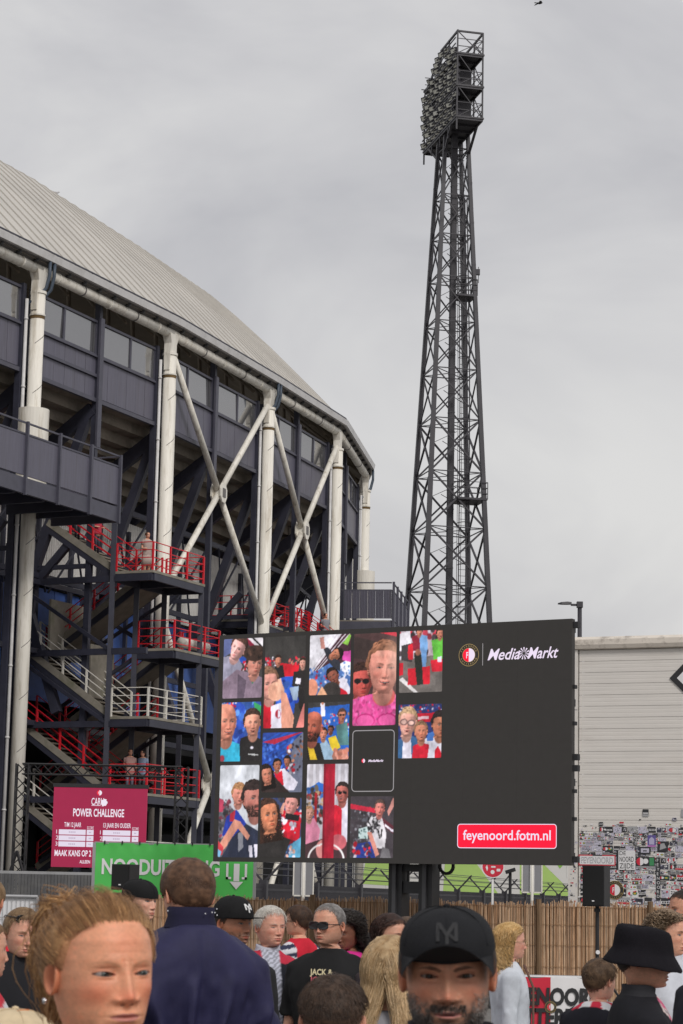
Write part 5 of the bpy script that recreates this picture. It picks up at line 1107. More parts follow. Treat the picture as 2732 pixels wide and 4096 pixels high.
def slope(p, sl):
    p = np.array(p, float); p[:, 2] -= sl * np.clip(np.abs(p[:, 0]) - .045, 0, .19) * sstep(p[:, 2], -.75, -.30); return p
def limb(pts, rad, n): mb = MB(); mb.path(pts, rad, n); return V(mb.v), mb.f
ARM = {'down': [(.181, .02, -.224), (.232, .035, -.56), (.235, -.03, -.81)], 'bent': [(.181, .02, -.224), (.225, .05, -.55), (.16, -.20, -.58)], 'fwd': [(.181, .02, -.224), (.22, -.05, -.55), (.12, -.27, -.50)]}
def hand_geo(w, d, n=6):
    """palm + five bent fingers rooted in it; w wrist, d forearm direction"""
    d = unit(d); a = unit(np.cross(d, (0, 1, .2))); b = np.cross(a, d); Vs, Fs = [], []
    def add(pts, r):
        v, f = limb(pts, r, n); k = sum(len(q) for q in Vs); Vs.append(v); Fs.extend([tuple(i + k for i in q) for q in f])
    mbp = [w - d * .01, w + d * .03, w + d * .085]
    rg = []
    for p, u_, t_ in zip(mbp, (.026, .040, .038), (.019, .014, .011)): rg.append([p + a * u_ * math.cos(q) + b * t_ * math.sin(q) for q in np.linspace(0, 2 * math.pi, 10, endpoint=False)])
    m = MB().loft(rg); k = 0; Vs.append(V(m.v)); Fs.extend(m.f)
    for i, (off, ln) in enumerate(((-.027, .062), (-.009, .072), (.009, .068), (.026, .052))):
        p = w + d * .08 + a * off; add([p, p + d * ln * .45 + b * .006, p + d * ln * .8 + b * .020, p + d * ln * .95 + b * .036], [.0095, .009, .008, .006])
    p = w + d * .03 - a * .034; add([p, p + d * .025 - a * .02 + b * .004, p + d * .05 - a * .028 + b * .014], [.011, .010, .008])
    return np.vstack(Vs), Fs
M_skin = mat('skin', (.5, .3, .2), .48, var=.03, scale=60, attr='Col', sss=.08, bump=.14, bscale=420, spec=.45)
M_eye = mat('eye_wet', (.5, .5, .5), .22, var=0, attr='Col', spec=.35)
M_coat = mat('coat_cloth', (.1, .1, .1), .68, var=.12, scale=25, attr='Col', bump=.15, bscale=300, spec=.3)
M_hair = mat('hair', (.1, .06, .03), .42, var=.22, scale=30, attr='Col', spec=.5)
M_hairb = mat('hair_base', (.1, .06, .03), .6, var=.2, scale=90, attr='Col', spec=.3, bump=.2, bscale=260)
M_cloth = mat('cloth', (.1, .1, .1), .85, var=.10, scale=25, attr='Col', bump=.12, bscale=260, spec=.25)
M_shiny = mat('gloss_black', (.012, .012, .014), .15, var=.1, spec=.6)
HC, HR = V(0, .006, .016), V(.0835, .1045, .104)
def hair_line(az):                          # lowest hair height by azimuth (deg from the face), metres
    return np.interp(az, [0, 25, 45, 58, 68, 76, 84, 100, 112, 130, 155, 180], [.066, .064, .058, .040, .005, -.018, -.004, .002, -.035, -.058, -.066, -.068])
def hair_dirs(n_lon, n_lat): 
    la = np.linspace(math.pi / 2 - .001, -.95, n_lat); lo = np.linspace(0, 2 * math.pi, n_lon, endpoint=False); LA, LO = np.meshgrid(la, lo, indexing='ij')
    return np.stack([np.cos(LA) * np.sin(LO), -np.cos(LA) * np.cos(LO), np.sin(LA)], -1)
def hair_mask(p, o):
    az = np.degrees(np.arctan2(np.abs(p[..., 0]), -p[..., 1] + .012)); ln = hair_line(az) + o.get('hl', 0.0) * sstep(-az, -60, -20) + o.get('hl_all', 0.0) + o.get('side', 0.0) * G(az - 72, 20)
    return sstep(p[..., 2] - ln, -.006, .016), p[..., 2] - ln
def strands_mesh(paths, r0, r1, cols, n=3):
    """paths (N, m, 3) -> tapered n-sided tubes"""
    N_, m, _ = paths.shape; d = np.gradient(paths, axis=1); d /= np.maximum(np.linalg.norm(d, axis=2, keepdims=True), 1e-9); ref = np.where(np.abs(d[..., 2:3]) < .9, V(0, 0, 1), V(1, 0, 0)); a = np.cross(d, ref); a /= np.maximum(np.linalg.norm(a, axis=2, keepdims=True), 1e-9); b = np.cross(d, a)
    rr = np.linspace(r0, r1, m)[None, :, None]; vs = []
    for j in range(n): t = 2 * math.pi * j / n; vs.append(paths + (a * math.cos(t) + b * math.sin(t)) * rr)
    vs = np.stack(vs, 2); idx = np.arange(N_ * m * n).reshape(N_, m, n); nx_ = np.roll(idx, -1, 2); F = np.stack([idx[:, :-1], nx_[:, :-1], nx_[:, 1:], idx[:, 1:]], -1).reshape(-1, 4)
    C = np.repeat(cols[:, None, :], m * n, 1).reshape(-1, 3); return vs.reshape(-1, 3), F.tolist(), C
def on_scalp(p, lift):
    q = (p - HC) / HR; q /= np.linalg.norm(q, axis=-1, keepdims=True); return HC + q * (HR + lift)
def make_hair(o, root, head):
    h = o.get('hair')
    if not h: return
    rg = np.random.default_rng(h.get('seed', 5)); kind = h['kind']; c0 = V(h['col']); c1 = V(h.get('col2', c0 * 1.5)); lod = o.get('lod', 1); th = h.get('th', .012)
    D = hair_dirs(*((120, 70) if lod == 0 else (72, 40) if lod == 1 else (24, 14))); P = HC + D * HR; m, gap = hair_mask(P, h); nn = vnoise(P, 55); n3 = vnoise(P, 120)
    top = sstep(P[..., 2], .0, .09); t_ = (th * (.55 + h.get('top', .6) * top) * (1 + (.25 if kind == 'curly' else .07) * nn + .06 * n3)) * m * (.10 + .90 * sstep(gap, .0, h.get('ramp', .03))) - .012 * (1 - m)
    Q = P + D * t_[..., None]; nl, no = D.shape[:2]; idx = np.arange(nl * no).reshape(nl, no); nx_ = np.roll(idx, -1, 1); F = np.stack([idx[:-1], idx[1:], nx_[1:], nx_[:-1]], -1).reshape(-1, 4).tolist()
    cc = c0 * .8 + (c1 - c0) * np.clip(.35 + .3 * nn + .2 * n3, 0, 1)[..., None].reshape(-1, 1) * .6; sm = (.45 * (1 - sstep(gap, .0, .028)))[..., None].reshape(-1, 1); cc = cc * (1 - sm) + V(o['skin']) * .8 * sm
    mesh_obj('hair', head(Q.reshape(-1, 3)), F, M_hairb, root, smooth=True, cols=cc)
    ns = h.get('n', {0: 5200, 1: 2600, 2: 0}[lod])
    if ns == 0: return
    d = rg.normal(size=(ns * 3, 3)); d /= np.linalg.norm(d, axis=1, keepdims=True); p = HC + d * HR; mk, _ = hair_mask(p, h); p = p[mk > .55][:ns]; ns = len(p); L = h.get('len', .03); m_ = {'short': 5, 'fade': 4, 'pony': 9}.get(kind, 12); path = [None] * m_
    if kind in ('short', 'fade'):
        cr = V(h.get('crown', (0.008, .045, .12))); dirv = p - cr + rg.normal(0, .02, p.shape); nrm = (p - HC) / HR ** 2; nrm /= np.linalg.norm(nrm, axis=1, keepdims=True); dirv -= nrm * np.sum(dirv * nrm, 1, keepdims=True); dirv /= np.linalg.norm(dirv, axis=1, keepdims=True)
        ll = L * rg.uniform(.5, 1.2, (ns, 1)) * (.55 + .6 * sstep(p[:, 2:3], .0, .09)); lift0 = th * (.2 + .6 * sstep(p[:, 2], .0, .09))[:, None]; up_ = h.get('up', .35) * rg.uniform(.3, 1.3, (ns, 1))
        for k in range(m_): s = k / (m_ - 1); path[k] = on_scalp(p + dirv * ll * s, lift0 + ll * s * up_ * (1 - .5 * s))
        rad = (.0007, .0003)
    elif kind == 'pony':
        B = V(h.get('base', (0, .108, .055))); cur = p.copy()
        jit = rg.normal(0, .0011, (ns, 1)); fly = np.where(rg.random((ns, 1)) < .05, rg.uniform(.004, .016, (ns, 1)), 0)
        for k in range(m_):
            s = k / (m_ - 1); path[k] = on_scalp(cur, th * (.10 + .80 * min(1, s * 2.2)) + .004 * np.sin(s * 3.1) + fly * np.sin(s * 3.1) + jit * min(1, s * 3)); cur = cur + (B - cur) * (1.0 / (m_ - k)) * 1.0
        rad = (.0007, .0006)
    elif kind in ('long', 'curly'):
        cr = V(h.get('part', (0, -.02, .125))); Ln = h.get('len', .28); cur = p.copy(); ph = rg.uniform(0, 6.28, (ns, 1)); wob = h.get('wob', .002); side = np.sign(p[:, :1] + rg.normal(0, .006, (ns, 1)))
        lft = th * rg.uniform(.7, 1.15, (ns, 1)); L_i = Ln * rg.uniform(.75, 1.05, (ns, 1)); step = L_i / (m_ - 1); dv = p - cr; dv[:, 1] += .02
        for k in range(m_):
            path[k] = cur + np.concatenate([np.sin(ph + k * 1.3), np.cos(ph + k * 1.1), np.zeros((ns, 1))], 1) * wob * k
            nrm = (cur - HC) / HR ** 2; nrm /= np.linalg.norm(nrm, axis=1, keepdims=True); azc = np.degrees(np.arctan2(np.abs(cur[:, :1]), -cur[:, 1:2] + .012)); sw = (1 - sstep(azc, 52, 84)) * 2.6 + .25; tdir = V(0, 0, -1) + np.concatenate([side * sw, sw * .75, np.zeros((ns, 1))], 1); outside = sstep(cur[:, 2:3], -.04, .0); tdir = tdir - nrm * np.sum(tdir * nrm, 1, keepdims=True) * outside; tdir /= np.linalg.norm(tdir, axis=1, keepdims=True)
            nxt = cur + tdir * step; onp = on_scalp(nxt, lft); cur = onp * outside + nxt * (1 - outside)
        if kind == 'curly':
            rr = h.get('curl', .012)
            for k in range(m_): path[k] = path[k] + np.concatenate([np.cos(ph + k * 2.2), np.sin(ph + k * 2.2), .5 * np.sin(ph * 2 + k * 1.7)], 1) * rr * min(1, k / 3)
        rad = (.0009, .0007) if kind == 'long' else (.0014, .001)
    paths = np.stack(path, 1); s_ = rg.uniform(0, 1, (ns, 1)); cl = c0 + (c1 - c0) * s_; cl *= rg.uniform(.75, 1.2, (ns, 1)); sc_ = h.get('rad', 1.0) * (1.0 if lod == 0 else 1.5)
    v, F, C = strands_mesh(paths, rad[0] * sc_, rad[1] * sc_, cl); mesh_obj('hair_strands', head(v), F, M_hair, root, smooth=True, cols=C)['kind'] = 'stuff'
    if kind == 'pony':                      # the tail itself
        B = V(h.get('base', (0, .108, .055))); nt_ = 1500; q0 = rg.normal(0, .0062, (nt_, 3)); ph = rg.uniform(0, 6.28, (nt_, 1)); cur = []
        ctrl = V(h.get('tail', [(0, 0, 0), (0, .045, .035), (0, .085, .02), (0, .10, -.05), (.0, .095, -.13), (0, .085, -.20)])); u_ = np.linspace(0, len(ctrl) - 1, 16)
        for t in u_:
            i = min(int(t), len(ctrl) - 2); f = t - i; c = ctrl[i] * (1 - f) + ctrl[i + 1] * f; spread = .5 + 2.0 * math.sin(min(1, t / (len(ctrl) - 1)) * 2.5); cur.append(B + c + q0 * spread + np.concatenate([np.sin(ph + t * 2.4), np.cos(ph + t * 2.4), np.zeros((nt_, 1))], 1) * .006 * min(t, 2))
        cl = c0 + (c1 - c0) * rg.uniform(0, 1.15, (nt_, 1)); v, F, C = strands_mesh(np.stack(cur, 1), .0009, .0006, cl); mesh_obj('ponytail', head(v), F, M_hair, root, smooth=True, cols=C)['kind'] = 'stuff'
        MB().path([head(V([B + V(.017 * math.cos(a), .004, .017 * math.sin(a))]))[0] for a in np.linspace(0, 6.28, 15)], .006, 6).build('hair_tie', M_black, root, smooth=True)
def remesh(verts, faces, size, smooth_it=4):
    me = bpy.data.meshes.new('tmp'); me.from_pydata(np.asarray(verts).tolist(), [], [tuple(f) for f in faces]); ob = bpy.data.objects.new('tmp', me); COL.objects.link(ob)
    r = ob.modifiers.new('r', 'REMESH'); r.mode = 'VOXEL'; r.voxel_size = size; s = ob.modifiers.new('s', 'SMOOTH'); s.factor = .6; s.iterations = smooth_it
    dg = bpy.context.evaluated_depsgraph_get(); e = ob.evaluated_get(dg); m2 = e.to_mesh(); n = len(m2.vertices); v = np.empty(n * 3); m2.vertices.foreach_get('co', v); nv = np.empty(n * 3); m2.vertices.foreach_get('normal', nv); f = [tuple(p.vertices) for p in m2.polygons]
    e.to_mesh_clear(); bpy.data.objects.remove(ob); bpy.data.meshes.remove(me); return v.reshape(-1, 3), nv.reshape(-1, 3), f
def torso_rings(off, z0, z1, n, na, bulk=1.0):
    z = np.linspace(z0, z1, n); zr = TP[::-1, 0]; hw, fy, by = (np.interp(z, zr, TP[::-1, k]) for k in (1, 2, 3)); ph = np.linspace(-math.pi, math.pi, na, endpoint=False); rg = []
    for i in range(n):
        x, y = ring(ph, hw[i] * bulk + off, fy[i] * bulk - off, by[i] * bulk + off, 2.5); rg.append(np.stack([x, y, np.full(na, z[i])], -1))
    return rg
def make_clothes(o, root, body, k):
    c = o.get('top')
    if not c: return
    lod = o.get('lod', 1); off = c.get('off', .014); zc = c.get('neck', -.195) + .050; hem = c.get('hem', -.88); rg = torso_rings(off, zc, hem, 60, 56, c.get('bulk', 1.0)); mb = MB(); mb.loft(rg, caps=True)
    sl = c.get('sleeve', 1.0); sr = c.get('sr', 1.0)
    for sg in (-1, 1):
        a = [V(q) * V(sg, 1, 1) for q in ARM[o.get('arm', 'down')]]; sh, el, wr = a; end = el * (1 - (sl - .5) * 2) + wr * (sl - .5) * 2 if sl > .5 else sh * (1 - sl * 2) + el * sl * 2
        pts = [sh + V(-sg * .07, 0, .01), sh + V(0, 0, -.01), sh * .6 + el * .4] + ([el, end] if sl > .5 else [end]); rad = [.060, .071, .064] + ([.057, .046] if sl > .5 else [.066]); mb.path(pts, [q * sr for q in rad], 16)
    vs = .0135 if lod < 2 else .03
    v, nv, f = remesh(mb.v, mb.f, c.get('voxel', vs), 3 if lod else 4)
    fold = c.get('fold', .006); wn = vnoise(v * V(1.6, 1.6, .55), 16) * .6 + vnoise(v * V(1.0, 1.0, .8), 30) * .35; v = v + nv * (wn * fold)[:, None] * sstep(-v[:, 2], .22, .34)[:, None]
    if c.get('drape'):
        q = np.arctan2(v[:, 0], v[:, 1]); w1 = 1 - 2 * np.abs(np.sin(q * 5.5 + v[:, 2] * 3.0 + 1.5 * vnoise(v, 4))); w2 = vnoise(v * V(2.2, 2.2, .5) + 7, 6); v = v + nv * (np.maximum(w1 * .7 + w2 * .6, -.55) * c['drape'] * sstep(-v[:, 2], .22, .52))[:, None]
        v = v - nv * (.010 * np.exp(-(v[:, 0] / .006) ** 2) * (v[:, 1] > 0) * (v[:, 2] < -.17))[:, None]
    # open neck: drop cap faces close to the neck axis
    base = V(c['col']); cols = np.tile(base, (len(v), 1)) * (1 + .10 * vnoise(v, 9))[:, None]
    if c.get('paint'): cols = c['paint'](v, cols)
    v = slope(v, o.get('slope', .2))
    mesh_obj(c.get('name', 'shirt'), body(v), f, c.get('mat', M_cloth), root, smooth=True, cols=cols)
    if c.get('collar'):
        cc = c['collar']; rr = []
        hgt = cc.get('h', .055)
        for z, g_ in ((-.160, .016), (-.143, .010), (-.143 + hgt * .6, .008), (-.143 + hgt, .014), (-.143 + hgt * .96, .018), (-.143 + hgt * .4, .016), (-.160, .022)):
            hwz, fz, bz = (np.interp(max(z, -.143), TP[::-1, 0], TP[::-1, q]) for q in (1, 2, 3)); ph = np.linspace(-math.pi, math.pi, 40, endpoint=False); x, y = ring(ph, hwz + g_, fz - g_, bz + g_); drop = cc.get('drop', .02) * (np.cos(ph) > 0) * np.cos(ph) ** 2; rr.append(np.stack([x, y, z - drop * (z > -.155)], -1))
        mb = MB().loft(rr, caps=False); q = V(mb.v); mesh_obj('collar', body(q), mb.f, cc.get('mat', M_cloth), root, smooth=True, cols=np.tile(V(cc['col']), (len(q), 1)))
def make_person(label, cat='person', group=None, **o):
    head, body, neck, k, hc = body_pose(o); lod = o.setdefault('lod', 1)
    root = thing('person', (hc[0], hc[1], 0), label, cat, group)
    Vh, Fh, Ch, na, nz = head_geo(o, lod)
    # body: continue the neck loft into the torso, then limbs in the same mesh
    vs = [neck(Vh)]; F = [list(f) for f in Fh]; C = [Ch]; t = np.linspace(-1, 1, na, endpoint=False); ph = math.pi * (.5 * t + .5 * t ** 3); zt = np.linspace(-.139, -.93, 48); rg = []
    for z in zt:
        hw, fy, by = (np.interp(z, TP[::-1, 0], TP[::-1, q]) for q in (1, 2, 3)); sh_ = .030 * float(sstep(-z, .19, .27)) if o.get('top') else 0; x, y = ring(ph, hw * (o.get('wide', 1) if z > -.18 else 1) - sh_, fy + sh_, by - sh_); rg.append(np.stack([x, y, np.full(na, z)], -1))
    tv = slope(V(rg).reshape(-1, 3), o.get('slope', .2)); k0 = len(Vh); vs.append(neck(tv)); C.append(np.tile(V(o['skin']) * .97, (len(tv), 1))); last = np.arange(na) + (nz - 1) * na; idx = np.arange(len(tv)).reshape(len(zt), na) + k0
    for A, B in [(last, idx[0])] + list(zip(idx[:-1], idx[1:])):
        F += np.stack([A, B, np.roll(B, -1), np.roll(A, -1)], -1).tolist()
    F.append(list(idx[-1][::-1])); n0 = k0 + len(tv)
    def add(v, f, c):
        nonlocal n0
        vs.append(v); F.extend([[i + n0 for i in q] for q in f]); C.append(np.tile(V(c), (len(v), 1))); n0 += len(v)
    for sg in (-1, 1):
        a = [V(q) * V(sg, 1, 1) for q in ARM[o.get('arm', 'down')]]; pts = [a[0], a[0] * .5 + a[1] * .5, a[1], a[1] * .55 + a[2] * .45, a[2]]; v, f = limb(pts, [.044, .044, .038, .037, .028], 14); v = slope(v, o.get('slope', .2)); add(body(v), f, o['skin'])
        if lod < 2: v, f = hand_geo(a[2], a[2] - a[1]); add(body(v), f, o['skin'])
        fl = -(hc[2] + o.get('lift', .012)) / k; hipz = -.84; v, f = limb([(sg * .09, .01, hipz), (sg * .095, -.01, hipz + (fl - hipz) * .5), (sg * .10, .015, fl + .07)], [.088, .058, .040], 12); add(body(v), f, o['skin'])
    mesh_obj('body', np.vstack(vs), F, M_skin, root, smooth=True, cols=np.vstack(C))
    if o.get('balls'):
        for sg in (-1, 1):
            r_ = .0122; cy_ = o['eye_y'][sg] + .0012 + r_; nb1, nb2 = 28, 40; th_ = np.linspace(0, math.pi * .55, nb1); ph_ = np.linspace(0, 2 * math.pi, nb2, endpoint=False); T_, P_ = np.meshgrid(th_, ph_, indexing='ij'); g = R_(o.get('gaze_deg', 0)); loc_ = np.stack([np.sin(T_) * np.cos(P_), -np.cos(T_), np.sin(T_) * np.sin(P_)], -1) * r_; bulge = .0009 * np.exp(-(T_ / .42) ** 4); loc_[..., 1] -= bulge
            loc_ = loc_.reshape(-1, 3) @ rotm(g).T + V(sg * .0315, cy_, -.001); t_ = T_.reshape(-1); ir = V(o.get('iris', (.1, .1, .1))); col_ = np.where((t_ < .20)[:, None], V(.006, .006, .006), np.where((t_ < .54)[:, None], ir * (1 + .5 * np.sin(P_.reshape(-1) * 17))[:, None] * np.where(t_ > .46, .35, 1.0)[:, None], V(.29, .23, .21))); idx = np.arange(nb1 * nb2).reshape(nb1, nb2); nx_ = np.roll(idx, -1, 1); fc_ = np.stack([idx[:-1], nx_[:-1], nx_[1:], idx[1:]], -1).reshape(-1, 4).tolist()
            mesh_obj('eye', head(loc_), fc_, M_eye, root, smooth=True, cols=col_)
    make_hair(o, root, head); make_clothes(o, root, body, k)
    # trousers and shoes
    fl = -(hc[2] + o.get('lift', .012)) / k; tc = o.get('legs', (.03, .035, .06)); mb = MB(); mb.loft(torso_rings(.010, -.80, -.925, 8, 28), caps=True)
    for sg in (-1, 1): mb.path([(sg * .088, .01, -.82), (sg * .092, .0, -1.0), (sg * .095, -.01, -.84 + (fl + .84) * .5), (sg * .10, .015, fl + .05)], [.10, .092, .072, .062], 14)
    mesh_obj('trousers', body(V(mb.v)), mb.f, M_cloth, root, smooth=True, cols=np.tile(V(tc), (len(mb.v), 1)))
    for sg in (-1, 1):
        mb = MB(); mb.loft([[(sg * .10 + x * w, y, fl + z0 + z * h) for x, z in ((-1, 0), (1, 0), (.9, .6), (.5, 1), (-.5, 1), (-.9, .6))] for y, w, h, z0 in ((.085, .030, .06, .0), (.05, .040, .10, 0), (-.02, .042, .085, 0), (-.10, .046, .055, 0), (-.165, .036, .04, 0), (-.185, .015, .03, .004))]); mesh_obj('shoe', body(V(mb.v)), mb.f, M_cloth, root, smooth=True, cols=np.tile(V(.05, .05, .055), (len(mb.v), 1)))
    return root, head, body, k
# headgear and glasses
def cap_dome(zr=.030, grow=.0085, squash=1.0, tall=1.0, n=64, m=26, tilt=0):
    rg = []
    for i in range(m):
        la = (math.pi / 2) * (1 - i / (m - 1)); rr = []
        for j in range(n):
            lo = 2 * math.pi * j / n; d = V(math.cos(la) ** .82 * math.sin(lo), -math.cos(la) ** .82 * math.cos(lo), math.sin(la) ** .9); p = V(HC[0], HC[1], zr) + d * (HR[0] + grow, HR[1] + grow, (HC[2] + HR[2] - zr + grow) * tall)
            p[2] += tilt * (p[1] - HC[1]); rr.append(p)
        rg.append(rr)
    return rg
def baseball_cap(root, head, col, backwards=False, flat=False, logo=None, logocol=None, zr=.036, tilt=.16, tall=1.0, bill=.078, droop=1.0, lift_=.0, sx=1.0):
    rg = cap_dome(zr, .0095, tall=tall, tilt=tilt); base = V(rg[-1]); rg.append([p - V(0, 0, .012) + (p - HC) * -.01 for p in base]); mb = MB().loft(rg, caps=False); v = V(mb.v); v += .0016 * vnoise(v, 26)[:, None] * unit(V(0, 0, 1)); S_ = V(-1, -1, 1) if backwards else V(1, 1, 1)
    hd = lambda p: head(np.asarray(p) * S_ * V(sx, 1, 1) + (V(0, .012, 0) if backwards else 0))
    mc_ = mat('cap_cloth_%d' % int(col[0] * 1e4 + col[2] * 100), col, .85, var=.12, scale=40, bump=.25, bscale=400, spec=.2)
    mesh_obj('cap_crown', hd(v), mb.f, mc_, root, smooth=True)
    mb = MB()                               # panel seams, button
    for a in range(0, 360, 60):
        pts = []
        for i in range(1, 24): r_ = rg[i]; jx = int((a / 360) * 64) % 64; pts.append(V(r_[jx]) + unit(V(r_[jx]) - HC) * .0004)
        mb.path(pts, .0011, 5)
    q = V(rg[0][0]); mb.path([q - V(0, 0, .002), q + V(0, 0, .004), q + V(0, 0, .006)], [.008, .007, .002], 10); mesh_obj('cap_seam', hd(V(mb.v)), mb.f, mc_, root, smooth=True)
    top_, bot = [], []                      # visor
    nb_ = 41
    for j in range(nb_):
        a = R_(-72 + 144 * j / (nb_ - 1)); rim = V(HC[0] + (HR[0] + .010) * math.sin(a), HC[1] - (HR[1] + .010) * math.cos(a), zr); rim[2] += tilt * (rim[1] - HC[1]) - .006; row, rowb = [], []
        ext = bill * max(0, math.cos(a * 90 / 72)) ** .55
        for s in np.linspace(0, 1, 9):
            p = rim + V(.10 * math.sin(a) * ext * s, -ext * s, 0); p[2] += (.04 if flat else lift_) * ext * s - (.0 if flat else .055 * droop) * (abs(math.sin(a)) ** 2) * s; row.append(p); rowb.append(p - V(0, 0, .0035))
        top_.append(row); bot.append(rowb)
    mb = MB(); mb.loft(top_, closed=False, caps=False); mb.loft([r[::-1] for r in bot], closed=False, caps=False); mb.loft([[t[-1], b[-1]] for t, b in zip(top_, bot)], closed=False, caps=False); mesh_obj('visor', hd(V(mb.v)), mb.f, mc_, root, smooth=True)
    if logo:
        mb = MB(); yy = []
        for body_, dx, dz, hgt in (('N', -.016, .0, .030), ('Y', -.018, -.001, .046)):
            v2, f2 = text2d(body_, 1.0, .006); v2 = v2 * (hgt / .7); v2[:, 0] -= v2[:, 0].mean(); v2[:, 1] -= v2[:, 1].mean()
            v2[:, 0] *= 1.5 if body_ == 'N' else .95
            for lay in (.0, .0035):
                pts = []
                for x_, z_ in v2:
                    x3, z3 = x_, zr + .044 * tall + z_; zl = (z3 - zr) / ((HC[2] + HR[2] - zr + .0095) * tall); sl = math.sqrt(max(0, 1 - (max(zl, 0)) ** 2.0)); yy_ = HC[1] - (HR[1] + .0095) * (sl ** .82) * math.sqrt(max(.05, 1 - (x3 / (HR[0] + .0095)) ** 2)); pts.append(V(x3, yy_ - lay - .0012, z3 + tilt * (yy_ - HC[1])))
                k0 = len(mb.v); mb.add(pts, f2)
                if lay: 
                    n_ = len(v2); ed = {}
                    for f_ in f2:
                        for a_, b_ in zip(f_, f_[1:] + f_[:1]): ed[(a_, b_)] = 1
                    for (a_, b_) in ed:
                        if (b_, a_) not in ed: mb.f.append((k0 - n_ + a_, k0 - n_ + b_, k0 + b_, k0 + a_))
        mesh_obj('cap_monogram', hd(V(mb.v)), mb.f, mat('monogram_%d' % int(sum(logocol) * 100), logocol, .6, var=.1, bump=.3, bscale=500), root)
def bucket_hat(root, head, col, zr=.034, tilt=.10):
    rg = []; n = 64
    for t, z in ((.02, 1.03), (.45, 1.02), (.72, .98), (.87, .90), (.945, .76), (.985, .5), (1.015, .2), (1.04, 0)):
        rg.append([V(HC[0] + (HR[0] + .012) * t * math.sin(a), HC[1] - (HR[1] + .012) * t * math.cos(a), zr + z * .098 + .003 * math.sin(a * 3 + z * 4)) for a in np.linspace(0, 2 * math.pi, n, endpoint=False)])
    for e_, z in ((.008, -.014), (.018, -.032), (.028, -.050), (.033, -.060), (.0315, -.0630), (.018, -.038), (.0, -.008)):
        rg.append([V(HC[0] + (HR[0] + .012 + e_) * 1.045 * math.sin(a), HC[1] - (HR[1] + .012 + e_) * 1.045 * math.cos(a), zr + z + .005 * math.sin(a * 4 + 1) * (e_ / .05)) for a in np.linspace(0, 2 * math.pi, n, endpoint=False)])
    mb = MB().loft(rg, caps=False); v = V(mb.v); v[:, 2] += tilt * (v[:, 1] - HC[1]); v += (.0025 * vnoise(v, 28))[:, None] * V(.6, .6, 1)
    mesh_obj('bucket_hat', head(v), mb.f, mat('hat_cloth', col, .9, var=.2, scale=14, bump=.3, bscale=220, spec=.15), root, smooth=True)
def glasses(root, head, lens, frame, dz=0.0, dy=0.0, size=1.0, clear=False, sq=.7):
    mb = MB(); fr_ = MB()
    for sg in (-1, 1):
        o_ = [(sg * (.031 + .0265 * size * math.copysign(abs(math.cos(a)) ** sq, math.cos(a))), -.105 + dy + .010 * (sg * math.cos(a) > .2) * abs(math.cos(a)), -.004 + dz + .019 * size * math.copysign(abs(math.sin(a)) ** sq, math.sin(a))) for a in np.linspace(0, 2 * math.pi, 24, endpoint=False)]
        mb.poly(o_); mb.poly([(p[0], p[1] - .002, p[2]) for p in o_][::-1]); fr_.path(o_ + [o_[0]], .0022 if not clear else .0010, 6)
        fr_.path([(sg * .057, -.094 + dy, .004 + dz), (sg * .074, -.075 + dy, .004 + dz), (sg * .081, .0 + dy, .004 + dz), (sg * .080, .022 + dy, -.008 + dz)], .0026 if not clear else .0012, 6)
    fr_.path([(-.007, -.108 + dy, .004 + dz), (0, -.111 + dy, .006 + dz), (.007, -.108 + dy, .004 + dz)], .0022, 6)
    if not clear: mesh_obj('lens', head(V(mb.v)), mb.f, lens, root)
    mesh_obj('glasses_frame', head(V(fr_.v)), fr_.f, frame, root, smooth=True)
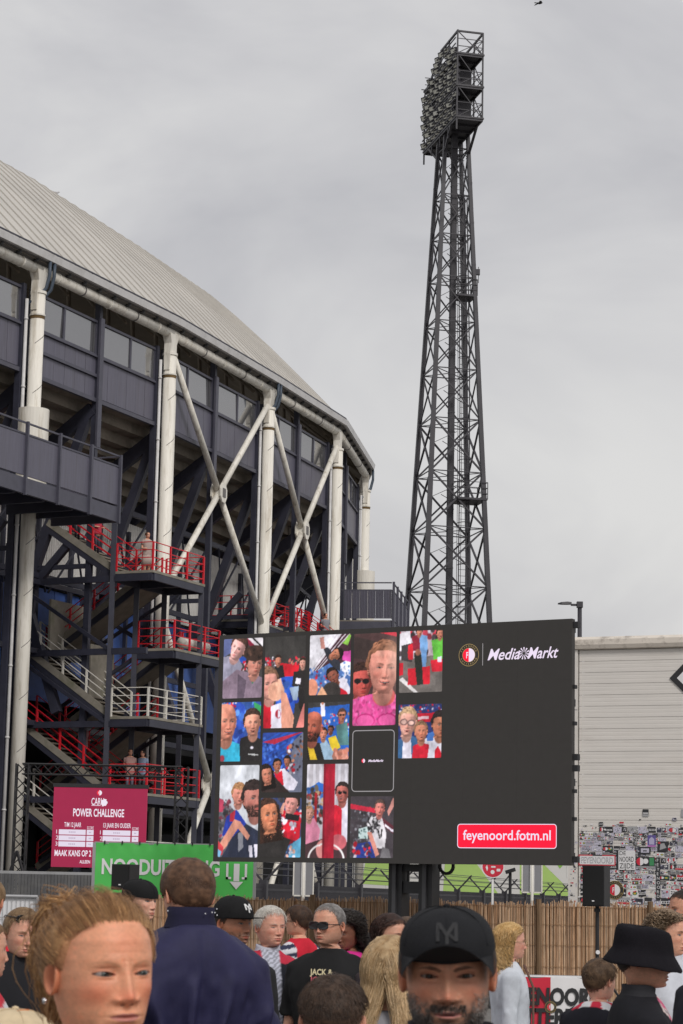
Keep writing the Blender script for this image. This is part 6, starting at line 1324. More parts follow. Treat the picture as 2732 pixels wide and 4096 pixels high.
# ------------------------------------------------------------------ what the screen shows: fan photographs as LED pixels
def S8(c): return np.array(lin(*c))
class Cv:
    """small raster (in units of the tile width) for what the LED wall shows"""
    def __init__(s, A, bg, n=84, seed=1):
        s.A = A; s.w = n; s.h = int(round(n * A)); s.rng = np.random.default_rng(seed)
        s.X, s.Y = np.meshgrid((np.arange(s.w) + .5) / n, (np.arange(s.h) + .5) / n); s.im = np.zeros((s.h, s.w, 3)); s.im[:] = bg
    def put(s, m, col): s.im = s.im * (1 - m[..., None]) + np.asarray(col, float) * m[..., None]
    def ell(s, cx, cy, rx, ry, col, rot=0, soft=.018):
        c, n = math.cos(rot), math.sin(rot); dx, dy = s.X - cx, s.Y - cy; a = (dx * c + dy * n) / rx; b = (-dx * n + dy * c) / ry
        d = (np.sqrt(a * a + b * b) - 1) * min(rx, ry); s.put(np.clip(.5 - d / soft, 0, 1), col)
    def poly(s, pts, col):
        ins = np.zeros_like(s.X, bool); n = len(pts)
        for off in (0,):
            j = n - 1
            for i in range(n):
                (xi, yi), (xj, yj) = pts[i], pts[j]
                if yi != yj: ins ^= ((yi > s.Y) != (yj > s.Y)) & (s.X < (xj - xi) * (s.Y - yi) / (yj - yi) + xi)
                j = i
        s.put(ins.astype(float), col)
    def blobs(s, x0, y0, x1, y1, n, cols, r=(.015, .04)):
        n = int(n * 1.7); r = (r[0] * .7, r[1] * .75)
        for _ in range(n):
            c = np.array(cols[s.rng.integers(len(cols))], float) * s.rng.uniform(.7, 1.2); q = s.rng.uniform(*r)
            s.ell(s.rng.uniform(x0, x1), s.rng.uniform(y0, y1), q, q * s.rng.uniform(.8, 1.8), c, s.rng.uniform(-1, 1))
    def shade(s, cx, cy, rx, ry, col, a, rot=0):
        dx, dy = s.X - cx, s.Y - cy; c, n = math.cos(rot), math.sin(rot); q = ((dx * c + dy * n) / rx) ** 2 + ((-dx * n + dy * c) / ry) ** 2; s.put(a * np.exp(-q), col)
    def face(s, cx, cy, r, skin, hair=(60, 40, 25), rot=0.0, smile=1, hl=.55, bald=False, beard=None, glasses=False, long=False, neck=True):
        """a small shaded head: the sculpted head of the crowd, lit and drawn point by point"""
        q = np.array(skin) / 255.0; sk = np.where(q <= .04045, q / 12.92, ((q + .055) / 1.055) ** 2.4); hq = np.array(hair) / 255.0; hc = np.where(hq <= .04045, hq / 12.92, ((hq + .055) / 1.055) ** 2.4)
        o = dict(skin=sk, red=.8, open=1.0, eye=1.25, browc=hc * .6, brow_a=.8, fold=2.0 if smile else 1.2, lip=9, nosew=1.1, wide=1.0)
        if smile: o['mouth_open'] = 5.0; o['open'] = .6; o['lip'] = 11; o['cheek'] = 6.0; o['smile'] = 1.0; o['lipw'] = 31.0; o['mow'] = 25.0; o['teeth'] = True
        if beard is not None: o['stubble'] = ((.02, .013, .011), .97)
        Vh, Fh, Ch, na, nz = head_geo(o, 0 if r > .2 else 1); Vg = Vh[:na * nz].reshape(nz, na, 3); Cg = Ch[:na * nz].reshape(nz, na, 3).copy()
        du = np.roll(Vg, -1, 1) - np.roll(Vg, 1, 1); dv = np.gradient(Vg, axis=0); nr = np.cross(du, dv); nr /= np.maximum(np.linalg.norm(nr, axis=2, keepdims=True), 1e-9); nr *= np.sign(np.sum(nr * (Vg - V(0, .01, -.02)), 2, keepdims=True))
        sets = [(Vg.reshape(-1, 3), nr.reshape(-1, 3), Cg.reshape(-1, 3)), (Vh[na * nz:], np.tile(V(0, -1, 0), (len(Vh) - na * nz, 1)), Ch[na * nz:])]
        if not bald:
            D = hair_dirs(*((340, 220) if r > .2 else (150, 90))); P = HC + D * HR; hm, gap = hair_mask(P, dict(hl=(.55 - hl) * .08)); tn = .014 * (1 + .25 * vnoise(P, 60)); Q = P + D * tn[..., None]; m = hm > .5
            cl = hc * (1 + .45 * vnoise(P * V(1, 1, .4), 90))[..., None]; sets.append((Q[m], D[m], np.clip(cl[m], .004, 1)))
            if long:
                rg = s.rng; n_ = 9000; a = rg.uniform(1.1, 5.18, n_); zz = rg.uniform(-.20, .03, n_); w = .092 + .012 * rg.normal(size=n_); L_ = np.stack([w * np.sin(a), .012 - w * 1.05 * np.cos(a), zz], 1); sets.append((L_, np.stack([np.sin(a), -np.cos(a), zz * 0], 1), np.clip(hc * (1 + .4 * np.sin(a * 40))[:, None], .004, 1)))
        Rm = rotm(R_(s.rng.uniform(-16, 16)), R_(s.rng.uniform(-4, 6)), rot); Ld = unit(V(-.45, -.75, .65)); Pn, Sh, Co = [], [], []
        for p, n_, c in sets:
            p2 = p @ Rm.T; n2 = n_ @ Rm.T; Pn.append(p2); Co.append(c); Sh.append(.42 + .75 * np.clip(n2 @ Ld, 0, 1) + .12 * np.clip(n2[:, 2], -1, 1))
        P2, C2, S2 = np.vstack(Pn), np.vstack(Co), np.concatenate(Sh); k = r / .118
        if neck: s.ell(cx - math.sin(rot) * r * .9, cy + math.cos(rot) * r * .95, r * .46, r * .6, np.array(skin) * .74, rot)
        ix = ((cx + P2[:, 0] * k) * s.w).astype(int); iy = ((cy - P2[:, 2] * k) * s.w).astype(int); keep = (ix >= 0) & (ix < s.w) & (iy >= 0) & (iy < s.h) & (P2[:, 2] > -.125 if not long else P2[:, 2] > -.3)
        od = np.argsort(-P2[keep, 1]); ix, iy = ix[keep][od], iy[keep][od]; cc = np.clip(C2[keep][od] * S2[keep][od][:, None] * 1.0, 0, 1); cs = np.where(cc <= .0031308, cc * 12.92, 1.055 * cc ** (1 / 2.4) - .055) * 255
        s.im[iy, ix] = cs
        if glasses:
            c, n = math.cos(rot), math.sin(rot)
            for e in (-1, 1): s.ell(cx + (.28 * e * c) * r, cy + .28 * e * n * r, r * .23, r * .16, (24, 20, 22), rot, soft=.012)
    def done(s, bgc):
        h, w = s.im.shape[:2]
        def fbm(k):                          # smooth value noise
            g_ = s.rng.normal(0, 1, (k + 2, k + 2)); yy, xx = np.linspace(0, k, h), np.linspace(0, k, w); y0, x0 = np.minimum(yy.astype(int), k), np.minimum(xx.astype(int), k); fy, fx = (yy - y0)[:, None], (xx - x0)[None]
            fy, fx = fy * fy * (3 - 2 * fy), fx * fx * (3 - 2 * fx); G = lambda a, b: g_[np.ix_(y0 + a, x0 + b)]
            return (G(0, 0) * (1 - fy) + G(1, 0) * fy) * (1 - fx) + (G(0, 1) * (1 - fy) + G(1, 1) * fy) * fx
        wy, wx = (fbm(9) * .35 + fbm(20) * .35), (fbm(9) * .35 + fbm(20) * .35); gy, gx = np.mgrid[0:h, 0:w]
        s.im = s.im[np.clip((gy + wy * w / 150).round().astype(int), 0, h - 1), np.clip((gx + wx * w / 150).round().astype(int), 0, w - 1)]
        p = np.pad(s.im, ((1, 1), (1, 1), (0, 0)), 'edge'); s.im = s.im * .6 + (p[:-2, 1:-1] + p[2:, 1:-1] + p[1:-1, :-2] + p[1:-1, 2:]) * .10
        s.im = s.im * (1 + .07 * fbm(4) + .05 * fbm(9) + .04 * fbm(23))[..., None]
        q = s.rng.normal(0, 3, s.im.shape[:2]); im = np.clip(s.im + q[..., None], 0, 255); g_ = im.mean(2, keepdims=True); im = np.clip(g_ + (im - g_) * .9, 0, 255) * .96
        r = .055; dx = np.maximum(np.maximum(r - s.X, s.X - (1 - r)), 0); dy = np.maximum(np.maximum(r - s.Y, s.Y - (s.A - r)), 0)
        m = np.clip((r - np.sqrt(dx * dx + dy * dy)) / .018 + .5, 0, 1)[..., None]
        im = im * m + np.array(bgc, float) * (1 - m); c = im / 255.0
        return np.where(c <= .04045, c / 12.92, ((c + .055) / 1.055) ** 2.4)
SKIN, SKIN2, SKIN3, SKIN4 = (232, 168, 148), (222, 140, 112), (196, 122, 92), (150, 84, 66)
RED, WHT, BLU, BLK = (222, 24, 46), (228, 222, 238), (38, 84, 200), (40, 36, 36)
def tile1():
    c = Cv(1.27, (70, 66, 66), seed=1); c.poly([(.55, 0), (1, 0), (1, .25), (.8, .22)], (228, 220, 226)); c.poly([(.5, .02), (.6, 0), (.95, .3), (.8, .3)], (150, 30, 60)); c.poly([(.7, 0), (.76, 0), (1, .2), (1, .25)], BLK)
    c.poly([(0, 0), (.3, 0), (.2, .3), (0, .4)], (90, 100, 150)); c.poly([(.35, .35), (.7, .45), (.65, .6), (.38, .48)], BLU); c.blobs(.35, .5, .7, .68, 16, [RED, WHT, (230, 190, 200)])
    c.poly([(0, .38), (.35, .36), (.5, .6), (.3, .9), (0, .95)], (150, 146, 168)); c.face(.38, .2, .25, (240, 178, 172), (90, 60, 50), .45, smile=0, hl=.55)
    c.poly([(0, .9), (.35, .66), (.75, .75), (1, .85), (1, 1.27), (0, 1.27)], (138, 116, 134)); c.poly([(.38, .75), (.6, .9), (.55, 1.27), (.38, 1.27)], (96, 80, 96))
    c.poly([(.66, .8), (.85, .82), (.76, .98)], (50, 130, 90)); c.poly([(.6, .62), (.95, .62), (.9, .82), (.68, .82)], (222, 150, 136)); c.face(.8, .55, .25, (230, 152, 132), (62, 44, 36), .12, smile=0, hl=.75); c.ell(.8, .33, .28, .17, (66, 46, 38)); c.blobs(.58, .2, 1, .42, 22, [(80, 56, 46), (56, 40, 34)], (.02, .05))
    return c
def tile2():
    c = Cv(1.92, SBG, seed=2); c.blobs(0, .42, .4, .66, 40, [WHT, (70, 60, 70), RED, (150, 130, 140)]); c.poly([(.35, .55), (.85, .62), (.8, .95), (.5, .9)], (214, 24, 40)); c.blobs(.6, .45, 1, .6, 22, [RED, (90, 80, 90), SKIN2]); c.poly([(.3, .85), (.8, .85), (.75, 1.6), (.5, 1.9), (.3, 1.6)], BLU); c.blobs(.35, .9, .8, 1.5, 16, [(60, 110, 220), (30, 60, 160)], (.04, .1))
    c.poly([(.25, .62), (.45, .6), (.5, .85), (.28, .9)], BLK); c.face(.33, .5, .1, SKIN2, (50, 34, 28)); c.poly([(.72, .75), (1, .72), (1, 1.1), (.68, 1.05)], BLK); c.face(.93, .58, .1, SKIN, (60, 44, 34)); c.poly([(.78, .88), (.9, .9), (.88, 1.02), (.76, 1.0)], WHT); c.poly([(.62, 1.08), (.85, 1.05), (.82, 1.35), (.72, 1.35)], (150, 170, 196)); c.poly([(.84, 1.1), (1, 1.1), (1, 1.7), (.86, 1.5)], BLK)
    c.poly([(0, 1.35), (.2, 1.38), (.35, 1.5), (.35, 1.92), (0, 1.92)], (216, 20, 42)); c.poly([(.18, 1.45), (.45, 1.38), (.46, 1.92), (.2, 1.92)], WHT); c.ell(.36, 1.62, .07, .09, (180, 40, 60)); c.poly([(.36, 1.54), (.42, 1.57), (.42, 1.67), (.36, 1.7)], WHT)
    c.face(.1, .98, .32, (242, 166, 150), (130, 92, 70), -.08, hl=.5); c.ell(.3, 1.15, .2, .2, (238, 176, 146)); c.poly([(.33, .9), (.41, .88), (.48, 1.12), (.34, 1.18)], (244, 184, 154))
    for k in range(4): c.ell(.22, 1.06 + .07 * k, .11, .045, (226, 160, 132), .1)
    c.poly([(.42, 1.12), (.55, 1.2), (.75, 1.7), (.72, 1.92), (.45, 1.92)], (232, 156, 130)); c.poly([(.8, 1.92), (.98, 1.4), (1, 1.4), (1, 1.92)], (230, 128, 120)); return c
def tile3():
    c = Cv(1.27, (222, 218, 226), seed=3); c.poly([(0, .85), (.75, .0), (1, 0), (1, .5), (.0, 1.0)], (70, 40, 50))
    for k in range(4): c.poly([(0, .8 + .05 * k), (.65 + .1 * k, 0), (.68 + .1 * k, 0), (0, .83 + .05 * k)], (200, 190, 200))
    c.poly([(.8, .2), (.95, .02), (1, .04), (.92, .25)], (140, 200, 70)); c.poly([(0, .85), (.5, .6), (1, .9), (1, 1.27), (0, 1.27)], (70, 110, 180)); c.blobs(0, .7, .6, 1.27, 60, [(90, 130, 200), (60, 96, 170), RED, WHT, (120, 160, 210)]); c.blobs(.6, .6, 1, 1, 26, [(120, 160, 210), (90, 130, 200), WHT])
    c.poly([(.78, .38), (1, .36), (1, .6), (.8, .55)], (222, 70, 170)); c.poly([(.32, .26), (.45, .28), (.75, .6), (.75, .78), (.6, .72), (.45, .55)], (44, 46, 56)); c.poly([(.24, .06), (.33, .05), (.38, .3), (.28, .3)], (196, 130, 120)); c.face(.66, .42, .14, SKIN3, (36, 26, 24), 1.2, smile=0)
    c.poly([(.62, .98), (.85, .9), (1, 1.15), (1, 1.27), (.7, 1.27)], WHT); c.poly([(.68, 1.08), (.9, 1.2), (.95, 1.27), (.72, 1.27)], RED); c.face(.58, .88, .17, SKIN4, (34, 24, 22), -.5); c.ell(.55, 1.2, .22, .2, (58, 52, 50)); c.ell(.08, 1.12, .14, .2, SKIN2); c.poly([(.2, 1.27), (.32, 1.08), (.45, 1.27)], (232, 168, 128)); return c
def tile4():
    c = Cv(1.89, (74, 50, 50), seed=4); c.poly([(0, .05), (.6, .2), (.5, .6), (0, .5)], (60, 46, 44)); c.poly([(.6, 0), (1, 0), (1, .1)], (220, 40, 60)); c.face(.2, .98, .34, (200, 84, 76), (60, 36, 30), .05, smile=0, glasses=True)
    c.poly([(0, 1.35), (.4, 1.25), (1, 1.3), (1, 1.89), (0, 1.89)], (226, 74, 150)); c.blobs(0, 1.3, 1, 1.89, 90, [(236, 96, 168), (216, 60, 138)], (.02, .05)); c.ell(.72, 1.3, .26, .2, (214, 86, 84)); c.face(.72, .72, .50, (250, 160, 140), (150, 96, 70), .06, hl=.5); c.shade(.95, .6, .2, .5, (255, 210, 190), .5)
    for x in (.3, .8): c.ell(x, 1.78, .22, .14, (190, 30, 110)); c.ell(x, 1.79, .2, .125, (232, 84, 158))
    return c
def tile5():
    c = Cv(1.27, (120, 108, 104), seed=5); c.poly([(0, 0), (1, 0), (1, .5), (0, .6)], (190, 170, 180)); c.blobs(0, 0, 1, .5, 50, [RED, WHT, (70, 60, 64), (200, 60, 80)], (.03, .08)); c.poly([(0, .05), (.25, 0), (.25, .3), (0, .35)], (226, 220, 228)); c.poly([(.05, .3), (.3, .25), (.3, .65), (.05, .6)], (66, 60, 62)); c.poly([(.2, .3), (.32, .25), (.32, .6), (.2, .6)], (214, 30, 46))
    c.poly([(0, .9), (1, .8), (1, 1.27), (0, 1.27)], (112, 104, 100)); c.poly([(0, 1.0), (.08, .95), (.45, 1.27), (.35, 1.27)], (220, 214, 214))
    c.poly([(.28, .12), (.46, .08), (.48, .4), (.32, .42)], (140, 30, 50)); c.poly([(.46, .08), (.64, .12), (.66, .4), (.48, .42)], (120, 170, 226)); c.poly([(.5, .4), (.64, .4), (.62, .75), (.54, .75)], (110, 160, 220)); c.face(.46, .02, .09, SKIN2, (60, 40, 30)); c.poly([(.74, .22), (1, .16), (1, .65), (.8, .65)], (96, 190, 60)); c.face(.93, .08, .1, SKIN2, (60, 44, 34))
    c.poly([(.2, .78), (.72, .74), (.72, 1.1), (.22, 1.12)], (214, 26, 44)); c.poly([(.72, .62), (1, .6), (1, .85), (.76, .86)], (220, 30, 50)); c.poly([(0, .65), (.1, .65), (.1, .9), (0, .92)], (214, 26, 44)); c.poly([(.88, .56), (.98, .55), (.98, .66), (.88, .67)], (205, 205, 222))
    c.poly([(.34, .45), (.5, .45), (.54, .8), (.56, 1.12), (.42, 1.12), (.38, .8)], (42, 44, 38)); c.ell(.43, .45, .06, .07, (170, 100, 80)); return c
def tile6():
    c = Cv(1.27, (44, 78, 160), seed=6); c.blobs(.2, 0, 1, 1, 46, [(60, 110, 210), (38, 70, 170), (80, 130, 220)], (.06, .12)); c.poly([(.8, 0), (1, .1), (1, .4), (.85, .2)], (56, 170, 96)); c.blobs(0, 0, .4, .1, 10, [RED, WHT])
    c.poly([(.5, .78), (.75, .7), (1, .8), (1, 1.27), (.45, 1.27)], BLK); c.poly([(0, .9), (.25, .82), (.48, .9), (.5, 1.27), (0, 1.27)], (46, 184, 224)); c.face(.12, .42, .38, (236, 150, 124), (170, 140, 120), 0, bald=True); c.face(.79, .45, .27, (238, 162, 136), (66, 44, 36), -.05, hl=.5); c.ell(.79, .98, .04, .03, WHT); c.poly([(.7, 1.1), (.95, 1.12), (.95, 1.15), (.7, 1.13)], (190, 190, 190)); c.ell(.05, 1.2, .06, .07, (190, 60, 80)); return c
def tile7():
    c = Cv(1.25, (40, 70, 160), seed=7)
    for k in range(12): c.poly([(0, .2 + .09 * k), (1, -.3 + .09 * k), (1, -.26 + .09 * k), (0, .25 + .09 * k)], (34, 84, 196))
    c.blobs(0, .1, 1, .9, 70, [(50, 100, 210), (30, 60, 150), (70, 120, 220)], (.02, .05)); c.poly([(0, .2), (.95, 0), (1, 0), (.3, .25)], (200, 40, 70)); c.poly([(.75, .2), (1, 0), (1, 1.25), (.6, 1.25)], (108, 112, 134)); c.blobs(.55, .25, .8, 1.1, 20, [RED, WHT, SKIN3, (60, 50, 60)], (.03, .06)); c.blobs(.85, .1, 1, .8, 10, [(50, 40, 50), SKIN3])
    c.poly([(.28, .8), (.55, .75), (.9, 1.05), (.8, 1.2), (.5, 1.2)], WHT); c.poly([(.3, .82), (.5, .8), (.55, 1.1), (.42, 1.1)], RED); c.face(.38, .68, .12, SKIN3, (34, 26, 24)); c.face(.62, .6, .1, SKIN3, (34, 26, 24), neck=False); c.poly([(0, 1.0), (.3, .9), (.7, 1.25), (0, 1.25)], (56, 42, 40)); c.face(.12, .87, .19, SKIN2, (40, 28, 26), -.2, smile=0, long=True); return c
def tile8():
    c = Cv(1.2, (36, 96, 200), seed=8); c.poly([(0, 0), (1, 0), (1, .06), (0, .12)], (60, 58, 58)); c.blobs(.2, .25, 1, .7, 60, [(60, 130, 220), (40, 90, 190), RED, WHT, SKIN2]); c.poly([(.3, .03), (.4, .02), (.42, .3), (.32, .3)], WHT); c.ell(.35, 0.02, .03, .04, SKIN3)
    c.poly([(.68, .5), (.95, .42), (1, .9), (.75, .9)], (84, 130, 130)); c.face(.82, .28, .12, SKIN2, (90, 60, 50), glasses=True); c.poly([(.5, .75), (.68, .7), (.8, .95), (.6, 1.05)], (242, 206, 40)); c.face(.56, .58, .08, SKIN4, (34, 26, 24)); c.poly([(.28, .88), (.45, .78), (.75, 1.2), (.35, 1.2)], (150, 180, 206)); c.face(.38, .66, .12, SKIN2, (48, 34, 30)); c.blobs(.65, 1.0, 1, 1.2, 20, [(226, 150, 130), (200, 120, 100)], (.04, .08))
    c.poly([(0, .8), (.3, .85), (.42, 1.2), (0, 1.2)], (38, 34, 34)); c.poly([(0, .88), (.12, .85), (.25, 1.2), (.08, 1.2)], (240, 196, 40)); c.face(.13, .5, .3, (206, 108, 84), (40, 28, 26), .08, bald=True, beard=(40, 26, 24)); return c
def tile10():
    c = Cv(1.1, (40, 50, 110), seed=10); c.blobs(0, 0, 1, .25, 50, [WHT, (50, 70, 160), RED, (90, 80, 110)], (.012, .03)); c.poly([(0, .2), (1, .18), (1, .36), (0, .38)], (214, 22, 48)); c.poly([(.4, .26), (.7, .25), (.7, .31), (.4, .32)], (236, 190, 200))
    c.poly([(0, .72), (.25, .62), (.5, .7), (.5, 1.1), (0, 1.1)], (54, 100, 150)); c.poly([(.12, .72), (.3, .7), (.32, 1.1), (.1, 1.1)], WHT); c.poly([(.55, .75), (1, .5), (1, 1.1), (.5, 1.1)], (224, 220, 234)); c.poly([(.84, .95), (.92, .85), (1, 1.0), (1, 1.1), (.85, 1.1)], RED); c.poly([(.68, .6), (.85, .55), (.8, .75), (.66, .75)], (60, 110, 190)); c.face(.97, .42, .25, SKIN3, (44, 34, 34), .1, smile=0); c.face(.22, .36, .27, (244, 178, 160), (200, 160, 120), .1, long=False, hl=.5); c.ell(.13, .36, .08, .06, (60, 44, 50), soft=.03); c.ell(.13, .36, .065, .045, (240, 190, 176)); c.ell(.3, .38, .08, .06, (60, 44, 50), soft=.03); c.ell(.3, .38, .065, .045, (240, 190, 176))
    c.poly([(.35, .85), (.5, .78), (.72, .82), (.68, 1.1), (.33, 1.1)], (222, 26, 50)); c.face(.53, .56, .19, (228, 144, 112), (150, 110, 80), 0); return c
def tile11():
    c = Cv(1.96, (206, 208, 216), seed=11); c.poly([(0, .68), (.45, 1.0), (.4, 1.96), (0, 1.96)], (92, 90, 98)); c.blobs(0, .75, .3, 1.6, 40, [(60, 60, 66), (130, 120, 130), (150, 60, 80)], (.02, .06)); c.poly([(0, .7), (.12, .75), (.1, 1.0), (0, 1.0)], (190, 60, 90)); c.poly([(.2, 1.1), (.45, .95), (.75, 1.3), (.6, 1.6), (.1, 1.5)], (38, 58, 170)); c.poly([(.28, 1.05), (.42, .95), (.4, 1.2), (.28, 1.2)], (190, 40, 60)); c.face(.5, .62, .22, (232, 150, 130), (170, 120, 80), .1, hl=.8)
    c.poly([(.35, 1.55), (.7, 1.25), (1, 1.4), (1, 1.96), (.1, 1.96)], (44, 50, 72)); c.poly([(.5, 1.45), (.62, 1.4), (.64, 1.75), (.52, 1.85)], (140, 140, 150)); c.poly([(.78, 1.7), (.86, 1.7), (.88, 1.95), (.8, 1.95)], WHT); c.poly([(.9, 1.68), (1, 1.68), (1, 1.95), (.94, 1.95)], WHT); c.face(.88, .72, .36, (206, 130, 116), (50, 38, 36), -.05, smile=0, beard=(120, 80, 70), hl=.75); c.poly([(.03, 1.7), (.4, 1.15), (.55, 1.2), (.8, 1.5), (.75, 1.6), (.5, 1.35), (.15, 1.8)], (224, 148, 124))
    c.poly([(0, 1.6), (.15, 1.75), (.12, 1.9), (0, 1.96)], (214, 60, 70)); c.poly([(0, 1.78), (.1, 1.84), (.06, 1.95), (0, 1.96)], (120, 180, 220)); return c
def tile12():
    c = Cv(1.22, (60, 70, 110), seed=12); c.blobs(.2, 0, 1, 1, 50, [(50, 70, 150), WHT, RED, (60, 56, 60)], (.03, .07)); c.poly([(.5, .3), (1, .3), (.95, .9), (.55, .8)], RED); c.blobs(.4, .3, 1, .8, 16, [WHT, RED], (.03, .07)); c.face(.75, .12, .22, (236, 160, 150), (70, 50, 40), .2, smile=0); c.poly([(.62, .32), (.95, .36), (.93, .48), (.6, .44)], (36, 30, 32)); c.poly([(.45, .3), (.55, .1), (.6, .12), (.55, .35)], (226, 160, 140)); c.poly([(.75, .95), (1, .8), (1, 1.22), (.7, 1.22)], (90, 170, 210)); c.blobs(.55, 1.0, .85, 1.22, 14, [(70, 130, 190), SKIN, WHT], (.02, .05))
    c.poly([(0, .8), (.3, .7), (.75, .85), (.6, 1.22), (0, 1.22)], (50, 46, 45)); c.poly([(.1, .6), (.3, .65), (.3, .85), (.2, .8)], (222, 130, 100)); c.face(.2, .36, .32, (228, 140, 100), (70, 44, 34), -.15, smile=0, hl=.5, long=True); return c
def tile13():
    c = Cv(1.93, (190, 184, 192), seed=13)
    for k in range(7): c.poly([(k * .15, 0), (k * .15 + .07, 0), (k * .15 + .05, .6), (k * .15, .6)], (216, 212, 222))
    c.poly([(.05, .5), (.3, .38), (.5, .45), (.45, .58), (.1, .58)], (40, 100, 196)); c.blobs(0, .5, .5, 1.2, 40, [(196, 160, 120), (90, 80, 70), (60, 110, 190), (150, 50, 50), (60, 52, 50)], (.03, .07)); c.poly([(.2, .6), (.26, .6), (.26, 1.2), (.2, 1.2)], (180, 30, 40)); c.poly([(.68, .85), (1, .8), (1, 1.6), (.68, 1.6)], WHT); c.poly([(.68, .85), (.85, .85), (.86, 1.6), (.68, 1.6)], (220, 26, 50)); c.face(.86, .6, .2, (200, 110, 100), (50, 38, 36), 0, glasses=True); c.poly([(0, 1.2), (.2, 1.1), (.35, 1.35), (.3, 1.7), (0, 1.7)], (220, 130, 160)); c.face(.08, 1.02, .14, SKIN, (190, 140, 100)); c.poly([(0, 1.65), (.5, 1.5), (1, 1.6), (1, 1.93), (0, 1.93)], (70, 46, 50)); c.ell(.78, 1.6, .2, .16, (206, 96, 106)); c.ell(.4, 1.75, .14, .2, (226, 140, 136))
    for k in range(40):
        a = math.pi * (1 + k / 39); c.ell(.5 + .42 * math.cos(a), 1.95 + .32 * math.sin(a), .02, .02, (236, 232, 232), soft=.02)
    c.poly([(.4, 0), (.68, 0), (.68, 1.93), (.4, 1.93)], (176, 22, 46)); c.poly([(.4, 0), (.45, 0), (.45, 1.93), (.4, 1.93)], (140, 18, 40)); return c
def tile14():
    c = Cv(1.23, (70, 62, 68), seed=14); c.blobs(0, .3, .7, 1.2, 80, [(150, 146, 156), (90, 86, 92), (120, 120, 132), (60, 56, 60)], (.015, .04)); c.poly([(0, .15), (.6, .25), (.6, .34), (0, .25)], (206, 34, 60)); c.poly([(.7, .4), (1, .6), (1, .75), (.7, .55)], (96, 40, 52)); c.poly([(.8, .55), (1, .68), (1, .72), (.8, .6)], WHT); c.poly([(.1, .95), (.5, .9), (.6, 1.23), (.1, 1.23)], (40, 60, 150)); c.blobs(.05, .95, .5, 1.23, 22, [RED, WHT, (40, 60, 160), (60, 50, 60)], (.02, .06)); c.poly([(.2, .65), (.42, .6), (.42, .85), (.2, .85)], (200, 220, 220)); c.blobs(.2, .65, .4, .85, 8, [(60, 90, 90)], (.015, .02))
    c.poly([(.45, .42), (.72, .4), (.84, .75), (.8, 1.05), (.6, 1.02), (.42, .7)], (214, 208, 214)); c.blobs(.42, .4, .7, .72, 40, [(40, 38, 42), (60, 56, 60), (200, 196, 200)], (.015, .035)); c.poly([(.85, .3), (.98, .03), (1, .05), (1, .2), (.88, .4)], (226, 150, 140)); c.poly([(.4, .72), (.5, .72), (.68, 1.15), (.6, 1.2)], (220, 140, 124)); c.face(.68, .24, .15, (222, 128, 118), (90, 70, 64), .1); c.poly([(.75, 1.0), (.9, 1.05), (.95, 1.23), (.7, 1.23)], (110, 106, 110)); c.poly([(.64, .68), (.67, .68), (.7, .84), (.67, .84)], BLK); c.poly([(.72, .66), (.75, .66), (.73, .82), (.7, .82)], BLK); return c
TILES = [(tile1, .102, 2.875, .93, 3.944), (tile2, .98, 2.33, 1.82, 3.945), (tile3, 1.905, 2.886, 2.735, 3.94), (tile4, 2.795, 2.335, 3.64, 3.93), (tile5, 3.70, 2.88, 4.53, 3.936), (tile6, .095, 1.755, .925, 2.806), (tile7, .975, 1.207, 1.81, 2.252), (tile8, 1.9, 1.764, 2.73, 2.76), (tile10, 3.70, 1.768, 4.53, 2.68), (tile11, .1, .075, .925, 1.69), (tile12, .972, .086, 1.81, 1.112), (tile13, 1.905, .08, 2.735, 1.69), (tile14, 2.79, .092, 3.635, 1.13)]
for fn, x0, y0, x1, y1 in TILES:
    cv = fn(); im = cv.done(SBG); h, w = im.shape[:2]; vs = []
    gx, gy = np.meshgrid(np.linspace(x0, x1, w), np.linspace(y1, y0, h))
    vs = SP0 + gx.reshape(-1, 1) * SEX + gy.reshape(-1, 1) * V(0, 0, 1) + SEN * .004
    idx = np.arange(w * h).reshape(h, w); fc = np.stack([idx[1:, :-1], idx[1:, 1:], idx[:-1, 1:], idx[:-1, :-1]], -1).reshape(-1, 4)
    mesh_obj('photo_tile', vs, fc.tolist(), M_led, scr, cols=im.reshape(-1, 3))
# ------------------------------------------------------------------ the crowd
SK1, SK2, SK3, SK4, SK5 = (.68, .36, .245), (.60, .30, .195), (.46, .21, .13), (.22, .09, .055), (.72, .41, .30)
def P3(px, py, Y): return at(px, py, Y)
# woman in front
r1, h1, b1, k1 = make_person('person in front with ginger blonde hair pulled back into a ponytail, frowning to the right', at=P3(408, 3890, 3.55), yaw=29, byaw=20, pitch=-1, roll=-2, lod=0, skin=(.76, .35, .205), red=1.2, eye=1.10, balls=True, gaze_deg=6, socket=8.5, cheek=5.5, frown=.75, open=.70, brow=.55, nose=.98, nosew=1.28, browc=(.28, .15, .075), brow_a=.38, brow_t=.75, iris=(.07, .085, .08), gaze=(3.2, .6), zs=.90, lipc=(.50, .19, .17), lip=8.0, wide=.93, jaw=1.05, lash=1.15, fold=1.6,
    hair=dict(kind='pony', col=(.22, .098, .036), col2=(.64, .37, .165), th=.011, top=.35, n=13000, rad=.6, hl=.006, side=.022, ramp=.06, base=(0, .104, .074), tail=[(0, 0, 0), (-.004, .024, .034), (-.008, .046, .030), (-.010, .056, -.02), (-.008, .050, -.09), (-.004, .038, -.15)]), top=dict(col=(.30, .24, .18), neck=-.215, fold=.004))
MB().path([h1(V([(-.090, .012, -.040 - .012 * q)]))[0] for q in (0, .3, .8)], [.003, .004, .0035], 8).build('earring', mat('silver', (.7, .7, .72), .2, metal=1), r1, smooth=True)
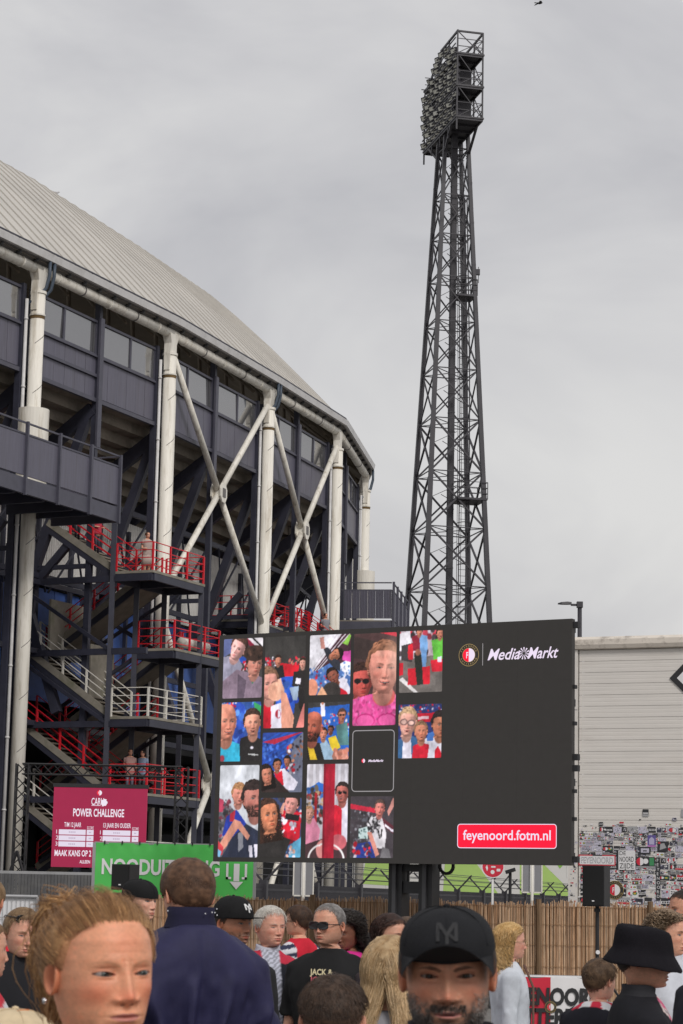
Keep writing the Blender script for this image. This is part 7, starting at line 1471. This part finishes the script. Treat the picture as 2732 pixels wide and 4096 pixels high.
# man in the black cap
r2, h2, b2, k2 = make_person('person in front wearing a black cap, grey flecked beard, looking at the camera', zs=.90, at=P3(1812, 3893, 4.0), yaw=-3, byaw=10, pitch=1, roll=-1.5, lod=0, skin=(.56, .27, .17), red=.8, eye=1.06, balls=True, gaze_deg=0, frown=.45, open=.72, browc=(.03, .018, .012), brow_a=.85, brow_t=1.15, brow_z=-3.5, iris=(.045, .028, .018), lipc=(.42, .16, .15), lip=6.5, wide=.95, jaw=1.12, nosew=1.35, nose=1.05, mouth_open=1.6, fold=2.4, stubble=((.085, .068, .058), .72),
    hair=dict(kind='short', col=(.03, .022, .018), col2=(.08, .065, .055), th=.004, len=.008, n=400), top=dict(col=(.02, .021, .028), name='jacket', collar=dict(col=(.02, .02, .026), h=.05)))
baseball_cap(r2, h2, (.014, .0145, .017), logo=True, logocol=(.011, .011, .013), zr=.048, tilt=.10, tall=.97, bill=.072, lift_=.45, droop=1.05, sx=.90)
# beard and moustache strands
def beard(o_root, head, n, fn, c0, c1, seed, ln=.010, rad=1.0):
    rg = np.random.default_rng(seed); P_, Dv = fn(rg, n); ns = len(P_); L = ln * rg.uniform(.5, 1.3, (ns, 1)); path = np.stack([P_ + Dv * L * s for s in np.linspace(0, 1, 4)], 1); cl = V(c0) + (V(c1) - V(c0)) * (rg.uniform(0, 1, (ns, 1)) ** 2.0); v, F, C = strands_mesh(path, .00065 * rad, .00025 * rad, cl); mesh_obj('beard', head(v), F, M_hair, o_root, smooth=True, cols=C)['kind'] = 'stuff'
def face_pts(o):
    Vv, F, C, na, nz = head_geo(o, 1); return Vv[:na * nz]
def beard_fn(region, o):
    base = face_pts(o)
    def fn(rg, n):
        m = region(base * 1000, rg); q = base[m]; i = rg.integers(0, len(q), n); p = q[i] + rg.normal(0, .0012, (n, 3)); d = np.tile(V(0, -.35, -1), (n, 1)) + (p - V(0, .01, -.03)) * 6 + rg.normal(0, .35, (n, 3)); d /= np.linalg.norm(d, axis=1, keepdims=True); return p, d
    return fn
om = dict(skin=SK2, wide=.95, jaw=1.12, nosew=1.35, nose=1.05, ears=False)
beard(r2, h2, 3400, beard_fn(lambda q, rg: (q[:, 1] < 5) & (((q[:, 2] < -52) & (q[:, 2] > -66) & (np.abs(q[:, 0]) < 30) & (q[:, 1] < -60)) | ((q[:, 2] < -60) & (q[:, 2] > -118) & (rg.random(len(q)) < sstep(np.abs(q[:, 0]), 20, 34) * sstep(-q[:, 2], 58, 80)) & (q[:, 1] < -25)) | ((q[:, 2] < -86) & (q[:, 2] > -116) & (q[:, 1] < -40))), om), (.016, .012, .010), (.16, .145, .135), 4, ln=.007, rad=.75)
beard(r2, h2, 1700, beard_fn(lambda q, rg: (q[:, 1] < 4) & (q[:, 2] < -22) & (q[:, 2] > -112) & (rg.random(len(q)) < sstep(np.abs(q[:, 0]) - q[:, 2] * .12, 42, 68) * sstep(-q[:, 2], 22, 50)), om), (.12, .105, .095), (.50, .47, .45), 5, ln=.005, rad=.7)
# man in the navy coat, seen from behind
def coat_paint(v, c):
    seam = np.exp(-(v[:, 0] / .0035) ** 2) * (v[:, 1] > 0) * (v[:, 2] < -.25); c = c * (1 - .6 * seam)[:, None]; return c  # shade of the seam groove darkened into the cloth colour
r3, h3, b3, k3 = make_person('tall person in a navy coat seen from behind with short brown hair', at=P3(760, 3574, 7.8), yaw=-152, byaw=-158, slope=.36, lift=.062, pitch=9, lod=0, skin=(.68, .36, .25), red=.6, stubble=((.22, .12, .07), .5), hs=1.0, hair=dict(kind='short', col=(.07, .034, .019), col2=(.24, .125, .07), th=.012, len=.034, top=.8, n=8000, up=.10, crown=(0, .062, .105), rad=.8),
    top=dict(col=(.022, .021, .066), name='coat', mat=M_coat, off=.036, bulk=1.06, neck=-.20, hem=-.93, fold=.012, drape=.05, paint=coat_paint, sr=1.22, voxel=.011, collar=dict(col=(.016, .015, .040), h=.046, drop=.03)))
mb = MB()
for q in range(6):
    a = R_(random.uniform(95, 265)); x, y = (.060 + .02) * math.sin(a), .012 - (.085) * math.cos(a); mb.box((x * 1.02, y * 1.02, random.uniform(-.130, -.100)), (.0016, .0016, .0016))
mesh_obj('collar_stud', b3(V(mb.v)), mb.f, mat('stud_white', (.8, .8, .85), .3), r3)
# boy's head close by, seen from behind
make_person('young person with a cropped brown fade haircut seen from behind', at=P3(1332, 4088, 5.7), yaw=176, lod=0, hs=.92, skin=(.60, .33, .23), fade=(.10, .06, .042), hair=dict(kind='short', col=(.035, .022, .016), col2=(.12, .07, .045), th=.014, len=.024, n=3600, hl_all=.055, up=.5, top=.5, rad=.9), top=dict(col=(.10, .10, .11)))
# blonde straight hair from behind
make_person('person with long straight blonde hair seen from behind beside the black cap', at=P3(1562, 3893, 8.0), yaw=168, lod=0, skin=SK1, hair=dict(kind='long', col=(.36, .22, .10), col2=(.74, .55, .33), th=.018, n=7000, len=.34, part=(.0, .02, .125), rad=.9, wob=.0005), top=dict(col=(.30, .30, .33)))
# black T-shirt, sunglasses
r, h, b, k = make_person('person in a black printed T-shirt and dark sunglasses with short grey hair', at=P3(1322, 3700, 13.0), yaw=-34, byaw=-12, lod=1, skin=(.66, .34, .23), red=.8, browc=(.2, .17, .15), wide=1.04, jaw=1.08, hair=dict(kind='short', col=(.12, .11, .105), col2=(.45, .43, .42), th=.009, len=.014, hl=.010, n=1500), top=dict(col=(.012, .012, .013), sleeve=.42, neck=-.19, sr=1.15, bulk=1.12, fold=.007), stubble=((.3, .2, .16), .35))
glasses(r, h, M_shiny, M_shiny, size=1.12, sq=.5)
TP_ = [b(V([(x, -.17, z)]))[0] for x, z in ((-.055, -.335), (.055, -.335), (-.055, -.22))]; ex_ = unit(TP_[1] - TP_[0]); PT = Plane2(TP_[0], ex_, UP, np.cross(ex_, UP))
mb = MB(); PT.text(mb, 'JACK &', -.02, .05, .032, .004, width=.13, bold=.03); mb.build('shirt_lettering', mat('print_cream', (.75, .66, .42), .6), r); mb = MB(); PT.text(mb, 'JONES', -.02, .008, .032, .004, width=.13, bold=.03); mb.build('shirt_lettering', mat('print_pink', (.6, .12, .16), .6), r)
# white haired man
def check(v, c):
    m = (np.abs(v[:, 0]) < .055 + .12 * np.clip(-.2 - v[:, 2], 0, .3) * .2) & (v[:, 1] < 0); sh = np.where((((v[:, 0] * 70).astype(int) + (v[:, 2] * 70).astype(int)) % 2 == 0), .62, .30)[:, None] * V(.9, .93, 1.1); c = np.where(m[:, None], sh, c); red = (v[:, 2] > -.215) & (np.abs(v[:, 0]) > .06); return np.where(red[:, None], V(.50, .03, .06), c)
make_person('white haired smiling person in a dark jacket with red yoke and checked shirt', at=P3(1076, 3708, 13.5), yaw=33, byaw=15, lod=1, skin=(.70, .37, .27), red=.9, browc=(.5, .46, .42), brow_a=.5, open=.6, fold=3, hair=dict(kind='short', col=(.50, .47, .42), col2=(.85, .82, .76), th=.013, len=.03, hl=.012, n=1800), top=dict(col=(.014, .015, .022), name='jacket', paint=check, neck=-.185, collar=dict(col=(.5, .5, .58), h=.03)))
# flat brim cap
r, h, b, k = make_person('person in a black flat brimmed cap with white monogram behind the navy coat', at=P3(925, 3692, 11.5), yaw=48, byaw=20, lod=1, skin=(.42, .19, .115), red=.4, browc=(.03, .02, .015), stubble=((.06, .04, .03), .7), hair=dict(kind='short', col=(.02, .015, .012), th=.005, len=.008, n=300), top=dict(col=(.02, .02, .022), name='jacket'))
baseball_cap(r, h, (.012, .012, .013), flat=True, logo=True, logocol=(.75, .75, .75), zr=.038, tilt=.03, tall=1.15, bill=.085)
# red jersey man with sunglasses
def jersey(v, c):
    s = np.sin(v[:, 2] * 90) > .2; w = (np.abs(v[:, 0]) > .12); c = np.where(w[:, None], V(.62, .62, .66), c); return np.where((w & s)[:, None], V(.03, .035, .07), c)
r, h, b, k = make_person('person in red jersey with striped shoulders looking away to the left', at=P3(1195, 3686, 18.5), yaw=-112, byaw=-135, lod=1, skin=SK1, hair=dict(kind='short', col=(.035, .018, .012), col2=(.11, .055, .03), th=.02, len=.035, n=1100), top=dict(col=(.55, .02, .04), name='jersey', paint=jersey, sleeve=.45))
glasses(r, h, M_shiny, M_shiny)
# curly dark hair, pink top
make_person('person with big curly black hair and magenta top looking down', at=P3(1388, 3716, 14.0), yaw=-28, pitch=14, lod=1, skin=SK4, red=.2, browc=(.02, .012, .01), lipc=(.22, .07, .07), lip=11, open=.45, hair=dict(kind='curly', col=(.012, .009, .008), col2=(.04, .028, .022), th=.02, n=1500, len=.13, curl=.018, part=(0, .02, .12), hl_all=-.0), top=dict(col=(.62, .03, .26), name='blouse', sleeve=.9))
# brown haired woman
make_person('person with dark brown hair and face turned right behind the blonde hair', at=P3(1558, 3742, 13.0), yaw=46, pitch=2, lod=1, skin=(.64, .34, .235), browc=(.05, .03, .02), hair=dict(kind='long', col=(.022, .012, .010), col2=(.08, .035, .025), th=.014, n=1500, len=.2, part=(.02, -.03, .125)), top=dict(col=(.05, .04, .045)))
make_person('person with short brown hair half hidden beside the screen mast', at=P3(1628, 3724, 20.0), yaw=60, lod=1, skin=SK1, hair=dict(kind='short', col=(.08, .05, .035), col2=(.2, .13, .09), th=.013, len=.025, n=700), top=dict(col=(.06, .06, .07)))
# blonde woman in white, profile
r, h, b, k = make_person('person with blonde bob, clear glasses and white blouse facing right', at=P3(2040, 3768, 15.0), yaw=100, byaw=95, lod=1, skin=(.70, .37, .27), red=.9, browc=(.3, .2, .1), hair=dict(kind='long', col=(.48, .28, .09), col2=(.85, .60, .30), th=.017, n=1700, len=.24, part=(0, -.04, .125), wob=.0016), top=dict(col=(.60, .64, .70), name='blouse', sleeve=.95), legs=(.25, .3, .4))
glasses(r, h, M_shiny, mat('wire_gold', (.4, .3, .15), .3, metal=.8), clear=True)
q = [b(V([p]))[0] for p in ((-.06, -.09, -.165), (-.10, -.15, -.32), (-.16, -.14, -.55), (-.20, -.10, -.75))]; MB().path(q, .008, 6).build('bag_strap', mat('strap_brown', (.12, .05, .03), .6), r)
# bucket hat
def floral(v, c):
    dark = (v[:, 1] > -.035) | (np.abs(v[:, 0]) > .15)
    n_ = vnoise(v, 38); n2 = vnoise(v + 3, 55); c = np.where((n_ > .5)[:, None], V(.55, .12, .22), c); c = np.where((n2 > .7)[:, None], V(.25, .22, .24), c); return np.where(dark[:, None], V(.013, .013, .017), c)
r, h, b, k = make_person('person in a black bucket hat and open dark jacket facing right', at=P3(2572, 3836, 9.0), yaw=78, byaw=100, pitch=2, lod=0, skin=(.60, .31, .21), red=.5, browc=(.03, .02, .015), hair=dict(kind='short', col=(.02, .014, .012), col2=(.05, .035, .028), th=.008, len=.02, n=900), top=dict(col=(.66, .54, .52), paint=floral, neck=-.20, sleeve=.45, collar=dict(col=(.03, .03, .035), h=.03)))
bucket_hat(r, h, (.010, .009, .012), zr=.034, tilt=.10)
# boy in dark jacket with red and white collar
def scarf(v, c):
    m = (v[:, 2] > -.182) & (np.abs(v[:, 0]) < .15); s = (np.sin(np.arctan2(v[:, 0], v[:, 1]) * 6) > 0); return np.where((m & s)[:, None], V(.62, .62, .64), np.where(m[:, None], V(.55, .03, .06), c))
make_person('young person with combed brown hair, black hooded jacket and red white collar', at=P3(2396, 3922, 12.5), yaw=135, byaw=150, lod=1, hs=.95, skin=(.66, .37, .27), red=.7, hair=dict(kind='short', col=(.06, .033, .018), col2=(.20, .12, .065), th=.014, len=.03, n=1500), top=dict(col=(.012, .012, .018), name='jacket', paint=scarf, bulk=1.15, off=.03, sr=1.2))
# people along the edges
make_person('person in a white shirt at the right edge before the reed screen', at=P3(2752, 3640, 14.0), yaw=-70, byaw=-20, lod=1, skin=SK2, red=.7, hair=dict(kind='short', col=(.02, .014, .012), col2=(.06, .04, .03), th=.01, len=.02, n=700), top=dict(col=(.62, .63, .68), collar=dict(col=(.66, .67, .7), h=.04)))
make_person('person with fair curly hair just behind the black bucket hat', at=P3(2668, 3738, 12.0), yaw=60, lod=1, skin=SK1, hair=dict(kind='curly', col=(.16, .10, .06), col2=(.45, .33, .22), th=.016, n=1100, len=.07, curl=.012), top=dict(col=(.58, .60, .66)))
make_person('person in a dark jacket cut off by the right edge of the picture', at=P3(2985, 3690, 8.0), yaw=-60, byaw=-30, lod=1, skin=SK1, hair=dict(kind='short', col=(.05, .03, .02), th=.012, len=.025, n=500), top=dict(col=(.012, .012, .02), name='jacket', bulk=1.1, off=.025, sr=1.15))
r, h, b, k = make_person('person with sunglasses pushed up on fair hair and a black jacket at the left', at=P3(88, 3732, 11.0), yaw=26, pitch=5, lod=1, skin=(.70, .37, .26), red=.8, browc=(.25, .16, .09), open=.7, hair=dict(kind='short', col=(.14, .08, .04), col2=(.42, .28, .15), th=.012, len=.025, n=1500), top=dict(col=(.013, .013, .016), name='jacket', collar=dict(col=(.02, .02, .024), h=.04)))
glasses(r, h, M_shiny, M_shiny, dz=.085, dy=.035)
def redwhite(v, c): return np.where((v[:, 0] > .0)[:, None], V(.64, .64, .67), c)
make_person('person in a red and white halved jersey at the far left edge', at=P3(-48, 3606, 12.0), yaw=170, lod=1, skin=SK1, hair=dict(kind='short', col=(.2, .12, .06), col2=(.45, .3, .16), th=.012, len=.02, n=500), top=dict(col=(.55, .02, .04), name='jersey', paint=redwhite, sleeve=.45))
def stripes(v, c): return np.where((np.sin(v[:, 2] * 60) > .55)[:, None], V(.5, .03, .05), c)
make_person('person in a white jersey with red stripes cut off by the left edge', at=P3(-72, 3800, 9.0), yaw=120, lod=1, skin=SK1, hair=dict(kind='short', col=(.2, .12, .06), th=.012, len=.02, n=400), top=dict(col=(.62, .62, .65), name='jersey', paint=stripes, sleeve=.45))
r, h, b, k = make_person('person in a black cap worn backwards before the green banner', at=P3(556, 3604, 13.0), yaw=52, byaw=30, lod=1, skin=SK5, red=.5, browc=(.04, .025, .02), hair=dict(kind='short', col=(.025, .017, .013), th=.006, len=.012, n=500), top=dict(col=(.02, .022, .02), name='hoodie', collar=dict(col=(.02, .02, .02), h=.05)))
baseball_cap(r, h, (.012, .012, .014), backwards=True, zr=.040, tilt=-.12)
r, h, b, k = make_person('short person in a beige cap with orange lines in the lower left corner', at=P3(58, 4286, 4.6), yaw=150, lod=1, skin=SK1, hair=dict(kind='short', col=(.2, .12, .06), th=.008, len=.02, n=300), top=dict(col=(.4, .36, .28)))
baseball_cap(r, h, (.62, .50, .33), zr=.036, tilt=.05)
mb = MB()
for sgn in (-.02, .03): mb.path([on_scalp(V([[sgn + .0, y_, .12]]) , .0115)[0] for y_ in np.linspace(-.06, .09, 9)], .0018, 5)
mesh_obj('cap_piping', h(V(mb.v)), mb.f, mat('orange_piping', (.6, .17, .04), .6), r)
# people on the stairs
def stand_on(label, p, yaw, topc, legc, hairc, kk=1.0, skin=SK1, dress=False):
    z0 = p[2]; hc = V(p[0], p[1], z0 + 1.6 * kk); head, body, neck, k, _ = body_pose(dict(at=V(0, 0, 1.6 * kk), yaw=yaw)); sh = V(p[0], p[1], z0)
    root = thing('person', (p[0], p[1], z0), label, 'person'); Vh, Fh, Ch, na, nz = head_geo(dict(skin=skin), 2); vs = [neck(Vh) + sh]; F = [list(f) for f in Fh]; n0 = len(Vh); C = [Ch]
    def add(v, f, c):
        nonlocal n0
        vs.append(body(V(v)) + sh); F.extend([[q + n0 for q in g_] for g_ in f]); C.append(np.tile(V(c), (len(v), 1))); n0 += len(v)
    mb = MB().loft(torso_rings(0, -.15, -.93, 16, 20)); add(mb.v, mb.f, skin)
    for sg in (-1, 1):
        v, f = limb([V(q) * V(sg, 1, 1) for q in ARM['bent']], [.05, .042, .03], 8); add(v, f, skin); v, f = limb([(sg * .09, .01, -.84), (sg * .095, -.01, -1.2), (sg * .1, .01, -1.58)], [.085, .058, .045], 8); add(v, f, legc if not dress else skin)
    mesh_obj('body', np.vstack(vs), F, M_skin, root, smooth=True, cols=np.vstack(C))
    mb = MB().loft(torso_rings(.015, -.2, -.86, 14, 20)); 
    for sg in (-1, 1): mb.path([V(q) * V(sg, 1, 1) for q in (ARM['bent'][0], (.205, .035, -.42))], [.066, .062], 8)
    if dress: mb.loft([[(x * s_, y * s_, z) for x, y in [(.19 * math.sin(a), -.13 * math.cos(a)) for a in np.linspace(0, 6.28, 16, endpoint=False)]] for z, s_ in ((-.8, 1.0), (-1.2, 1.35))])
    mesh_obj('dress' if dress else 'shirt', body(V(mb.v)) + sh, mb.f, M_cloth, root, smooth=True, cols=np.tile(V(topc), (len(mb.v), 1)))
    mb = MB().loft(cap_dome(.0, .012, n=20, m=8), caps=False); mesh_obj('hair', head(V(mb.v) + V(0, .018, 0)) + sh, mb.f, M_hairb, root, smooth=True, cols=np.tile(V(hairc), (len(mb.v), 1)))
stand_on('person in a pale dress standing on the top red railed landing', bp(2, 6.3, 1.5, 14.0), 40, (.42, .33, .30), (.4, .3, .2), (.10, .05, .03), dress=True)
stand_on('person in red and white walking down the top red railed flight', bp(2, 5.9, -.55, 14.9), 60, (.50, .05, .08), (.03, .03, .05), (.03, .02, .015))
stand_on('person in dark clothes higher up on the top red railed flight', bp(2, 5.7, -1.35, 15.42), 60, (.10, .02, .03), (.02, .02, .03), (.03, .02, .015))
stand_on('person in pale pink on the lowest red railed landing behind the truss', bp(2, 5.9, 1.3, 5.5), 20, (.40, .24, .22), (.10, .10, .14), (.12, .06, .03))
stand_on('person in a light blue shirt on the lowest red railed landing', bp(2, 6.5, 1.5, 5.5), -30, (.22, .27, .38), (.03, .03, .04), (.03, .02, .015))
stand_on('person in white and red climbing the lower red railed flight', bp(2, 5.9, -.8, 6.55), 50, (.55, .30, .32), (.05, .05, .08), (.05, .03, .02))
stand_on('person in grey on the red stair above the screen edge', bp(4, 8.0, .2, 13.7), 30, (.25, .25, .28), (.03, .03, .04), (.03, .02, .015))
